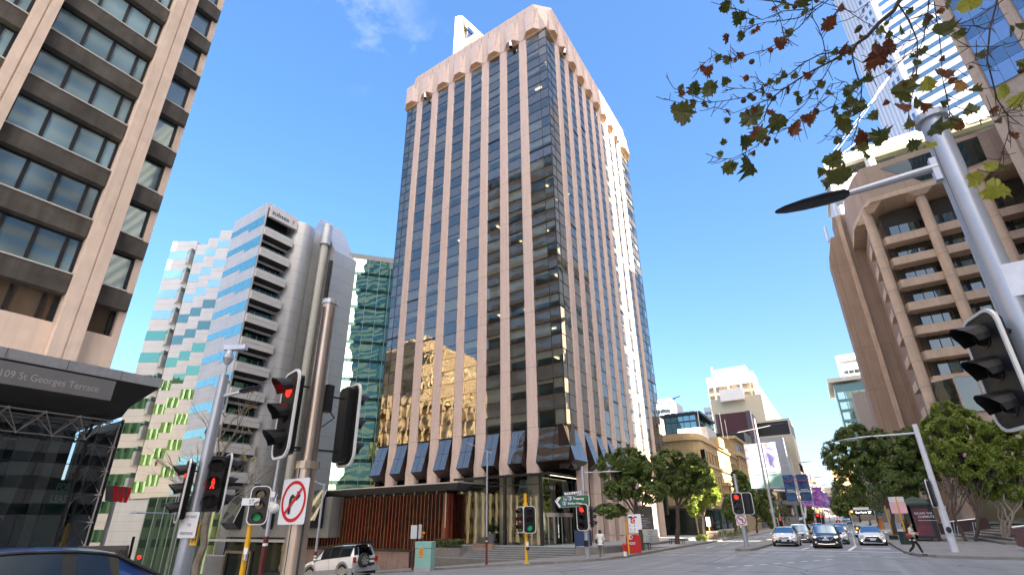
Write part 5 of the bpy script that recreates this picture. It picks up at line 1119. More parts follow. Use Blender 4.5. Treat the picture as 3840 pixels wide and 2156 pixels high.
# ================================================================ FOREGROUND PLANE TREE BRANCHES (top right)
def Pc(u,v,dep): return CAMP+ray(u,v)*dep
def pp(a,b,dep): return Pc(2440+a*.5534,b*.5534,dep)
fg_=thing('plane_tree','overhanging autumn plane tree branch with curled brown and green lobed leaves at top right','tree',(6.5,2.2,gz(6.5,2.2)))
BR=[([(1710,-40),(1640,80),(1560,160),(1460,240),(1400,300),(1350,350)],(26,17),3.9),
([(1350,350),(1250,345),(1150,380),(1050,430),(930,500),(820,560),(740,600),(640,660),(520,680),(410,700),(300,700),(260,690)],(9,3),3.9),
([(1350,350),(1290,390),(1210,430),(1100,480),(1000,545),(920,600),(850,650),(800,740),(760,800),(690,900),(650,960)],(14,3.5),3.8),
([(1240,410),(1170,520),(1120,600),(1050,700),(960,800),(850,880),(700,1000),(570,1080),(450,1075),(375,1040)],(6,2),3.7),
([(1360,360),(1400,480),(1425,600),(1420,760),(1390,880),(1350,980),(1290,1040),(1210,1160)],(8,2.5),3.8),
([(1220,420),(1200,400),(1180,280),(1140,180),(1080,110),(1040,50),(860,0)],(6,3),3.9),
([(1240,-20),(1100,90),(1000,190),(900,250),(850,290),(780,340),(700,360),(600,390),(550,400),(480,380),(430,375)],(7,2.5),4.0),
([(820,-20),(850,40),(880,110),(900,240),(960,310)],(4,2),4.0),([(1180,0),(1000,120),(880,140),(800,150),(700,180),(620,230)],(7,2.5),4.1),
([(1060,60),(900,80),(760,120),(650,90),(560,60),(500,40)],(6,2),4.1),([(1150,-20),(980,30),(860,10),(700,-10)],(8,6),4.1),
([(1690,30),(1740,140),(1800,280),(1810,420),(1770,600),(1740,760),(1745,930)],(9,2.5),3.6),([(1880,-20),(1890,100),(1850,250),(1800,380),(1740,600)],(8,3),3.7),
([(1930,0),(1960,300),(1990,560),(2010,700),(2030,860)],(6,2),3.6),([(2350,-10),(2300,200),(2280,400),(2310,560),(2360,680),(2420,780),(2440,900),(2400,1030),(2350,1150),(2310,1200)],(10,2.5),3.4),
([(2540,270),(2350,320),(2080,325)],(4,1.5),3.4),([(2540,790),(2300,790),(2050,720)],(4,1.5),3.4),([(2400,-20),(2200,120),(2000,180),(1800,260),(1640,340),(1500,420),(1470,540)],(6,2),3.8),
([(1520,-10),(1380,90),(1290,60),(1120,0)],(5,3),4.0),([(1800,330),(1700,400),(1580,500),(1450,560),(1340,610)],(4,1.5),3.7),([(1700,280),(1600,230),(1450,150),(1330,80)],(4,1.5),3.9),
([(1420,760),(1300,700),(1200,740)],(3,1.2),3.8),([(1240,620),(1100,750),(980,830),(860,900)],(4,1.5),3.7),([(1420,640),(1330,560),(1210,580),(1110,760),(960,860)],(3,1.5),3.75),([(1360,900),(1260,920),(1170,920)],(2.5,1),3.8),
([(1980,560),(2090,470),(2220,400),(2330,330)],(4,1.5),3.5),([(2010,800),(2150,860),(2300,800),(2430,760),(2540,700)],(4,1.5),3.4),([(1760,130),(1900,90),(2020,160),(2220,170),(2340,130)],(4,2),3.6),
([(560,410),(440,370),(380,420),(330,450)],(2.5,1),3.9),([(410,690),(240,640),(160,590),(100,510)],(3,1),3.9),([(300,700),(200,690),(80,675)],(2.5,1),3.9),([(880,490),(780,570),(700,530),(655,525)],(3,1.2),3.9),([(800,640),(680,600),(560,610),(480,620)],(3,1.2),3.9),([(850,650),(700,720),(560,770),(440,730)],(3,1),3.8)]
m=MB(); r=random.Random(5)
for pts,(w0,w1),dep in BR:
    P=[]; W=[]; n=len(pts)
    for i,(a,b) in enumerate(pts):
        P.append(pp(a,b,dep)+Vector((r.uniform(-1,1),r.uniform(-1,1),r.uniform(-1,1)))*.012); k=(w0+(w1-w0)*i/(n-1))*.5534/2/FPX*dep; W.append(max(k*1.15,.0026))
    m.tube(P,W,6)
    for i in range(n-1):
        for j in range(4):
            if r.random()<.7:
                p=P[i].lerp(P[i+1],r.random()); d=(P[i+1]-P[i]).normalized(); s=Vector((r.uniform(-1,1),r.uniform(-1,1),r.uniform(-1,1))); dd=(d*.6+s*.8).normalized(); L=r.uniform(.03,.16)
                m.tube([p,p+dd*L*.5+Vector((0,0,-.01)),p+dd*L],[.0032,.0026,.002],4)
p0=pp(1710,-40,3.9); m.tube([p0,pp(1900,-330,4.1),pp(2400,-500,4.4),Vector((6.3,2.4,7.6)),Vector((6.5,2.2,5))],[.035,.05,.07,.12,.2],8)
m.tube([pp(2350,-10,3.4),pp(2500,-300,3.8),Vector((6.3,2.4,7.2))],[.014,.02,.07],6); m.tube([(6.5,2.2,.0),(6.45,2.2,2.5),(6.5,2.2,5),(6.3,2.4,9)],[.28,.24,.22,.1],12)
m.tube([pp(2540,790,3.4),pp(2900,700,3.6),Vector((6.4,2.3,5.5))],[.008,.012,.05],5)
m.build('branch',M('plane_bark',(.045,.035,.03),.9,var=.3,scale=20),fg_)
LEAF=[(0,-.85),(.10,-.66),(.30,-.74),(.46,-.86),(.50,-.60),(.66,-.56),(.98,-.50),(.82,-.30),(.78,-.12),(.98,.06),(.80,.16),(.62,.20),(.66,.40),(.52,.44),(.40,.56),(.30,.80),(.16,.74),(0,1.02)]
LEAF=LEAF+[(-x,y) for x,y in LEAF[-2:0:-1]]
LL=[(215,760,95,0),(300,600,60,0),(405,600,70,0),(395,480,55,1),(460,390,30,0),(520,400,40,0),(510,545,40,0),(205,590,28,0),(370,710,40,0),(500,50,50,0),(600,120,60,0),(605,10,30,0),(515,260,50,1),(620,240,45,0),(1030,10,50,0),(1210,160,75,1),(880,290,60,1),(940,220,35,0),(1295,330,50,1),(1065,510,40,1),(910,520,35,0),(975,515,30,0),(1155,420,28,0),(860,550,30,0),(705,580,28,0),(675,650,28,0),(680,790,100,0),(735,910,65,0),(860,820,75,0),(970,870,65,1),(1060,800,60,1),(1120,760,35,1),(640,960,60,0),(690,1110,90,0),(530,1130,65,0),(470,1045,30,0),(495,965,28,0),(520,815,26,0),(1545,370,100,1),(1500,430,60,1),(1610,320,70,1),(1300,820,65,0),(1345,610,45,0),(1340,680,40,0),(1420,760,65,0),(1325,880,45,0),(1440,930,70,1),(1440,1000,50,0),(1560,930,80,0),(1520,780,45,0),(1465,545,45,0),(1470,1040,45,0),(1245,1080,70,0),(1290,1210,110,0),(1160,1160,40,0),(1200,1230,45,0),(1705,620,90,0),(1880,570,60,2),(1980,510,70,1),(1700,740,60,1),(1860,720,50,1),(1730,560,40,1),(1780,700,45,0),(1600,700,35,1),(1970,220,80,0),(2090,240,45,0),(1690,210,40,0),(1800,430,35,0),(2110,570,60,3),(2200,620,45,0),(2170,740,55,0),(2410,610,60,2),(2480,680,60,2),(1920,860,75,0),(1780,980,55,0),(1900,980,40,2),(2040,840,60,0),(2100,850,40,1),(2150,30,70,2),(2200,30,40,2),(2440,210,45,0),(2500,190,40,0),(2510,430,40,0),(2330,750,40,1),(2200,1210,70,2),(2300,1130,50,2),(2350,1270,95,2),(2330,1310,60,2),(1000,680,40,0),(990,635,25,0),(1085,620,25,0),(1165,580,25,0),(840,960,25,0),(1330,780,40,0),(1260,775,26,0),(1380,700,35,0),(2000,30,40,0),(1760,80,30,0),(1040,90,22,0),(900,10,26,0),(1395,210,22,0)]
mats=[leafmat('leaf_olive',(.05,.065,.012),(.13,.13,.025),.4),leafmat('leaf_brown',(.10,.03,.012),(.22,.07,.02),.4),leafmat('leaf_yellow',(.34,.34,.04),(.42,.40,.06),.5),leafmat('leaf_orange',(.40,.18,.04),(.45,.25,.06),.5)]

for pts,(w0,w1),dep in BR:
    for i in range(len(pts)-1):
        for j in range(1):
            if r.random()<.55: t_=r.random(); LL.append((pts[i][0]+(pts[i+1][0]-pts[i][0])*t_+r.uniform(-28,28),pts[i][1]+(pts[i+1][1]-pts[i][1])*t_+r.uniform(-10,45),r.uniform(18,42),r.choice([0,0,1,1])))
lm=[MB() for _ in mats]; fw_=(ray(1920,1078)).normalized()
for (a,b,s,c) in LL:
    dep=r.uniform(3.4,4.0); ce=pp(a,b,dep); S=s*.5534/FPX*dep*1.02; view=(ce-CAMP).normalized()
    nn=(view+Vector((r.uniform(-1,1),r.uniform(-1,1),r.uniform(-1,1)))*.75).normalized(); dn=(Vector((0,0,-1))+Vector((r.uniform(-1,1),r.uniform(-1,1),r.uniform(-.3,.6)))*.8); dn=(dn-nn*dn.dot(nn)).normalized(); ri=nn.cross(dn)
    curl=r.uniform(-.9,1.1); pts=[]
    for (x,y) in LEAF:
        x*=1+r.uniform(-.22,.22); y*=1+r.uniform(-.18,.18); pts.append(ce+ri*(x*S*(.9 if c!=1 else .7))-dn*(y*S)+nn*(curl*S*(abs(x)**1.5)*.9+r.uniform(-.08,.08)*S+.25*curl*S*y*y))
    n_=len(pts); lm[c].add(pts+[ce+nn*.08*S],[(i,(i+1)%n_,n_) for i in range(n_)])
    st_=ce-dn*S*1.0; lm[c].tube([ce+nn*.08*S,ce+dn*(-S*.6),st_],[.002,.0015,.0015],3)
for mm,mt,nm in zip(lm,mats,('leaf_cluster','brown_leaf_cluster','yellow_leaf_cluster','orange_leaf_cluster')): mm.build(nm,mt,fg_)
m=MB()
for (a,b) in ((630,683),(697,668),(803,650),(833,668),(795,942),(782,974),(978,45),(990,22),(685,420),(2510,480),(1415,190)): m.ball(pp(a,b,3.85),.022,8,6)
m.build('seed_ball',M('seed_brown',(.07,.04,.02),.9,var=.3,scale=40),fg_)
# low planting by the kerb
def bush(lab,c,rx,ry,rz,n,mat,seed): t=thing('shrub',lab,'shrub',c,group='low shrubs along the Terrace footpath'); crown([((c[0],c[1],c[2]+rz*.7),rx,ry,rz)],n,.09,seed,1.2).build('foliage',mat,t); s=MB(); [s.tube([c,(c[0]+rx*.5*math.cos(a),c[1]+ry*.5*math.sin(a),c[2]+rz)],.012,4) for a in (0,1.3,2.6,3.9,5.2)]; s.build('stem',bark,t)
c=at_x(2634,2030,-14.6); bush('small yellow green shrub at the foot of the sunlit tree',tuple(c),.7,.7,.45,900,lf_fine,31)
c=at_x(2710,2016,-14.8); bush('low dark hedge in a planter behind the median pole',tuple(c),2.2,1.0,.6,1500,lf_dark,32)
c=at_x(2780,2006,-14.8); bush('small dark shrub by the tree trunks behind the signal',tuple(c),1.2,1.0,.7,900,lf_dark,33)
# ================================================================ STREET FURNITURE
red_on=emis('signal_red',(1,.02,.01),.42); green_on=emis('signal_green',(.01,.6,.2),.016); amber_on=emis('amber_lamp',(1,.35,.02),.6); lens_off=M('lens_dark',(.006,.006,.006),.15,var=0); rimw=M('board_rim_white',(.75,.75,.72),.45,var=0); visorm=M('visor_black',(.006,.006,.007),.42,var=0)
UP=Vector((0,0,1))
def rrect(c,r,u,w,h,rad,n=4):
    P=[]
    for (sx,sy,a0) in ((1,1,0),(-1,1,90),(-1,-1,180),(1,-1,270)):
        for i in range(n+1):
            a=R(a0+90*i/n); P.append(c+r*(sx*(w/2-rad)+rad*math.cos(a))+u*(sy*(h/2-rad)+rad*math.sin(a)))
    return P
def disc(mb,c,r,u,rad,n=14): mb.quad(*[c+r*(rad*math.cos(2*PI*i/n))+u*(rad*math.sin(2*PI*i/n)) for i in range(n)])
def signal_head(par,c,f,s=1.0,lit=None,board=True,n=3,man=False,col=None,name='signal_head'):
    c=Vector(c); f=Vector(f).normalized(); r=UP.cross(f)*1.0; r.normalize(); W,H=.60*s,(.38*n+.10)*s
    m=MB(); m.ext(rrect(c-f*.10*s-r*0,r,UP,.34*s,H*.94,.06*s),f*.12*s); 
    if board: m.ext(rrect(c+f*.022*s,r,UP,W,H,.16*s),f*.02*s)
    hd=m.build(name,visorm,par)
    if board:
        m=MB(); a=rrect(c+f*.015*s,r,UP,W+.055*s,H+.055*s,.18*s); b=rrect(c+f*.015*s,r,UP,W-.01*s,H-.01*s,.155*s); k=len(a); o=f*.035*s
        m.add(a+b+[p+o for p in a]+[p+o for p in b],[(i,(i+1)%k,k+(i+1)%k,k+i) for i in range(k)]+[(2*k+i,2*k+(i+1)%k,(i+1)%k,i) for i in range(k)]+[(3*k+i,3*k+(i+1)%k,2*k+(i+1)%k,2*k+i) for i in range(k)]+[(k+i,k+(i+1)%k,3*k+(i+1)%k,3*k+i) for i in range(k)]); m.build('board_rim',rimw,hd)
    for i in range(n):
        cc=c+UP*((n-1)/2-i)*.38*s+f*.045*s; rad=.135*s
        m=MB(); k=9; P=[]; L=.27*s
        for j in range(k): a=R(-15+210*j/(k-1)); q=cc+r*(rad*1.12*math.cos(a))+UP*(rad*1.12*math.sin(a)); P.append((q,q+f*L*(.45+.55*max(0,math.sin(a)))-UP*.04*s))
        for (a,b),(a2,b2) in zip(P,P[1:]): m.quad(a,a2,b2,b); e=(a-cc)*.04; m.quad(a+e,b+e,b2+(a2-cc)*.04,a2+(a2-cc)*.04)
        v=m.build('visor',visorm,hd)
        m=MB(); disc(m,cc+f*.004,r,UP,rad,16)
        on=(lit==i); m.build('lens',(col or (red_on if i==0 else green_on)) if (on and not man) else lens_off,v)
        if on and man:
            m=MB(); m.ball(cc+f*.02+UP*.085*s,.022*s,8,6); m.ext(rrect(cc+f*.01+UP*.02*s,r,UP,.06*s,.09*s,.02*s),f*.01); m.tube([cc+f*.015-UP*.01*s,cc+f*.015-UP*.11*s+r*.03*s],.013*s,6); m.tube([cc+f*.015-UP*.01*s,cc+f*.015-UP*.11*s-r*.035*s],.013*s,6); m.build('red_man',red_on,v)
    return hd
def pole(par,x,y,z0,z1,r0,r1,mat,name='pole',collar=None,n=16):
    m=MB(); m.tube([(x,y,z0),(x,y,z1)],[r0,r1],n); p=m.build(name,mat,par,smooth=True,auto=40)
    if collar:
        for z in collar: k=MB(); k.tube([(x,y,z-.05),(x,y,z+.05)],[r0*1.15,r0*1.15],n); k.build('collar',mat,p)
    return p
def lamp_head(par,a,b,mat,blackh=True,w=.13):
    """flat luminaire from a (arm end) to b (tip)"""
    a,b=Vector(a),Vector(b); d=(b-a).normalized(); s=d.cross(UP).normalized(); u=s.cross(d); L=(b-a).length; rings=[]
    for t,k,h in ((0,.35,.5),(.06,.8,.8),(.3,1,1),(.6,.95,.8),(.85,.7,.5),(.97,.35,.3),(1,.08,.15)):
        c=a+d*L*t; P=[]
        for i in range(10): an=2*PI*i/10; P.append(c+s*(w*k*math.cos(an))+u*(w*.38*h*max(math.sin(an),-.35)))
        rings.append(P)
    m=MB(); m.loft(rings); return m.build('lamp_head',mat,par,smooth=True,auto=50)
steelp=M('pole_grey_paint',(.42,.45,.50),.35,metal=.4,var=.08,scale=2,streak=.12); brass=M('pole_weathered_steel',(.50,.41,.33),.34,metal=.6,var=.1,scale=3); whitep=M('pole_white',(.66,.68,.72),.4,var=.05,streak=.1)
# --- big near traffic signal pole (left of centre)
P=Pd(1215,1300,7.5); P2=Pd(1242,1141,7.5); x,y=P.x,P.y; dep=(P-CAMP).dot(_fwd) if False else 1
def rad_px(u,v,dist,px):
    q=Pd(u,v,dist); dp=(q-CAMP).length/ (ray(u,v).length); return px/2*dp/FPX
t=thing('traffic_signal_pole','large near steel traffic signal pole with two heads and a no right turn sign','traffic signal',(x,y,gz(x,y)))
rr_=rad_px(1215,1300,7.5,56); zc1=Pd(1160,1745,7.5).z
pole(t,x,y,zc1,P2.z,rr_*1.05,rr_*.95,brass); pole(t,x,y,gz(x,y),zc1+.02,rr_*1.28,rr_*1.2,brass,'lower_pole',collar=[zc1])
m=MB(); m.tube([(x,y,P2.z-.02),(x,y,P2.z+.05)],[rr_*1.08,rr_*1.08],18); m.build('pole_cap',galv,t)
m=MB(); a=Vector((.72,-.69,0)); 
for k_ in (-.3,.35): s_=a.cross(UP)*k_*rr_*1.9; m.ext([(x+a.x*rr_*.98+s_.x,y+a.y*rr_*.98+s_.y,.4),(x+a.x*rr_*.98+s_.x+.018,y+a.y*rr_*.98+s_.y+.018,.4),(x+a.x*rr_*.98+s_.x+.018,y+a.y*rr_*.98+s_.y+.018,P2.z-.1),(x+a.x*rr_*.98+s_.x,y+a.y*rr_*.98+s_.y,P2.z-.1)],a*.012)
m.build('slot',darkframe,t)
zA=Pd(1085,1550,7.5).z
hL=Pd(1082,1552,7.45); signal_head(t,(hL.x,hL.y,hL.z),(-.25,-1,0),.95,0)
hR=Pd(1300,1592,7.7); signal_head(t,(hR.x,hR.y,hR.z),(.28,1,0),.95)
br2=MB()
for dz in (.42,-.45):
    br2.tube([(x,y,hL.z+dz),(hL.x,hL.y+.03,hL.z+dz)],.016,6); br2.tube([(x,y,hR.z+dz*.9),(hR.x,hR.y-.03,hR.z+dz*.9)],.016,6)
br2.tube([(x,y,hR.z+.38),(hR.x-.15,hR.y-.12,hR.z+.1),(x,y,hR.z-.2)],.012,5); br2.tube([(hL.x,hL.y+.1,hL.z-.2),(hL.x+.05,hL.y+.1,hL.z-.5),(x,y,hL.z-.45)],.014,5)
br2.build('bracket',blackm,t)
m=MB(); q=Pd(1232,1475,7.5); m.box(q.x-.05,q.x+.06,q.y-.06,q.y+.05,q.z-.28,q.z+.12); m.build('detector_box',blackm,t)
def turn_sign(par,c,w,h,flip=False,rr=Vector((1,0,0)),name='turn_sign'):
    c=Vector(c); nrm=rr.cross(UP)
    m=MB(); m.ext(rrect(c,rr,UP,w,h,.05*w),-nrm*.006); s=m.build(name,M('sign_white',(.72,.72,.74),.4,var=.04) if 'sign_white' not in bpy.data.materials else bpy.data.materials['sign_white'],par)
    R0,R1=w*.46,w*.385; k=36; m=MB(); cc=c+nrm*.004
    a=[cc+rr*(R0*math.cos(2*PI*i/k))+UP*(R0*math.sin(2*PI*i/k)) for i in range(k)]; b=[cc+rr*(R1*math.cos(2*PI*i/k))+UP*(R1*math.sin(2*PI*i/k)) for i in range(k)]
    m.add(a+b,[(i,(i+1)%k,k+(i+1)%k,k+i) for i in range(k)]); d=(rr*(-1 if flip else 1)+UP).normalized(); p=(rr*(1 if flip else -1)+UP).normalized()*w*.036; e=cc+nrm*.004; m.quad(e-d*R1-p,e+d*R1-p,e+d*R1+p,e-d*R1+p); m.build('red_ring',redp,s)
    m=MB(); sg_=-1 if flip else 1; X=lambda a_,b_: cc+nrm*.002+rr*(sg_*a_*w)+UP*(b_*w)
    pts=[(-.16,-.28),(-.07,-.28),(-.07,.02),(-.03,.07),(.10,.07),(.10,.0),(.25,.115),(.10,.23),(.10,.16),(-.06,.16),(-.13,.11),(-.16,.03)]
    Q=[X(*q) for q in pts]; m.quad(Q[0],Q[1],Q[2],Q[11]); m.quad(Q[2],Q[3],Q[10],Q[11]); m.quad(Q[3],Q[4],Q[9],Q[10]); m.quad(Q[5],Q[6],Q[7],Q[8]); m.build('black_arrow',blackm,s); return s
c=Pd(1101,1878,7.35); wS=.56; turn_sign(t,(c.x,c.y,c.z),wS,wS*1.02)
# --- second near pole with camera, lamp and pedestrian signal
D2=13.0; P=Pd(815,1530,D2); x,y=P.x,P.y; zt=Pd(842,1406,D2).z
t=thing('traffic_signal_pole','grey signal pole with security camera, street lamp and red walking man at left','traffic signal',(x,y,gz(x,y))); zc2=Pd(730,1955,D2).z
pole(t,x,y,zc2,zt,.125,.105,steelp); pole(t,x,y,gz(x,y)-.3,zc2,.16,.15,steelp,'lower_pole',collar=[zc2])
cam_z=Pd(868,1300,D2).z
m=MB(); m.tube([(x,y,zt),(x,y,cam_z-.35)],.03,8); m.tube([(x,y,cam_z-.45),(x,y,cam_z-.3),(x,y,cam_z-.2),(x,y,cam_z-.1)],[.05,.12,.10,.06],12); m.build('camera_mast',galv,t)
m=MB(); m.obox((x-.12,y-.1,cam_z-.08),(.42,.28,.02),(-.08,.12,0),(0,0,.12)); m.build('camera',galv,t)
a=Vector((x,y,Pd(830,1490,D2).z)); b=Pd(900,1470,D2-.2); e=Pd(982,1450,D2-.4)
m=MB(); m.tube([a,b],[.045,.035],8); m.build('lamp_arm',galv,t); lamp_head(t,b,e,visorm,w=.15)
h=Pd(692,1838,D2); signal_head(t,(h.x,h.y,h.z),(-.35,-1,0),1.0,0)
h2=Pd(795,1830,D2); signal_head(t,(h2.x,h2.y,h2.z+.1),(1,-.55,0),1.0,1,False,3,True)
h3=Pd(830,1828,D2+.2); signal_head(t,(h3.x,h3.y,h3.z+.1),(.3,1,0),1.0)
m=MB(); [m.tube([(x,y,h.z+dz),(h.x,h.y,h.z+dz)],.02,5) for dz in (.4,-.4)]; [m.tube([(x,y,h2.z+dz),(h3.x,h3.y,h2.z+dz)],.02,5) for dz in (.5,-.4)]; m.build('bracket',blackm,t)
c=Pd(707,1967,D2-.2); rr2=Vector((.84,.54,0)); n2=rr2.cross(UP)
m=MB(); m.ext(rrect(c,rr2,UP,.36,.50,.02),-n2*.006); s=m.build('give_way_plate',bpy.data.materials['sign_white'],t)
for i,w_ in enumerate(('GIVE WAY','TO','PEDESTRIANS')): text(w_,c-rr2*(.14 if i!=1 else .03)+UP*(.13-.16*i),rr2,UP,.055,blackm,s,sx=.75 if i!=2 else .55)
c=Pd(731,1999,D2-.2); m=MB(); m.ext(rrect(c,rr2,UP,.14,.46,.01),-n2*.006); s=m.build('camera_plate',yellow,t)
for i,ch in enumerate('CAM'): text(ch,c-rr2*.04+UP*(.12-.15*i),rr2,UP,.09,maroon,s)
# --- yellow signal pole with green light near the silver building
D3=20.5; P=Pd(925,2050,D3); x,y=P.x,P.y; zt=Pd(957,1815,D3).z
t=thing('traffic_signal_pole','yellow signal pole with dim green light in front of the stone podium at left','traffic signal',(x,y,gz(x,y)))
pole(t,x,y,gz(x,y)-.2,Pd(942,1945,D3).z,.09,.085,yellow); pole(t,x,y,Pd(942,1945,D3).z,zt,.10,.10,blackm,'upper_pole')
h=Pd(972,1893,D3-.2); signal_head(t,(h.x,h.y,h.z),(.9,-.75,0),1.0,2,col=emis('green_dim',(.02,.35,.10),.02))
c=Pd(940,1880,D3-.3); m=MB(); m.ext(rrect(c,rr2,UP,.62,.24,.02),-n2*.006); s=m.build('street_name_plate',bpy.data.materials['sign_white'],t); text('ST',c-rr2*.06-UP*.06,rr2,UP,.13,blackm,s)
m=MB(); q=Pd(919,2088,D3-.15); m.tube([q-UP*.1,q+UP*.1],.07,10); m.build('push_button',steel,t); m=MB(); q=Pd(921,2065,D3-.15); m.ext(rrect(q,rr2,UP,.13,.22,.01),-n2*.02); m.build('button_plate',white,t)
# --- maroon and grey lamp posts
def lamp_post(lab,u,v,dist,ut,vt,um=None,vm=None,tip=None,r=.075,dome=False):
    P=Pd(u,v,dist); x,y=P.x,P.y; zt=HCAM+ray(ut,vt).z/math.hypot(ray(ut,vt).x,ray(ut,vt).y)*dist
    t=thing('street_lamp',lab,'street lamp',(x,y,gz(x,y)),group='grey street lamps with maroon painted bases'); zm=HCAM+ray(um,vm).z/math.hypot(ray(um,vm).x,ray(um,vm).y)*dist
    pole(t,x,y,gz(x,y)-.1,zm,r*1.15,r*1.1,maroon,'painted_base'); pole(t,x,y,zm,zt,r*.95,r*.75,steelp)
    m=MB(); m.tube([(x,y,zm-.35),(x,y,zm-.25)],[r*1.2,r*1.2],12); m.build('white_band',white,t)
    m=MB(); m.tube([(x,y,gz(x,y)+.1),(x,y,gz(x,y)+.3)],[r*1.5,r*1.3],12); m.build('foot',maroon,t)
    if tip:
        b=Pd(*tip,dist); a=Vector((x,y,zt-.12)); e=a.lerp(b,.62); o=a-(b-a)*.18
        m=MB(); m.tube([o,a,e],.03,6); m.build('lamp_arm',galv,t); lamp_head(t,e,b,galv,w=.15)
    if dome:
        q=Pd(1030,1895,dist); m=MB(); m.tube([(x,y,q.z+.25),(q.x,q.y,q.z+.25),(q.x,q.y,q.z+.05)],.05,8); m.ball((q.x,q.y,q.z-.1),.2,12,8); m.build('dome_camera',white,t)
        for dz in (.28,-.12):
            c=Pd(1008,1880,dist-.1)+UP*dz; m=MB(); m.ext(rrect(c,rr2,UP,.42,.22,.02),-n2*.01); s=m.build('arrow_plate',bpy.data.materials['sign_white'],t); text('1-2',c-rr2*.1-UP*.04,rr2,UP,.08,blackm,s)
    return t
q=PG(1800+85*.2808,1750+1328*.2808); lamp_post('grey street lamp with maroon base in front of the steps, lamp pointing left',1824,2123,math.hypot(q.x,q.y),1823,1687,1824,2012,tip=(1748,1658))
lamp_post('maroon based post with white dome camera beside the no right turn sign',988,2080,23.5,1040,1690,1003,2010,dome=True,r=.085)
lamp_post('thin street lamp with maroon foot rising behind the white four wheel drive',1185,2060,38,1208,1812,1182,2066,tip=(1172,1800),r=.085)
# Distant small lamp on the left and bank sign
P=Pd(655,1990,52); x,y=P.x,P.y; t=thing('street_lamp','small pale street lamp in front of the glazed hall of the silver building','street lamp',(x,y,gz(x,y)),group='grey street lamps with maroon painted bases'); zt=Pd(655,1925,52).z; zt=Pd(500+50,1925,52).z
pole(t,x,y,gz(x,y),zt,.08,.05,galv); e=Pd(482,1922,52); m=MB(); m.tube([(x,y,zt-.3),(x,y,zt),Pd(560,1922,52),e.lerp(Pd(560,1922,52),.4)],.05,6); m.build('lamp_arm',galv,t); lamp_head(t,e.lerp(Pd(560,1922,52),.4),e,white,w=.3)
D4=30; P=Pd(408,1950,D4); x,y=P.x,P.y; t=thing('bank_sign','grey bank sign with three red slanted bars on a steel post','sign',(x,y,gz(x,y)))
pole(t,x,y,gz(x,y),Pd(432,1882,D4).z,.085,.085,steel)
w4=lambda a,b:Pd(a*.5922,1300+b*.5922,D4); m=MB(); nn=-(Pd(440,1850,D4)-CAMP).normalized(); nn.z=0; nn.normalize()
m.ext([w4(670,877),w4(722,877),w4(714,980),w4(664,974)],-nn*.25); m.ext([w4(752,882),w4(774,882),w4(756,975),w4(746,978)],-nn*.2);m.ext([w4(790,884),w4(815,888),w4(800,950),w4(782,980)],-nn*.2); m.build('grey_panel',M('bank_grey',(.12,.11,.11),.5,var=.05),t)
m=MB(); m.ext([w4(722,877),w4(755,880),w4(748,980),w4(714,980)],-nn*.28); m.ext([w4(772,881),w4(800,884),w4(776,983),w4(752,982)],-nn*.28); m.ext([w4(812,889),w4(838,892),w4(802,986),w4(778,984)],-nn*.28); m.build('red_bar',M('bank_red',(.75,.01,.02),.4,var=0),t)
D5=20; q5=lambda a,b:Pd(a*.5922,1300+b*.5922,D5); t=thing('number_sign','low dark stone number sign reading 109 behind the blue car','sign',tuple(q5(700,1400)))
m=MB(); m.ext([q5(505,1262),q5(805,1257),q5(780,1400),q5(480,1400)],Vector((-.3,.2,0))*.8); m.build('sign_block',M('number_block',(.09,.08,.075),.5,var=.2),t)
rq=(q5(800,1310)-q5(720,1312)); rq.z=0; text('109',q5(712,1345),rq,UP,.27,M('number_letter',(.02,.02,.02),.3,var=0),t,thick=.03,sx=.55)
D6=34; q6=lambda a,b:Pd(a*.5922,1300+b*.5922,D6); t=thing('small_sign','small yellow plate and red lamp beside the number sign','sign',tuple(q6(830,1400)))
m=MB(); m.tube([q6(848,1200),q6(806,1380)],.07,6); m.build('post',blackm,t); m=MB(); m.ext([q6(785,1320),q6(822,1316),q6(820,1342),q6(783,1345)],Vector((-.1,.05,0))); m.build('plate',yellow,t); m=MB(); m.ball(q6(881,1331),.10,8,6); m.build('red_lamp',red_on,t)
# --- big leaning-looking lamp pole at the right (vertical in the place)
D7=8.0; P=Pd(3486,440,D7); x,y=P.x,P.y; t=thing('traffic_signal_pole','large near grey pole at right with long lamp arm and black signal head','traffic signal',(x,y,gz(x,y)))
pole(t,x,y,gz(x,y),P.z,.165,.135,steelp,collar=[P.z-.04])
m=MB(); m.ext([(x-.13,y-.03,1),(x-.12,y-.07,1),(x-.10,y-.075,P.z-.5),(x-.11,y-.03,P.z-.5)],(-.012,-.006,0)); m.build('channel',darkframe,t)
a=Vector((x,y,Pd(3555,615,D7).z)); tip=Vector((Pd(2905,795,7.77).x,y,0)); tip.z=HCAM+.5857*math.hypot(tip.x,tip.y); hd=Vector((x-1.15,y,0)); hd.z=HCAM+.5745*math.hypot(hd.x,hd.y)+.0
m=MB(); m.tube([a,hd.lerp(a,.25),hd],[.058,.05,.045],10); m.box(x-.2,x-.08,y-.05,y+.05,a.z-.22,a.z+.14); m.build('lamp_arm',steelp,t); lamp_head(t,hd,tip,visorm,w=.17)
h=Pd(3752,1385,7.7); signal_head(t,tuple(h),(-1,-.28,0),1.05); 
m=MB(); m.tube([(x,y,h.z+.45),(h.x,h.y,h.z+.5)],.03,6); m.tube([(x,y,h.z-.45),(h.x,h.y,h.z-.5)],.03,6); m.build('bracket',blackm,t)
m=MB(); c=Pd(3835,1040,7.9); m.ext(rrect(c,Vector((1,0,0)),UP,.30,.42,.02),(0,.02,0)); m.build('sign_plate_back',galv,t)
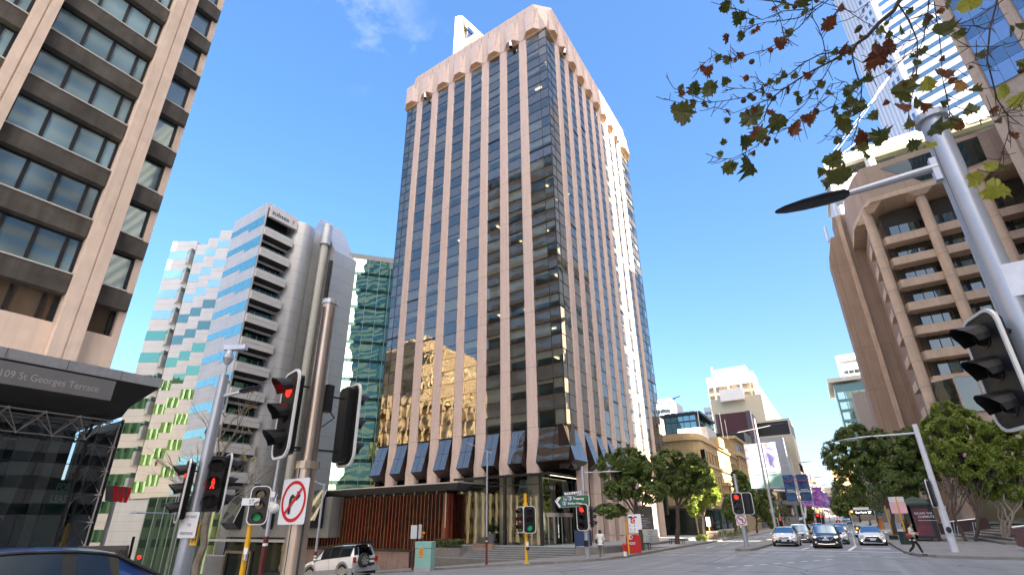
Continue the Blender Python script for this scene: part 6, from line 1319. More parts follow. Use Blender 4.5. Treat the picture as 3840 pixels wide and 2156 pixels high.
# --- leaning white pole on the right corner
P=PG(3583,2069,.14); x,y=P.x,P.y; dist=math.hypot(x,y); zt=Pd(3435,1590,dist).z
t=thing('traffic_signal_pole','white signal pole with lamp arm beside the crossing woman on the right corner','traffic signal',(x,y,gz(x,y)+.14))
zmid=Pd(3530,1900,dist).z; pole(t,x,y,.14,zmid,.20,.19,whitep,'lower_pole',collar=[zmid]); pole(t,x,y,zmid,zt,.16,.14,whitep)
a=Vector((x,y,Pd(3445,1622,dist).z)); b=Px(3348,1632,0); b=Vector((x-2.3,y-.1,a.z-.0)); e=Vector((x-4.35,y-.2,a.z-.12)); m=MB(); m.tube([a,b],[.06,.05],8); m.build('lamp_arm',whitep,t); lamp_head(t,b,e,galv,w=.22)
h=Pd(3490,1850,dist-.1); signal_head(t,(h.x,h.y-.2,h.z),(-1,.3,0),1.25); m=MB(); [m.tube([(x,y,h.z+dz),(h.x,h.y-.2,h.z+dz)],.03,6) for dz in (.5,-.5)]; m.build('bracket',blackm,t)
m=MB(); q=Pd(3558,1985,dist-.3); m.ball(q,.13,10,6,(1,.4,1.3)); m.build('push_button',blackm,t)
# --- median pole
P=PG(2801,2050,.14); x,y=P.x,P.y; dist=math.hypot(x,y); zt=Pd(2752,1776,dist).z
t=thing('traffic_signal_pole','signal pole with red light and small no left turn sign on the median island','traffic signal',(x,y,gz(x,y)+.14))
zm=Pd(2782,1935,dist).z; pole(t,x,y,.14,zm,.17,.16,steelp,'lower_pole'); pole(t,x,y,zm,zt,.13,.11,steelp)
h=Pd(2771,1887,dist); signal_head(t,(h.x-.05,y-.22,h.z),(-.05,-1,0),1.25,0); h=Pd(2795,1887,dist); signal_head(t,(h.x+.12,y+.2,h.z),(.05,1,0),1.25)
c=Pd(2781,1949,dist); m=MB(); turn_sign(t,(c.x,y-.2,c.z),.75,.75,flip=True)
# --- corner pole with direction signs
P=PG(2205,2092,.14); x,y=P.x,P.y; dist=math.hypot(x,y); zt=Pd(2184,1748,dist).z
t=thing('traffic_signal_pole','corner signal pole with green freeway direction sign, street name and red light','traffic signal',(x,y,gz(x,y)+.14))
zm=Pd(2198,1968,dist).z; pole(t,x,y,P.z,zm,.165,.155,steelp,'lower_pole'); pole(t,x,y,zm,zt,.125,.105,steelp)
rs=Vector((.90,.43,0)).normalized(); ns=rs.cross(UP)
a=Vector((x,y,Pd(2188,1771,dist).z)); b=a+rs*1.3; e=a+rs*2.6+UP*.02; m=MB(); m.tube([a,b],.04,6); m.build('lamp_arm',galv,t); lamp_head(t,b,e,galv,w=.2)
green=M('sign_green',(.005,.11,.035),.4,var=.03); wl_=M('sign_letter_white',(.85,.85,.85),.4,var=0)
yb=.22
def SG(u,v,off=0.0):  # a point on the sign plane
    r_=ray(u,v); n_=ns; o=Vector((x,y,0))+ns*(yb+off); tt=(o-Vector((0,0,0))).dot(n_)/Vector((r_.x,r_.y,0)).dot(n_); return CAMP+r_*tt
pts=[SG(1800+a_*.2808,1750+b_*.2808) for a_,b_ in ((1000,455),(1048,400),(1440,367),(1458,385),(1462,500),(1445,520),(1055,545))]
m=MB(); m.ext([p for p in pts][::-1],-ns*.03); s=m.build('direction_sign',wl_,t)
cen=sum(pts,Vector())/len(pts); m=MB(); m.ext([cen+(p-cen)*.955+ns*.012 for p in pts][::-1],-ns*.01); m.build('green_face',green,s)
m=MB(); m.quad(*[SG(1800+a_*.2808,1750+b_*.2808,.02) for a_,b_ in ((1012,470),(1058,405),(1082,404),(1036,470))]); m.quad(*[SG(1800+a_*.2808,1750+b_*.2808,.02) for a_,b_ in ((1036,470),(1085,530),(1060,532),(1012,470))]); m.build('chevron',wl_,s)
def stx(tx,a_,b_,hpx,sx=1.0,mat=wl_,bold=.02):
    p=SG(1800+a_*.2808,1750+b_*.2808,.022); q=SG(1800+a_*.2808,1750+(b_-hpx)*.2808,.022); text(tx,p,rs+UP*.0,UP,(q-p).length,mat,s,sx=sx,bold=bold)
stx('TO',1112,447,26); stx('Freeway',1248,437,32,.95); stx('Stirling Hwy',1172,500,30,.93)
sb_=M('shield_blue',(.02,.06,.50),.4,var=0)
for (a_,b_,ch) in ((1200,424,'2'),(1124,490,'5')):
    for k_,mt,of in ((1.12,wl_,.021),(1,sb_,.026)):
        m=MB(); m.quad(*[SG(1800+(a_+dx*k_)*.2808,1750+(b_+dy*k_)*.2808,of) for dx,dy in ((-26,-22),(-10,-24),(0,-27),(10,-24),(26,-22),(23,8),(0,28),(-23,8))][::-1]); m.build('route_shield',mt,s)
    p=SG(1800+(a_-8)*.2808,1750+(b_+12)*.2808,.03); text(ch,p,rs,UP,.19,wl_,s,bold=.02)
m=MB(); m.ext([SG(1800+a_*.2808,1750+b_*.2808) for a_,b_ in ((1123,340),(1362,320),(1362,360),(1130,376))][::-1],-ns*.02); s2=m.build('street_name_plate',wl_,t)
p=SG(1800+1140*.2808,1750+368*.2808,.02); text('WILLIAM ST',p,rs,UP,.19,M('plate_black',(.01,.012,.03),.5,var=0),s2,sx=1.05,bold=0)
h=Pd(2191,1938,dist); signal_head(t,(h.x,h.y-.25,h.z),(.02,-1,0),1.3,0); h=Pd(2221,1937,dist); signal_head(t,(h.x,h.y,h.z),(1,.1,0),1.1,board=False)
m=MB(); m.tube([(x,y,h.z+.4),(h.x,h.y,h.z+.4)],.025,5); m.tube([(x,y,h.z-.4),(h.x,h.y,h.z-.4)],.025,5); q=Pd(2199,2036,dist-.2); m.box(q.x-.12,q.x+.1,q.y-.1,q.y+.1,q.z-.18,q.z+.18); m.build('bracket',blackm,t)
# --- yellow centre pole
P=PG(1975,2113,.14); x,y=P.x,P.y; dist=math.hypot(x,y); zt=Pd(1968,1850,dist).z
t=thing('traffic_signal_pole','yellow signal pole with red man and green light in front of the glass entrance','traffic signal',(x,y,gz(x,y)+.14))
pole(t,x,y,P.z,zt,.10,.09,yellow); pole(t,x,y,Pd(1970,1922,dist).z,Pd(1969,1885,dist).z,.15,.15,yellow,'sleeve'); m=MB(); m.tube([(x,y,P.z),(x,y,P.z+.08)],[.2,.18],12); m.build('foot',M('foot_cream',(.5,.4,.15),.6,var=0),t)
h=Pd(1959,1947,dist); signal_head(t,(h.x-.05,h.y-.1,h.z),(-.45,-1,0),1.15,1,True,3,True); h=Pd(1987,1947,dist); signal_head(t,(h.x+.05,h.y-.15,h.z),(.75,-.8,0),1.2,2,col=green_on)
q=Pd(1978,2040,dist-.15); m=MB(); m.ext(rrect(q,rs,UP,.14,.3,.02),-ns*.02); m.build('button_plate',white,t); q=Pd(1979,2055,dist-.2); m=MB(); m.ball(q,.11,8,6); m.build('push_button',blackm,t)
# --- service cabinet, pole with meter box
P=PG(1200+1300*.2912,1750+1318*.2912,.14); x,y=P.x,P.y
t=thing('service_cabinet','tall pale teal service cabinet with yellow warning labels beside the fin pavilion','cabinet',(x,y,P.z))
zt=Pd(1578,2030,math.hypot(x,y)).z; a1=Vector((.93,.37,0)); a2=Vector((-.37,.93,0)); w1,w2=1.28,.95; o=Vector((x-.70,y,0))
tm=M('teal_paint',(.26,.50,.46),.45,var=.06)
m=MB(); m.obox((o.x,o.y,P.z+.12),a1*w1,a2*w2,(0,0,(zt-P.z)*.68)); m.obox((o.x-.02,o.y-.02,P.z+.15+(zt-P.z)*.68),a1*(w1+.04),a2*(w2+.04),(0,0,(zt-P.z)*.32-.15)); m.build('cabinet_body',tm,t)
m=MB(); m.obox((o.x,o.y,P.z-.3),a1*w1,a2*w2,(0,0,.42)); m.build('plinth',galv,t)
yw=M('warning_yellow',(.70,.32,.03),.5,var=0); nf=a1.cross(UP)
for (sx_,z_,w_,h_) in ((.38,1.15,.34,.62),(.42,2.55,.36,.16),(.42,2.3,.14,.1)):
    c=o+a1*sx_*1.3+nf*.03+UP*(P.z+z_); m=MB(); m.ext(rrect(c,a1,UP,w_,h_,.02),nf*.01); pl2=m.build('warning_label',yw,t)
    smear([w_*.6]*(3 if h_>.5 else 1),c-a1*w_*.3+UP*(.14 if h_>.5 else -.02)+nf*.01,a1,UP,.06,maroon,pl2)
P=PG(1200+1188*.2912,1750+1325*.2912,.14); x,y=P.x,P.y; dist=math.hypot(x,y); t=thing('sign_post','maroon post carrying two pale folded plates next to the teal cabinet','post',(x,y,P.z))
pole(t,x,y,P.z,Pd(1553,1967,dist).z,.085,.08,maroon); c=Pd(1552,1993,dist-.2); m=MB(); m.ext(rrect(c,rr2,UP,.5,1.0,.03),-n2*.02); m.ext(rrect(c+Vector((.45,.2,.02)),Vector((.95,-.3,0)).normalized(),UP,.45,1.05,.08),(0,.04,0)); m.build('plate',M('plate_pale',(.55,.58,.62),.4,var=0),t)
# --- bollard, post box, parking signs
P=PG(1800+1940*.2808,1750+1188*.2808,.14); x,y=P.x,P.y; t=thing('bollard','short white bollard with red top on the corner footpath','bollard',(x,y,P.z)); hh=Pd(2342,2036,math.hypot(x,y)).z
m=MB(); m.tube([(x,y,P.z),(x,y,hh-.45)],.11,12); m.build('post',white,t); m=MB(); m.tube([(x,y,hh-.45),(x,y,hh-.06),(x,y,hh)],[.13,.13,.06],12); m.build('cap',redp,t)
P=PG(1800+2068*.2808,1750+1150*.2808,.14); x,y=P.x,P.y; dist=math.hypot(x,y); zt=Pd(2375,2003,dist).z
t=thing('post_box','red street post box with round white emblem on the footpath','post box',(x,y,P.z)); H_=zt-P.z; w_=.98
m=MB(); prof=[(-w_/2,0),(w_/2,0),(w_/2,H_*.86),(w_*.42,H_*.95),(w_*.25,H_),(-w_*.25,H_),(-w_*.42,H_*.95),(-w_/2,H_*.86)]
m.ext([Vector((x,y,P.z))+rs*a_+UP*b_ for a_,b_ in prof][::-1],-ns*.8); m.build('box_body',redp,t,bevel=.03)
c=Vector((x,y,P.z))+ns*.012-rs*.22+UP*H_*.86; m=MB(); disc(m,c,rs,UP,.17,20); em=m.build('emblem',white,t); m=MB(); disc(m,c+ns*.004+rs*.03,rs,UP,.10,14); m.build('emblem_centre',redp,em); m=MB(); m.quad(c+ns*.006-rs*.05-UP*.12,c+ns*.006+rs*.0-UP*.12,c+ns*.006+rs*.0+UP*.08,c+ns*.006-rs*.05+UP*.08); m.build('emblem_bar',white,em)
text('POST',Vector((x,y,P.z))+ns*.012-rs*.40+UP*H_*.46,rs,UP,.15,wl_,t,bold=.03)
P=PG(1800+2083*.2808,1750+1155*.2808,.14); x,y=P.x-.15,P.y-.9; dist=math.hypot(x,y); t=thing('parking_sign','clearway parking sign on a yellow post in front of the post box','sign',(x,y,P.z))
pole(t,x,y,P.z,Pd(2370,1950,dist).z,.055,.055,yellow)
c=Pd(2374,1964,dist-.1); m=MB(); m.ext(rrect(c,rs,UP,.62,1.12,.04),-ns*.01); s=m.build('sign_plate',wl_,t); m=MB(); m.ext(rrect(c+UP*.22+ns*.006,rs,UP,.3,.36,.08),ns*.004); m.build('red_square',redp,s)
text('C',c+UP*.12+ns*.006-rs*.08,rs,UP,.2,wl_,s,thick=.008,bold=.02); text('CLEARWAY',c+UP*.42-rs*.27,rs,UP,.08,blackm,s,sx=.75); text('7 - 9',c-UP*.18-rs*.26,rs,UP,.15,blackm,s); text('4 - 6',c-UP*.40-rs*.26,rs,UP,.15,blackm,s); text('MON - FRI',c-UP*.53-rs*.26,rs,UP,.07,blackm,s,sx=.8)
c=Pd(2371,1938,dist-.1); m=MB(); m.ext(rrect(c,rs,UP,.62,.34,.04),-ns*.01); s=m.build('tow_plate',wl_,t); m=MB(); m.ext(rrect(c-rs*.14+ns*.004,rs,UP,.28,.12,.04),ns*.004); m.ext(rrect(c+rs*.2+ns*.004,rs,UP,.2,.09,.03),ns*.004); m.build('tow_symbol',blackm,s)
c=Pd(2394,1955,dist+.1); m=MB(); m.ext(rrect(c,rs,UP,.40,1.0,.04),-ns*.01); m.build('side_plate',wl_,t)
# --- leasing boards at the tower foot
y0=50; q=lambda a,b,X=-17.6: Px(1800+a*.2808,1750+b*.2808,X)
A=q(2120,540); Bq=q(2330,830); t=thing('leasing_board','tall black leasing board with white lettering behind the post box tree','sign',(-17.6,A.y,-.3)); 
m=MB(); m.box(-17.7,-17.6,A.y-.3,Bq.y,Bq.z-.2,A.z+.2); m.build('board',blackg,t)
hgt=A.z-Bq.z; yy=A.y
text('For Lease',(-17.59,yy+.1,A.z-hgt*.38),(0,1,0),UP,hgt*.10,wl_,t,sx=1.0,bold=.02)
smear([2.6,2.2,2.9,2.7,1.8,2.4],(-17.59,yy+.1,A.z-hgt*.50),(0,1,0),UP,hgt*.035,wl_,t)
A=q(2115,835); Bq=q(2355,990); t=thing('leasing_notice','white notice board with lines of blue text under the black leasing board','sign',(-17.4,A.y,-.5)); m=MB(); m.box(-17.5,-17.4,A.y,Bq.y+.3,Bq.z,A.z); m.build('board',white,t)
m=MB(); m.box(-17.5,-17.4,A.y+(Bq.y-A.y)*.4,Bq.y+.3,Bq.z-.6,Bq.z-.01); m.build('base',darkframe,t)
smear([1.6,1.3,1.7,1.4,1.6,1.2,1.5],(-17.39,A.y+(Bq.y-A.y)*.42,A.z-.28),(0,1,0),UP,.10,M('text_blue',(.02,.12,.35),.5,var=0),t)
P=Pd(1800+1345*.2808,1750+930*.2808,46.5); t=thing('blue_sign_box','dark blue upright sign box beside the corner pole','sign',(P.x,P.y,-.1)); m=MB(); m.box(P.x-.6,P.x+.9,P.y,P.y+.35,-.12,Pd(1800+1345*.2808,1750+845*.2808,46.5).z); m.build('box',M('sign_box_blue',(.03,.055,.13),.5,var=.05),t)
# ramp rail, bike hoops and tree guards
t=thing('ramp_rail','long steel handrail on the low stone wall by the corner','handrail',(-17,45,0)); m=MB(); z_=.95
a=Vector((-18.2,41.6,1.0)); b=Vector((-16.75,46,.85)); e=Vector((-16.55,53,.6)); m.tube([a-UP*.9,a,b,e,e-UP*.6],.035,6)
for i in range(9): p=b.lerp(e,i/8); m.tube([p,p-UP*.8],.022,5)
m.build('rail',steel,t)
def hoop(lab,c,d,r_,h_,grp): t=thing('bike_hoop',lab,'bike hoop',tuple(c),group=grp); c=Vector(c); m=MB(); m.tube([c-d*r_,c-d*r_+UP*(h_-.15),c-d*(r_-.15)+UP*h_,c+d*(r_-.15)+UP*h_,c+d*r_+UP*(h_-.15),c+d*r_],.035,6); m.build('hoop',steel,t)
for i in range(4):
    c=at_x(2700,2016,-14.6); hoop('steel bike hoop in the row right of the sunlit tree',(c.x,c.y-3.5+1.3*i,c.z),Vector((1,.1,0)).normalized(),.42,.95,'steel bike hoops beside the sunlit tree')
def guard(lab,c):
    t=thing('tree_guard',lab,'tree guard',tuple(c),group='dark metal guards round the tree feet'); m=MB()
    for i in range(12):
        a=2*PI*i/12; p=Vector((c[0]+.75*math.cos(a),c[1]+.75*math.sin(a),c[2])); m.tube([p,p+UP*.55],.025,4)
    m.tube([Vector((c[0]+.75*math.cos(2*PI*i/16),c[1]+.75*math.sin(2*PI*i/16),c[2]+.55)) for i in range(17)],.03,4,cap=False); m.build('guard',blackm,t)
guard('dark metal guard round the post box tree',b1); guard('dark metal guard round the tree left of the sunlit one',b2)
c=at_x(2670,2018,-14.9); t=thing('stone_seat_block','squat brown stone block under the sunlit tree','seat',tuple(c)); m=MB(); m.box(c.x-.6,c.x+.6,c.y,c.y+1.2,c.z,c.z+1.0); m.build('block',M('block_stone',(.30,.24,.18),.8,var=.15),t,bevel=.04)
c=at_x(2664,1945,-15.3); t=thing('lit_parking_sign','white and red parking plate on the sunlit tree side','sign',(c.x,c.y,0)); m=MB(); cc=Px(2656,1955,-15.3); m.tube([(cc.x,cc.y,-.3),(cc.x,cc.y,cc.z+.5)],.05,6); m.build('post',yellow,t); m=MB(); m.ext(rrect(Vector((cc.x,cc.y-.06,cc.z)),Vector((1,0,0)),UP,.5,1.1,.04),(0,.02,0)); m.build('plate',white,t)
# far corner: covered glass front between tower and heritage building
t=thing('cafe_shelter','low glass fronted cafe shelter between the tower and the heritage building','shelter',(-20,92,-.5)); m=MB(); m.box(-34,-19,88,111,3.6,4.0); m.build('roof',blackm,t); m=MB(); m.quad((-19.2,88,-.5),(-19.2,110,-.5),(-19.2,110,3.6),(-19.2,88,3.6)); m.quad((-34,88.2,-.5),(-19.2,88.2,-.5),(-19.2,88.2,3.6),(-34,88.2,3.6)); m.build('glass_wall',sg,t); m=MB(); [m.tube([(-19.1,y_,-.5),(-19.1,y_,3.6)],.08,6) for y_ in (88.2,93,98,104,110)]; m.build('post',darkframe,t)
t=thing('ribbed_wall','low pale ribbed wall along the footpath before the heritage building','wall',(-17.2,88,-.4)); m=MB(); [m.box(-17.4,-17.0,86.5+1.0*i,87.4+1.0*i,-.6,.7) for i in range(22)]; m.build('wall_body',M('ribbed_stone',(.38,.34,.30),.8,var=.1),t)
# --- banner poles on the median
def banner_mat(name,c1,c2,c3):
    m,n,p=newmat(name); L=n.links; t=n.nodes.new('ShaderNodeTexCoord'); nz=n.nodes.new('ShaderNodeTexNoise'); nz.inputs['Scale'].default_value=.8; nz.inputs['Detail'].default_value=5; nz.inputs['Distortion'].default_value=1.2; L.new(t.outputs['Object'],nz.inputs[0]); cr=n.nodes.new('ShaderNodeValToRGB'); e=cr.color_ramp.elements; e[0].color=tuple(c1)+(1,); e[1].color=tuple(c3)+(1,); e[0].position=.36; e[1].position=.66; k=e.new(.5); k.color=tuple(c2)+(1,); L.new(nz.outputs[0],cr.inputs[0]); L.new(cr.outputs[0],p.inputs['Base Color']); p.inputs['Roughness'].default_value=.6; return m
bmats=[banner_mat('banner_pale_forest',(.10,.10,.30),(.34,.34,.42),(.24,.18,.17)),banner_mat('banner_navy',(.02,.05,.16),(.03,.09,.22),(.04,.14,.28)),banner_mat('banner_purple',(.18,.05,.35),(.30,.10,.45),(.55,.30,.65)),banner_mat('banner_violet_blue',(.10,.12,.40),(.35,.20,.50),(.55,.50,.75)),banner_mat('banner_magenta',(.35,.08,.35),(.45,.15,.50),(.20,.20,.50))]
mintb=M('banner_mint_hem',(.22,.40,.36),.6,var=.05)
def banner_pole(lab,y,zt,bi,z0,z1,bw,arms,first=False):
    x=-6.7; t=thing('banner_pole',lab,'lamp pole',(x,y,gz(x,y)),group='tall median poles carrying hanging banners'); g0=gz(x,y)+.15
    pole(t,x,y,g0,zt,.17,.09,galv,n=10); m=MB(); m.tube([(x,y,g0+2.6),(x,y,g0+3.0)],[.24,.22],10); m.build('collar',galv,t)
    if arms:
        m=MB(); m.tube([(x-2.2,y,arms-.25),(x,y,arms),(x+1.6,y,arms+.2)],.05,6); m.build('lamp_arm',galv,t); lamp_head(t,(x-2.0,y,arms-.23),(x-3.6,y,arms-.4),visorm,w=.22); lamp_head(t,(x+1.5,y,arms+.19),(x+3.3,y,arms+.3),visorm,w=.22)
    for sg_ in (-1,1):
        m=MB(); NX,NZ=8,10; V=[]
        for j in range(NZ+1):
            for i in range(NX+1):
                u=i/NX; v=j/NZ; V.append((x+sg_*(.25+bw*u),y+.10*math.sin(u*5+v*2)*(1-v*.3)-.1*v,z0+(z1-z0)*v))
        F=[(j*(NX+1)+i,j*(NX+1)+i+1,(j+1)*(NX+1)+i+1,(j+1)*(NX+1)+i) for j in range(NZ) for i in range(NX)]
        if first:
            m.v=V; m.f=F; m.m=[1 if k//NX<3 else 0 for k in range(len(F))]; b=m.build('banner',[bmats[bi],mintb],t,smooth=True)
            s=MB()
            for k_ in range(4): zz=z0+(z1-z0)*(.33+.035*k_); s.tube([(x+sg_*(.25+bw*u),y-.12-.10*math.sin(u*5+.6)*.0,zz+.10*math.sin(u*PI)*-1) for u in (0,.25,.5,.75,1)],.03,4)
            s.build('banner_stripe',white,b)
        else:
            m.add(V,F); b=m.build('banner',bmats[bi],t,smooth=True)
            if bi==1:
                for k_,tx in enumerate(('VIBRANT','CONNECTED')): text(tx,(x+(sg_*.25 if sg_>0 else -.25-bw)+.25,y-.22,z0+(z1-z0)*(.40-.07*k_)),(1,0,0),UP,.20 if k_!=1 else .26,wl_,b,bold=.01)
                s=MB(); cxx=x+sg_*(.25+bw/2)
                for rr5 in (.35,.6,.85): s.tube([(cxx+rr5*math.cos(a_),y-.25,z0+.1+rr5*math.sin(a_)) for a_ in [PI*i/10 for i in range(11)]],.02,4)
                s.build('banner_arc',M('arc_blue',(.08,.25,.45),.5,var=0) if 'arc_blue' not in bpy.data.materials else bpy.data.materials['arc_blue'],b)
                s=MB(); s.tube([(cxx+1.0*math.cos(a_),y-.25,z1-.2+1.0*math.sin(a_)) for a_ in [PI+PI*i/10 for i in range(11)]],.10,4); s.build('banner_wreath',M('wreath_pink',(.30,.05,.20),.5,var=.3) if 'wreath_pink' not in bpy.data.materials else bpy.data.materials['wreath_pink'],b)
        m=MB(); m.tube([(x,y,z1),(x+sg_*(.3+bw),y,z1)],.03,5); m.tube([(x,y,z0),(x+sg_*(.3+bw),y,z0)],.02,5); m.build('banner_arm',galv,b)
cmm=lambda a,b:(2400+a*.6267,1250+b*.6267)
Y1=62.0; z1=Py(*cmm(690,660),Y1).z; z0=Py(*cmm(700,925),Y1).z; bw=abs(Py(*cmm(612,665),Y1).x-Py(*cmm(690,660),Y1).x)+.0
banner_pole('nearest tall banner pole with pale forest picture banners and mint hems',Y1,Py(*cmm(680,510),Y1).z,0,z0,z1,bw,Py(*cmm(690,570),Y1).z,True)
Y2=106.; banner_pole('second banner pole with dark navy blue banners',Y2,Py(*cmm(905,745),Y2).z,1,Py(*cmm(940,1003),Y2).z,Py(*cmm(930,843),Y2).z,abs(Py(*cmm(862,850),Y2).x-Py(*cmm(925,843),Y2).x),Py(*cmm(910,782),Y2).z)
Y3=152.; banner_pole('third banner pole with bright purple banners',Y3,12.5,2,5.0,9.6,2.2,11.8)
Y4=200.; banner_pole('fourth banner pole with violet blue banners farther down the street',Y4,13.2,3,5.6,10.2,2.2,12.4)
Y5=255.; banner_pole('fifth banner pole with magenta banners near the end of the row',Y5,14.0,4,6.4,11,2.2,13.2)
Y6=315.; banner_pole('last small banner pole with violet banners at the street end',Y6,14.8,2,7.2,12,2.2,14)
# small distant signals
def small_signal(lab,u,v,dist,s=1.2):
    h=Pd(u,v,dist); x,y=h.x,h.y; t=thing('distant_signal',lab,'traffic signal',(x,y,gz(x,y)),group='small red signals farther along the street'); pole(t,x,y+.2,gz(x,y),h.z+.9*s,.09,.07,galv,n=8); signal_head(t,(x,y,h.z-.38*s),(0,-1,0),s,0)
small_signal('left red signal of the close pair beyond the white hatchback',2906,1947,105); small_signal('right red signal of the close pair beyond the white hatchback',2926,1947,106)
small_signal('left red signal of the pair under the purple banners',3066,1931,118,1.5); small_signal('right red signal of the pair under the purple banners',3079,1934,120,1.5); small_signal('lone red signal above the distant cars near the street end',3143,1955,170,1.7); small_signal('low red signal above the black car roof',3058,1960,150,1.4)
# --- right footpath: yellow sign post, bus shelter, ramp wall
cr_=lambda a,b:(3000+a*.592,1300+b*.592); cz=lambda a,b:(3100+a*.28727,1800+b*.28727)
P=PG(*cz(1020,830),.14); x,y=3.3,P.y; x=P.x; dist=math.hypot(x,y)
t=thing('sign_post','yellow post with two blank pink and white sign backs beside the bus shelter','sign',(x,y,.14)); 
zt=Pd(*cz(965,215),dist).z; p0=Vector((x,y,.14)); pole(t,x+.25,y,.14,zt,.055,.055,yellow)
c1_=Pd(*cz(980,248),dist-.1); m=MB(); m.ext(rrect(Vector((x+.25,y-.08,c1_.z)),Vector((1,0,0)),UP,1.0,.42,.06),(0,.02,0)); m.build('upper_plate',M('plate_back_white',(.70,.60,.60),.4,var=.05),t)
c2_=Pd(*cz(1012,358),dist-.1); m=MB(); m.ext(rrect(Vector((x+.25,y-.08,c2_.z)),Vector((1,0,0)),UP,1.05,.82,.06),(0,.02,0)); m.build('lower_plate',M('plate_back_pink',(.75,.42,.45),.4,var=.15,scale=1),t)
m=MB(); m.tube([(x+.25,y-.1,.3),(x+.25,y-.1,zt-.02)],.04,6); m.build('post_front',yellow,t)
P=PG(*cz(880,770),.14); t=thing('sign_post','thin yellow post standing behind the white sedan by the kerb trees','sign',tuple(P)); pole(t,P.x,P.y,.14,3.2,.05,.05,yellow); m=MB(); m.box(P.x-.35,P.x+.35,P.y-.3,P.y+.3,.14,.5); m.build('base',blackm,t)
# bus shelter with poster
A=PG(*cz(1160,750),.14); Bp=PG(*cz(1470,790),.14)
sx0=5.3; sy=A.y; sy=58.0; xa=Py(*cz(1085,400),sy).x; xb=Py(*cz(1330,400),sy).x; za=Py(*cz(1100,385),sy).z; zb_=Py(*cz(1200,735),sy).z
t=thing('bus_shelter','bus shelter with green hipped roof and large maroon advertising poster','bus shelter',(xa,sy,.14))
m=MB(); m.box(xa-.1,xb+.15,sy,sy+.18,zb_-.15,za+.3); m.box(xa-.1,xa+.05,sy,sy+5,.14,za+.4); m.box(xb+.05,xb+.3,sy-.02,sy+.2,.14,za+.4); m.box(xb+.05,xb+.2,sy+4.8,sy+5,.14,za+.4); m.build('frame',blackm,t)
m=MB(); m.box(xa+.12,xb-.05,sy-.02,sy+.0,zb_+.05,za+.12); po=m.build('poster',M('poster_maroon',(.085,.03,.035),.35,var=.6,scale=1.1,tint=(.22,.03,.05)),t)
wz=xb-xa; text('ESCAPE THE',(xa+.25,sy-.03,za-.38),(1,0,0),UP,.17,wl_,po,bold=.01,sx=.95); text('COMMUTE',(xa+.45,sy-.03,za-.66),(1,0,0),UP,.17,wl_,po,bold=.01,sx=.95); smear([1.3],(xa+.4,sy-.03,za-.9),(1,0,0),UP,.05,wl_,po)
rx0,rx1=xa-.9,xb+1.1; ry0,ry1=sy-.7,sy+6.2; zr=za+.42; rg_=M('shelter_roof_green',(.05,.075,.055),.6,var=.1)
m=MB(); m.add([(rx0,ry0,zr),(rx1,ry0,zr),(rx1,ry1,zr),(rx0,ry1,zr),(rx0,ry0,zr+.12),(rx1,ry0,zr+.12),(rx1,ry1,zr+.12),(rx0,ry1,zr+.12),((rx0+rx1)/2-.2,(ry0+ry1)/2-1.5,zr+.75),((rx0+rx1)/2+.2,(ry0+ry1)/2+1.5,zr+.75)],[(3,2,1,0),(0,1,5,4),(1,2,6,5),(2,3,7,6),(3,0,4,7),(4,5,8),(5,6,9,8),(6,7,9),(7,4,8,9)]); m.build('roof',rg_,t)
m=MB(); m.box(xa+.3,xb,sy+4.5,sy+4.9,.55,.65); m.build('bench',galv,t)
t=thing('poster_board','orange and brown advertising board behind the bus near the tree trunks','sign',(3.6,72,.14)); q=lambda a,b:Py(*cz(a,b),72); m=MB(); a,b=q(650,470),q(770,640); m.box(a.x,b.x,72,72.2,b.z,a.z); m.build('board',M('poster_orange',(.45,.18,.05),.5,var=.5,scale=1.5),t)
t=thing('litter_bin','dark slatted bin beside the crossing woman','bin',(3.6,47,.14)); P=PG(*cz(1040,835),.14); 
m=MB()
for i in range(14): a_=2*PI*i/14; m.box(P.x+.3*math.cos(a_)-.03,P.x+.3*math.cos(a_)+.03,P.y+.3*math.sin(a_)-.03,P.y+.3*math.sin(a_)+.03,.16,1.0)
m.tube([(P.x,P.y,.14),(P.x,P.y,.95)],.26,12); m.tube([(P.x,P.y,.98),(P.x,P.y,1.06)],.36,14); m.build('bin_body',M('bin_green',(.02,.05,.035),.5,var=.1),t)
# forecourt steps and walls of the concrete tower
t=thing('forecourt_steps','broad shaded stone steps rising toward the concrete tower at right','steps',(12,60,.14)); 
for i in range(6):
    m=MB(); m.box(9.2+.9*i,40,52+2.2*i,BY,.1,.3+.17*i); m.build('step',stone,t)
mar=M('maroon_granite_wall',(.085,.03,.03),.35,var=.25,scale=3)
t=thing('granite_wall','long dark maroon granite wall with steel capping rail behind the thin trees','wall',(9,62,.14)); a=PG(*cz(1460,700)); q=lambda a_,b_:Py(*cz(a_,b_),64)
p=[q(1455,560),q(1790,530),q(2080,485),q(2150,630),q(1500,705)]; m=MB(); m.ext(p[::-1],(0,.5,0)); m.build('wall_body',mar,t); m=MB(); m.tube([q(1490,560)+Vector((0,-.1,.05)),q(1800,535)+Vector((0,-.1,.1)),q(1940,520)+Vector((0,-.1,.1))],.05,6); [m.tube([q(u_,545)+Vector((0,-.15,0)),q(u_+30,720)+Vector((0,-.15,-.0))],.035,5) for u_ in (1650,1690,1900,1935)]; m.build('rail',steel,t)
t=thing('granite_planter_wall','sloping maroon granite wall with pale top at the right edge','wall',(12,44,.14)); q=lambda a_,b_:Py(*cz(a_,b_),43)
m=MB(); m.ext([q(2420,615),q(2640,585),q(2680,900),q(2530,860)][::-1],(0,.6,0)); m.build('wall_body',mar,t); m=MB(); m.tube([q(2420,618),q(2640,588)],.06,6); m.build('coping',galv,t)
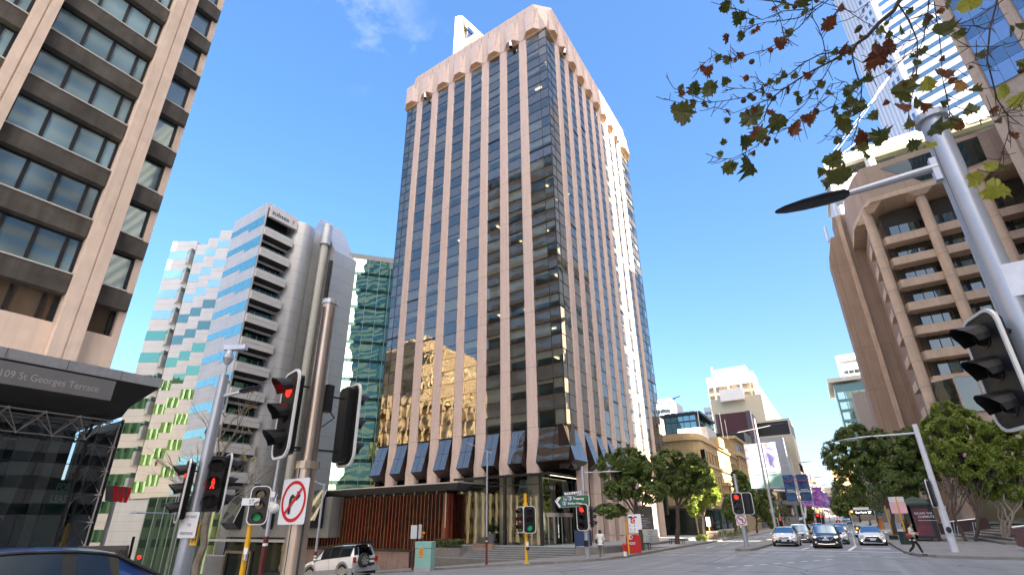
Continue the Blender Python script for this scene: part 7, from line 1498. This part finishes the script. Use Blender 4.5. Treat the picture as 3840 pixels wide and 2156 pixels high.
# ================================================================ VEHICLES
cglass=glossy('car_glass',(.010,.014,.016),(.34,.40,.42),.04,.01,.0,1); chrome=M('chrome',(.75,.75,.76),.12,metal=1,var=0); tyre=M('tyre',(.018,.018,.018),.8,var=0); rimm=M('wheel_rim',(.50,.51,.53),.3,metal=.8,var=0); hlamp=M('headlamp_clear',(.55,.58,.60),.12,var=0,metal=.3); hl_on=emis('headlight_on',(1,.93,.75),.8); ind_on=emis('indicator_on',(1,.35,.03),.6); tail_on=emis('tail_red',(1,.02,.01),.25); tailm=M('tail_lamp_red',(.35,.01,.01),.2,var=0); trimb=M('black_trim',(.012,.012,.013),.5,var=0); platem=M('number_plate',(.70,.70,.72),.4,var=0); plblue=M('plate_blue',(.03,.04,.25),.4,var=0)
def paint(n,c,metal=.2): 
    m=M(n,c,.3,metal=0,var=.03,scale=1,coat=.6); return m
def car(name,lab,cat,loc,rz,L,W,H,col,kind='hatch',group=None,front=True,rear=False,lights=None,pitch=0,plate='1BCA 978',grille='hex',wheel_r=.33,detail=True):
    t=thing(name,lab,cat,loc,group=group,rz=rz)
    if pitch: t.rotation_euler=(pitch,0,rz)
    hw=W/2; zb=H*.60; zl=.20
    # stations: s (0 front..1 rear), roof/hood height, half width at the top, belt height, half width, tag between this and next
    if kind=='suv': S=[(0,.46,.70,.44,.86,''),(.03,.56,.80,.52,.95,''),(.10,.60,.88,.56,.99,''),(.24,.635,.90,.60,1,'w'),(.37,.955,.74,.62,1,'g'),(.385,.965,.74,.62,1,'g'),(.52,.99,.74,.63,1,'p'),(.545,.99,.74,.63,1,'g'),(.71,.99,.74,.64,1,'p'),(.735,.985,.74,.64,1,'g'),(.91,.97,.73,.64,1,'p'),(.935,.965,.72,.64,.99,'r'),(.985,.66,.86,.62,.97,''),(1,.48,.84,.45,.94,'')]
    elif kind=='sedan': S=[(0,.36,.66,.34,.82,''),(.025,.46,.76,.42,.93,''),(.09,.56,.84,.52,.98,''),(.27,.66,.86,.62,1,'w'),(.42,.975,.66,.63,1,'g'),(.44,.985,.66,.63,1,'g'),(.56,1.0,.66,.64,1,'p'),(.58,1.0,.66,.64,1,'g'),(.70,.98,.66,.65,1,'g'),(.72,.97,.66,.65,1,'r'),(.86,.72,.80,.68,1,''),(.96,.70,.80,.66,.96,''),(1,.50,.78,.46,.90,'')]
    elif kind=='dome': S=[(0,.36,.66,.34,.82,''),(.03,.46,.76,.42,.93,''),(.10,.56,.84,.52,.98,''),(.20,.66,.86,.60,1,'w'),(.37,.93,.68,.62,1,'g'),(.42,.965,.67,.62,1,'g'),(.49,.99,.66,.63,1,'p'),(.525,.995,.66,.63,1,'g'),(.62,1.0,.66,.64,1,'g'),(.74,.98,.66,.65,1,'p'),(.77,.97,.66,.65,1,'r'),(.93,.74,.80,.68,1,''),(1,.45,.78,.42,.90,'')]
    else: S=[(0,.36,.66,.34,.84,''),(.03,.48,.78,.44,.94,''),(.10,.58,.85,.53,.99,''),(.23,.665,.87,.61,1,'w'),(.40,.965,.68,.62,1,'g'),(.42,.975,.68,.62,1,'g'),(.54,1.0,.68,.63,1,'p'),(.565,1.0,.68,.63,1,'g'),(.74,.985,.67,.64,1,'p'),(.77,.98,.67,.64,1,'g'),(.86,.95,.66,.65,.99,'r'),(.97,.68,.82,.62,.96,''),(1,.46,.80,.42,.92,'')]
    rings=[]
    for s,zt,wt,zbt,w_,tg in S:
        y=(s-.5)*L; zt*=H; zbt*=H; a=hw*w_; b=hw*wt
        if zt<=zbt+.09: P=[(0,zt+.012),(b*.6,zt+.006),(b*.93,zt-.02),(a*.97,zbt-.02),(a,zbt-.13),(a*1.0,(zbt+zl)/2),(a*.97,zl+.03),(a*.80,zl-.02)]
        else: P=[(0,zt),(b*.65,zt-.012),(b*.97,zt-.06),(a*.955,zbt),(a,zbt-.10),(a*1.0,(zbt+zl)/2),(a*.97,zl+.03),(a*.80,zl-.02)]
        cu=.24*max(0,1-s/.13) if s<.5 else -.20*max(0,1-(1-s)/.10); rings.append([(x,y+cu*(x/hw)**2,z) for x,z in P])
    parts={k:MB() for k in ('body','windscreen','side_window','rear_window','pillar')}
    n=8
    for i in range(len(S)-1):
        tg=S[i][5]
        for j in range(n-1):
            key='body'
            if tg in('g','p') and j==2: key='side_window' if tg=='g' else 'pillar'
            if tg=='w' and j in(0,1): key='windscreen'
            if tg=='w' and j==2: key='body'
            if tg=='r' and j in(0,1): key='rear_window'
            for sg_ in (1,-1):
                q=[rings[i][j],rings[i][j+1],rings[i+1][j+1],rings[i+1][j]]; q=[(x*sg_,y,z) for x,y,z in q]; q=q if sg_<0 else q[::-1]
                parts[key].quad(*q)
    for e,rev in ((0,0),(-1,1)):
        r_=rings[e]; P=r_+[(-x,y,z) for x,y,z in r_[::-1]]; parts['body'].quad(*(P if rev else P[::-1]))
    pm_=paint(lab[:20].replace(' ','_')+'_paint',col)
    def wl(m):  # weld
        me=m.data; bm=bmesh.new(); bm.from_mesh(me); bmesh.ops.remove_doubles(bm,verts=bm.verts,dist=.0008); bm.to_mesh(me); bm.free(); return m
    bo=wl(parts['body'].build('body',pm_,t,smooth=True,world=False)); bo.data.set_sharp_from_angle(angle=R(38))
    for k,mt in (('windscreen',cglass),('side_window',cglass),('rear_window',cglass),('pillar',trimb)): wl(parts[k].build(k,mt,t,smooth=True,world=False))
    for sx in (-1,1):
        g_=[i for i in range(len(S)) if S[i][5] in('g','p')]; i0,i1=g_[0],g_[-1]+1
        m=MB(); top=[(sx*(rings[i][2][0]+.006),rings[i][2][1],rings[i][2][2]) for i in range(i0-1,i1+1) if i>=i0]; bot=[(sx*(rings[i][3][0]+.008),rings[i][3][1],rings[i][3][2]) for i in range(max(i0-1,0),min(i1+1,len(S)))]
        m.tube(top,.022,5); m.tube(bot,.022,5); m.tube([bot[0],top[0]],.03,5); m.tube([bot[-1],top[-1]],.03,5); m.build('window_trim',trimb,t,world=False)
    def PBox(nm,mat,x0,x1,y0,y1,z0,z1,par=t,bev=0):
        m=MB(); m.box(x0,x1,y0,y1,z0,z1); return m.build(nm,mat,par,world=False,bevel=bev)
    m=MB(); m.box(-hw*.93,hw*.93,-L*.47,L*.47,.16,.42); m.build('underbody',trimb,t,world=False)
    for sy in (-.315,.30):
        for sx in (-1,1):
            y=L*sy; x=hw*sx
            m=MB(); m.tube([(x*1.004,y,wheel_r*1.02),(x*.80,y,wheel_r*1.02)],[wheel_r*1.13]*2,22); m.build('wheel_arch',trimb,t,world=False)
            m=MB(); rings2=[[(x*f,y+r_*math.cos(2*PI*i/22),wheel_r+r_*math.sin(2*PI*i/22)) for i in range(22)] for f,r_ in ((.80,wheel_r*.93),(.82,wheel_r),(1.0,wheel_r),(1.018,wheel_r*.94),(1.012,wheel_r*.68))]; m.loft(rings2); w_=m.build('wheel',tyre,t,world=False,smooth=True,auto=40)
            m=MB(); xx=x*1.022
            for k in range(5 if kind!='suv' else 6):
                a=2*PI*k/(5 if kind!='suv' else 6); c,s_=math.cos(a),math.sin(a); p=.045
                m.quad((xx,y-s_*p,wheel_r+c*p),(xx,y+s_*p,wheel_r-c*p),(xx,y+c*wheel_r*.66+s_*p*1.4,wheel_r+s_*wheel_r*.66-c*p*1.4),(xx,y+c*wheel_r*.66-s_*p*1.4,wheel_r+s_*wheel_r*.66+c*p*1.4))
            m.tube([(xx,y+wheel_r*.66*math.cos(2*PI*i/20),wheel_r+wheel_r*.66*math.sin(2*PI*i/20)) for i in range(21)],.018,5,cap=False); m.build('rim',rimm,w_,world=False)
    for sx in (-1,1):
        m=MB(); yc=(.29-.5)*L if kind!='dome' else (.27-.5)*L; m.ball((sx*(hw+.10),yc,H*.64),.10,10,6,(1.1,.7,.75)); mi=m.build('mirror',pm_ if col[0]>.05 else trimb,t,world=False,smooth=True)
        m=MB(); m.tube([(sx*hw*.93,yc,H*.62),(sx*(hw+.05),yc,H*.63)],.025,5); m.build('mirror_arm',trimb,mi,world=False)
        if detail:
            for dy in ((.50-.5)*L,(.72-.5)*L): PBox('door_handle',chrome if col[0]<.05 else pm_,sx*hw*1.0,sx*(hw*1.0+.03),dy,dy+.17,zb-.13,zb-.10)
            for dy in (.265,.545,.74): m=MB(); m.box(sx*hw*.985,sx*(hw*1.003),(dy-.5)*L-.006,(dy-.5)*L+.006,.33,zb-.02); m.build('door_gap',trimb,t,world=False)
    yf=-L/2
    def fq(nm,mat,pts,par=t,y0=None,th=.02):
        m=MB(); m.ext([(x,(yf-.02 if y0 is None else y0)+(x/hw)**2*.22,z) for x,z in pts],(0,.12,0)); return m.build(nm,mat,par,world=False)
    if front:
        h=H
        if grille=='hex':   # small hatch
            fq('upper_grille',trimb,[(-.36,.47*h),(.36,.47*h),(.30,.435*h),(-.30,.435*h)]); m=MB(); m.ball((0,yf-.02,.455*h),.07,10,6,(1,.3,.5)); m.build('badge',chrome,t,world=False)
            fq('lower_grille',trimb,[(-.42,.37*h),(.42,.37*h),(.30,.19*h),(-.30,.19*h)])
            for sx in (-1,1): fq('side_grille',trimb,[(sx*.50,.36*h),(sx*.50,.20*h),(sx*.78,.20*h)][::sx]); m=MB(); m.ball((sx*.74,yf+.06,.27*h),.06,10,6,(1,.5,1)); m.build('fog_lamp',chrome,t,world=False)
        elif grille=='oval':
            m=MB(); m.tube([(x,yf-.03,z) for x,z in ((-.50,.50*h),(-.42,.40*h),(-.30,.35*h),(.30,.35*h),(.42,.40*h),(.50,.50*h),(-.50,.50*h))],.02,6); m.build('grille_trim',chrome,t,world=False)
            fq('upper_grille',trimb,[(-.50,.50*h),(.50,.50*h),(.42,.40*h),(.30,.35*h),(-.30,.35*h),(-.42,.40*h)][::-1]); m=MB(); m.ball((0,yf-.04,.435*h),.09,12,8,(1,.3,1)); m.build('badge',chrome,t,world=False)
            m=MB(); m.tube([(-.55,yf-.01,.20*h),(0,yf-.03,.18*h),(.55,yf-.01,.20*h)],.02,5); m.build('lower_trim',chrome,t,world=False)
            for sx in (-1,1): m=MB(); m.ball((sx*.66,yf+.05,.25*h),.075,10,6,(1.3,.5,1)); m.build('fog_lamp',chrome,t,world=False)
        else:
            fq('lower_grille',trimb,[(-.40,.46*h),(.40,.46*h),(.62,.24*h),(.55,.19*h),(-.55,.19*h),(-.62,.24*h)][::-1]); m=MB(); m.tube([(-.40,yf-.03,.47*h),(0,yf-.05,.475*h),(.40,yf-.03,.47*h)],.018,5); m.ball((0,yf-.045,.485*h),.07,10,6,(1.2,.3,.8)); m.build('badge',chrome,t,world=False)
        zz=.38*h if grille=='oval' else .31*h
        PBox('number_plate',platem,-.19,.19,yf-.055,yf-.035,zz-.055,zz+.055) if True else 0
        text(plate,(-.16,yf-.057,zz-.035),(1,0,0),UP,.07,plblue,None,'lettering') if False else None
        for sx in (-1,1):
            m=MB(); z0,z1=(.43*h,.53*h) if kind!='suv' else (.44*h,.535*h)
            P=[(sx*.50,yf+.03,z0+.03),(sx*.86*hw,yf+.12,z0),(sx*.95*hw,yf+.32,z1-.01),(sx*.88*hw,yf+.26,z1+.015),(sx*.55,yf+.10,z1)]
            m.add([Vector(p)+Vector((sx*.012,-.03,.02)) for p in P],[tuple(range(5)) if sx<0 else tuple(range(5))[::-1]]); hd=m.build('headlight',hlamp,t,world=False)
            if lights and (lights.get('on') or lights.get(sx)):
                m=MB(); m.ball((sx*.72*hw,yf+.035,z0+.055),.05 if lights.get('on') else .05,10,6,(1.5,.5,.8)); m.build('bulb',lights.get(sx,hl_on),hd,world=False)
            if lights and lights.get('fog'): m=MB(); m.ball((sx*.82*hw,yf+.07,.26*h),.05,10,6,(1.2,.5,1)); m.build('fog_lamp',hl_on,t,world=False)
    if rear:
        yr=L/2; h=H
        for sx in (-1,1):
            PBox('tail_light',tailm,sx*hw*.80,sx*hw*.97,yr-.10,yr+.012,.44*h,.60*h); PBox('bumper_reflector',tailm,sx*hw*.55,sx*hw*.86,yr+.02,yr+.05,.22*h,.25*h)
    return t
def on(x,y,dz=0): return (x,y,gz(x,y)+dz)
GCc='cars waiting in the lanes of the Terrace'
H_=1.48
c_=car('parked_car','white hatchback stopped at the line in the left lane with an orange indicator','car',on(-4.72,49.8),0,4.35,1.82,1.48,(.80,.80,.80),'hatch',GCc,lights={-1:ind_on,'x':1},plate='1DCA 978',grille='hex'); c_.name='white_hatchback'
c_=car('silver_car','silver people mover directly behind the white hatchback','car',on(-4.2,57.9),0,4.4,1.78,1.62,(.55,.55,.54),'suv',GCc,grille='oval')
c_=car('black_suv','glossy black compact four wheel drive with lit headlights in the middle lane','car',on(-1.75,47.6),0,4.32,1.83,1.62,(.008,.010,.014),'suv',GCc,lights={'on':1},grille='oval',wheel_r=.35)
c_=car('white_car','white hatchback half hidden behind the black four wheel drive','car',on(-1.25,55.2),0,4.3,1.78,1.47,(.72,.72,.72),'hatch',GCc,grille='hex')
c_=car('white_sedan','white sedan with bright fog lamps and wide black grille in the kerb lane','car',on(1.28,53.6),0,4.85,1.84,1.46,(.78,.78,.77),'sedan',GCc,lights={'fog':1},grille='wide')
for i,(u,v,x_,cl_,lb_) in enumerate(((3112,1972,-1.7,(.7,.7,.72),'small white car with tail glow far down the middle lane'),(3045,1972,-5.0,(.5,.5,.52),'small silver car parked by the median far behind the white hatchback'),(3180,1952,1.2,(.3,.3,.32),'tiny grey car far away near the street end'),(3168,1940,-.5,(.6,.6,.62),'tiny pale car highest on the distant hill'),(3190,1968,1.3,(.02,.02,.03),'tiny dark car beside the bus far away'))):
    y_=(95,100,190,240,130)[i]; car('distant_car',lb_,'car',on((-1.4,-4.6,.2,-1.2,1.6)[i],y_),0,4.3,1.78,1.45,cl_,'hatch','distant cars on the Terrace',lights={'on':1} if i==0 else None,detail=False)
# white four wheel drive on the side street
suv=car('white_four_wheel_drive','white four wheel drive with grey lower trim and spare wheel on its tailgate','car',on(-26.75,21.95,.0),-PI/2,4.75,1.88,1.86,(.78,.79,.80),'suv',None,front=True,rear=True,pitch=0,wheel_r=.39)
suv.rotation_euler=(0,0,-PI/2); sl_=math.atan(.083)
suv.rotation_euler=Matrix(((1,0,0),(0,1,0),(0,0,1))).to_euler(); suv.rotation_euler=(Matrix.Rotation(-sl_,4,'Y')@Matrix.Rotation(-PI/2,4,'Z')).to_euler()
yr=4.75/2; m=MB(); k=24; x0=.30; zc_=.92
rg2=[[(x0+r_*math.cos(2*PI*i/k),yr+d_,zc_+r_*math.sin(2*PI*i/k)) for i in range(k)] for d_,r_ in ((.02,.30),(.04,.37),(.20,.38),(.25,.34),(.25,.22))]; m.loft(rg2[::-1]); sp_=m.build('spare_wheel',tyre,suv,world=False,smooth=True,auto=40)
m=MB()
for q in range(6): a=2*PI*q/6; c,s_=math.cos(a),math.sin(a); p=.05; m.quad((x0-s_*p,yr+.258,zc_+c*p),(x0+s_*p,yr+.258,zc_-c*p),(x0+c*.23+s_*p,yr+.258,zc_+s_*.23-c*p),(x0+c*.23-s_*p,yr+.258,zc_+s_*.23+c*p))
m.tube([(x0+.23*math.cos(2*PI*i/k),yr+.258,zc_+.23*math.sin(2*PI*i/k)) for i in range(k+1)],.018,5,cap=False); m.build('rim',rimm,sp_,world=False)
gt=M('suv_grey_trim',(.32,.34,.37),.4,metal=.3,var=.05)
m=MB(); [m.box(sx*.935,sx*.965,-2.1,2.25,.30,.56) for sx in (-1,1)]; m.box(-.95,.95,yr-.1,yr+.13,.34,.58); m.build('side_cladding',gt,suv,world=False)
for sx in (-1,1):
    for sy in (-.315,.30):
        y=4.75*sy; m=MB(); P=[(sx*.955,y+.53*math.cos(a),.39+.53*math.sin(a)) for a in [PI*i/12 for i in range(13)]]; m.tube(P,.055,6); m.build('wheel_flare',gt,suv,world=False)
m=MB(); [m.tube([(sx*.62,-.9,1.90),(sx*.62,1.9,1.89)],.025,6) for sx in (-1,1)]; m.ext([(-.6,yr-.25,1.83),(.6,yr-.25,1.83),(.55,yr+.05,1.90),(-.55,yr+.05,1.90)],(0,0,.03)); m.build('roof_rail',trimb,suv,world=False)
m=MB(); m.box(-.62,-.24,yr+.0,yr+.02,.78,.90); m.build('number_plate',platem,suv,world=False); m=MB(); m.box(-.66,-.20,yr-.02,yr+.008,.62,1.0); m.build('plate_recess',trimb,suv,world=False)
m=MB(); m.ext([(-.55,yr-.04,1.16),(.55,yr-.04,1.16),(.50,yr-.19,1.66),(-.50,yr-.19,1.66)],(0,.03,0)); m.build('rear_glass',cglass,suv,world=False)
# dark blue sedan at the lower left
blue=car('blue_car','dark blue sedan cut off by the lower left corner of the photo','car',on(-10.6,3.2,.02),PI,4.7,1.80,1.50,(.015,.045,.16),'dome',None,front=True,wheel_r=.32)
# bus
bs=thing('city_bus','articulated looking city bus with black front and route 27 display behind the white sedan','bus',on(1.45,72)); W_=2.45; H2=2.98; yb0=72
bw_=M('bus_white',(.70,.70,.70),.35,var=.04)
m=MB(); rg3=[[(1.45+sx*W_/2*f,yb0+d_,z) for sx,z in ((-1,.35),(1,.35),(1,H2*.93),(.92,H2),(-.92,H2),(-1,H2*.93))] for d_,f in ((0,.94),(.18,1),(11.5,1))]
m.loft([[(1.45+(p[0]-1.45),p[1],p[2]) for p in r_] for r_ in rg3]); m.build('body',bw_,bs)
m=MB(); m.box(1.45-1.12,1.45+1.12,yb0-.04,yb0+.1,1.0,2.45); ws=m.build('windscreen',glossy('bus_glass',(.01,.012,.014),(.8,.85,.9),.22,.01,.01,.5),bs)
m=MB(); m.box(1.45-1.14,1.45+1.14,yb0-.05,yb0+.1,2.45,2.95); de=m.build('destination_panel',blackg,bs)
led=emis('led_white',(1,1,.95),.35)
text('East Perth',(1.45-.62,yb0-.055,2.60),(1,0,0),UP,.19,led,de,sx=.95,bold=.015); text('27',(1.45+.55,yb0-.055,2.57),(1,0,0),UP,.24,led,de,bold=.02)
m=MB(); m.box(1.45-1.05,1.45+1.05,yb0-.05,yb0+.05,.75,1.0); m.build('dash_panel',trimb,bs)
m=MB(); m.box(1.45-.75,1.45+.75,yb0+.4,yb0+3,2.98,3.25); m.build('roof_unit',bw_,bs)
m=MB(); m.box(1.45-1.14,1.45+1.14,yb0-.06,yb0+.05,.32,.72); m.build('bumper',bw_,bs)
m=MB(); [m.ball((1.45+sx*.9,yb0-.08,.62),.11,10,6,(1.3,.4,.8)) for sx in (-1,)]; m.build('headlight',hl_on,bs); m=MB(); m.ball((1.45-.98,yb0-.06,2.78),.12,10,6,(1,.5,1)); m.build('indicator_lamp',ind_on,bs); m=MB(); m.ball((1.45-.85,yb0-.08,1.0),.10,10,6); m.build('indicator_lamp',ind_on,bs)
for sx in (-1,1): m=MB(); m.box(1.45+sx*1.25-.06,1.45+sx*1.25+.06,yb0-.35,yb0-.2,1.75,2.25); m.tube([(1.45+sx*1.15,yb0,2.5),(1.45+sx*1.25,yb0-.28,2.4),(1.45+sx*1.25,yb0-.28,2.2)],.03,5); m.build('mirror',trimb,bs)
for sx in (-1,1):
    for yy in (2.6,8.2): m=MB(); m.tube([(1.45+sx*1.2,yb0+yy,.48),(1.45+sx*.95,yb0+yy,.48)],[.48,.48],18); m.build('wheel',tyre,bs)
    for q in range(6): m=MB(); m.box(1.45+sx*1.235-.01,1.45+sx*1.235+.01,yb0+.5+1.8*q,yb0+2.15+1.8*q,1.15,2.4); m.build('side_window',cglass,bs)
for o_ in list(bs.children):
    pass
# ================================================================ PEOPLE
skin=M('skin',(.45,.27,.19),.5,var=.04); hairm=M('hair_dark',(.02,.014,.01),.6,var=.2,scale=30)
def skin_mesh(name,verts,edges,rad,mat,parent,root=0,sub=2):
    me=bpy.data.meshes.new(name); me.from_pydata([tuple(v) for v in verts],edges,[]); me.materials.append(mat)
    o=bpy.data.objects.new(name,me); C.objects.link(o); sk=o.modifiers.new('skin','SKIN'); sk.use_smooth_shade=True
    for i,r_ in enumerate(rad): d=me.skin_vertices[0].data[i]; d.radius=(r_,r_) if not isinstance(r_,tuple) else r_; d.use_root=(i==root)
    sb_=o.modifiers.new('sub','SUBSURF'); sb_.levels=sub; sb_.render_levels=sub
    dg=bpy.context.evaluated_depsgraph_get(); m2=bpy.data.meshes.new_from_object(o.evaluated_get(dg)); bpy.data.objects.remove(o); o2=bpy.data.objects.new(name,m2); C.objects.link(o2); o2.parent=parent
    for p in m2.polygons: p.use_smooth=True
    if not m2.materials: m2.materials.append(mat)
    return o2
def person(lab,loc,rz,h,P,jacket,trousers,shoes,hairlen,bag=None):
    """P: joints in body space, facing -Y, unit = metres for a 1.70 m body"""
    t=thing('person',lab,'person',loc,rz=rz); k=h/1.70; V=lambda a:Vector(a)*k
    body=['pelvis','chest','neck','head','shL','elL','haL','shR','elR','haR','hipL','knL','anL','toL','hipR','knR','anR','toR']
    E=[(0,1),(1,2),(2,3),(1,4),(4,5),(5,6),(1,7),(7,8),(8,9),(0,10),(10,11),(11,12),(12,13),(0,14),(14,15),(15,16),(16,17)]
    rd=[.125,.13,.055,.075,.06,.042,.028,.06,.042,.028,.085,.058,.038,.03,.085,.058,.038,.03]
    skin_mesh('body',[V(P[b]) for b in body],E,[r_*k for r_ in rd],skin,t)
    # head with face
    hd=V(P['head']); m=MB(); m.ball(hd+Vector((0,-.01,.04))*k,.098*k,16,12,(.80,.95,1.18)); m.ball(hd+Vector((0,-.105,.02))*k,.017*k,8,6,(.8,1,1.4)); [m.ball(hd+Vector((sx*.082,0,.03))*k,.022*k,8,6,(.4,.8,1.3)) for sx in (-1,1)]; ho=m.build('head',skin,t,smooth=True,world=False)
    m=MB(); [m.ball(hd+Vector((sx*.032,-.093,.05))*k,.011*k,8,6) for sx in (-1,1)]; m.build('eye',trimb,ho,world=False); m=MB(); m.ball(hd+Vector((0,-.094,-.03))*k,.02*k,8,6,(1.3,.3,.35)); m.build('mouth',M('lip',(.30,.10,.09),.5,var=0) if 'lip' not in bpy.data.materials else bpy.data.materials['lip'],ho,world=False)
    m=MB(); m.ball(hd+Vector((0,.018,.065))*k,.110*k,16,12,(.86,.98,1.12)); 
    for i in range(5): m.ball(hd+Vector((0,.075,.0-hairlen*i/5))*k,(.075-.006*i)*k,12,8,(1,.55,1))
    m.build('hair',hairm,t,smooth=True,world=False)
    # hands: palm, four fingers, thumb
    for s in ('L','R'):
        el,ha=V(P['el'+s]),V(P['ha'+s]); d=(ha-el).normalized(); sd=d.cross(Vector((0,1,0))).normalized(); up_=sd.cross(d); vs=[ha,ha+d*.05*k]; ed=[(0,1)]; rr=[.026*k,.030*k]
        for f in range(4):
            b=ha+d*.085*k+sd*(f-1.5)*.02*k; a=len(vs); L_=(.034,.04,.037,.028)[f]*k; vs+=[b,b+d*L_+up_*.008*k,b+d*L_*1.7+up_*.026*k]; ed+=[(1,a),(a,a+1),(a+1,a+2)]; rr+=[.010*k,.009*k,.008*k]
        a=len(vs); sg_=1 if s=='L' else -1; vs+=[ha+d*.03*k+sd*sg_*.035*k,ha+d*.07*k+sd*sg_*.05*k+up_*.02*k]; ed+=[(0,a),(a,a+1)]; rr+=[.012*k,.010*k]
        skin_mesh('hand',vs,ed,rr,skin,t,sub=1)
    # clothes: jacket and sleeves, trousers, shoes
    c,p=V(P['chest']),V(P['pelvis']); n_=V(P['neck'])
    jv=[p+(c-p)*-.28,p,p.lerp(c,.5),c,c.lerp(n_,.72),V(P['shL']),V(P['elL']),V(P['elL']).lerp(V(P['haL']),.9),V(P['shR']),V(P['elR']),V(P['elR']).lerp(V(P['haR']),.9)]
    skin_mesh('jacket',jv,[(0,1),(1,2),(2,3),(3,4),(3,5),(5,6),(6,7),(3,8),(8,9),(9,10)],[(.165*k,.135*k),(.170*k,.140*k),(.155*k,.13*k),(.165*k,.135*k),.075*k,.082*k,.064*k,.050*k,.082*k,.064*k,.050*k],jacket,t,root=1)
    tv=[p+Vector((0,0,.05))*k]; te=[]; tr_=[.14*k]
    for s in ('L','R'):
        a=len(tv); hp,kn,an=V(P['hip'+s]),V(P['kn'+s]),V(P['an'+s]); tv+=[hp,hp.lerp(kn,.5),kn,kn.lerp(an,.5),an.lerp(kn,.08)]; te+=[(0,a),(a,a+1),(a+1,a+2),(a+2,a+3),(a+3,a+4)]; tr_+=[.105*k,.088*k,.070*k,.060*k,.052*k]
    skin_mesh('trousers',tv,te,tr_,trousers,t)
    for s in ('L','R'): an,to=V(P['an'+s]),V(P['to'+s]); d=(to-an); d.z=0; d.normalize(); skin_mesh('shoe',[an-d*.05*k-Vector((0,0,.035))*k,an-Vector((0,0,.03))*k,to-d*.03*k,to+d*.05*k],[(0,1),(1,2),(2,3)],[.040*k,.048*k,.043*k,.032*k],shoes,t,sub=1)
    if bag:
        m=MB(); c2=V(bag[1]); m.ball(c2,.13*k,12,8,(.45,1.1,1.0)); b=m.build('bag',bag[0],t,smooth=True,world=False); m=MB(); m.tube([c2+Vector((0,0,.08))*k,V(P['shL' if bag[1][0]>0 else 'shR'])+Vector((0,0,.05))*k,c2+Vector((0,-.08,.08))*k],.012*k,6); m.build('strap',bag[0],b,world=False)
    return t
walkA=dict(pelvis=(0,0,.92),chest=(0,-.03,1.26),neck=(0,-.05,1.44),head=(0,-.07,1.55),shL=(.19,-.03,1.38),elL=(.25,-.06,1.12),haL=(.12,-.26,1.16),shR=(-.19,-.03,1.38),elR=(-.25,.0,1.12),haR=(-.13,-.24,1.10),hipL=(.09,0,.88),knL=(.09,-.18,.50),anL=(.08,-.28,.10),toL=(.08,-.42,.06),hipR=(-.09,0,.88),knR=(-.09,.02,.48),anR=(-.09,.32,.16),toR=(-.09,.26,.06))
beige_j=M('jacket_beige',(.62,.54,.44),.8,var=.08,scale=6); blackt=M('trousers_black',(.015,.015,.017),.8,var=0); redbag=M('bag_red',(.35,.04,.03),.5,var=.1)
P=PG(3440,2082,.1); person('woman in beige jacket and black trousers walking with a red bag at the right crossing',(P.x,P.y,gz(P.x,P.y)+.10),R(75),1.68,walkA,beige_j,blackt,blackg,.28,(redbag,(-.22,.10,1.02)))
bent=dict(pelvis=(0,0,.90),chest=(0,-.10,1.22),neck=(0,-.19,1.37),head=(0,-.26,1.44),shL=(.19,-.10,1.33),elL=(.24,-.08,1.06),haL=(.18,-.26,.98),shR=(-.19,-.10,1.33),elR=(-.24,-.08,1.06),haR=(-.18,-.26,.98),hipL=(.09,0,.86),knL=(.09,-.14,.47),anL=(.08,-.16,.10),toL=(.08,-.30,.05),hipR=(-.09,0,.86),knR=(-.09,.0,.46),anR=(-.08,.22,.12),toR=(-.08,.12,.05))
P=PG(2256,2098,.14); person('person seen from behind in a loose cream jacket with a dark shoulder bag',(P.x,P.y,gz(P.x,P.y)+.14),PI+R(20),1.66,bent,M('jacket_cream',(.66,.63,.58),.8,var=.08,scale=6),M('trousers_grey_green',(.17,.19,.15),.8,var=.15,scale=8),M('shoe_grey',(.3,.3,.3),.6,var=0),.05,(blackm,(.24,.02,1.0)))
stand=dict(walkA); stand.update(knL=(.09,-.02,.48),anL=(.09,0,.09),toL=(.10,-.14,.05),knR=(-.09,-.02,.48),anR=(-.09,.02,.09),toR=(-.10,-.12,.05))
P=Px(3335,1990,4.6); person('tiny figure in dark clothes waiting between the right kerb trees',(4.6,66,.14),R(20),1.7,stand,M('coat_dark',(.05,.05,.06),.8,var=0),blackt,blackg,.02)
P=Pd(985,2110,42); person('dark clothed figure standing in the shaded entrance left of the large signal pole',(-39.2+.0,41.6,gz(-39,41.6)+.14),R(30),1.72,stand,M('coat_black',(.03,.03,.035),.8,var=0),blackt,blackg,.02)
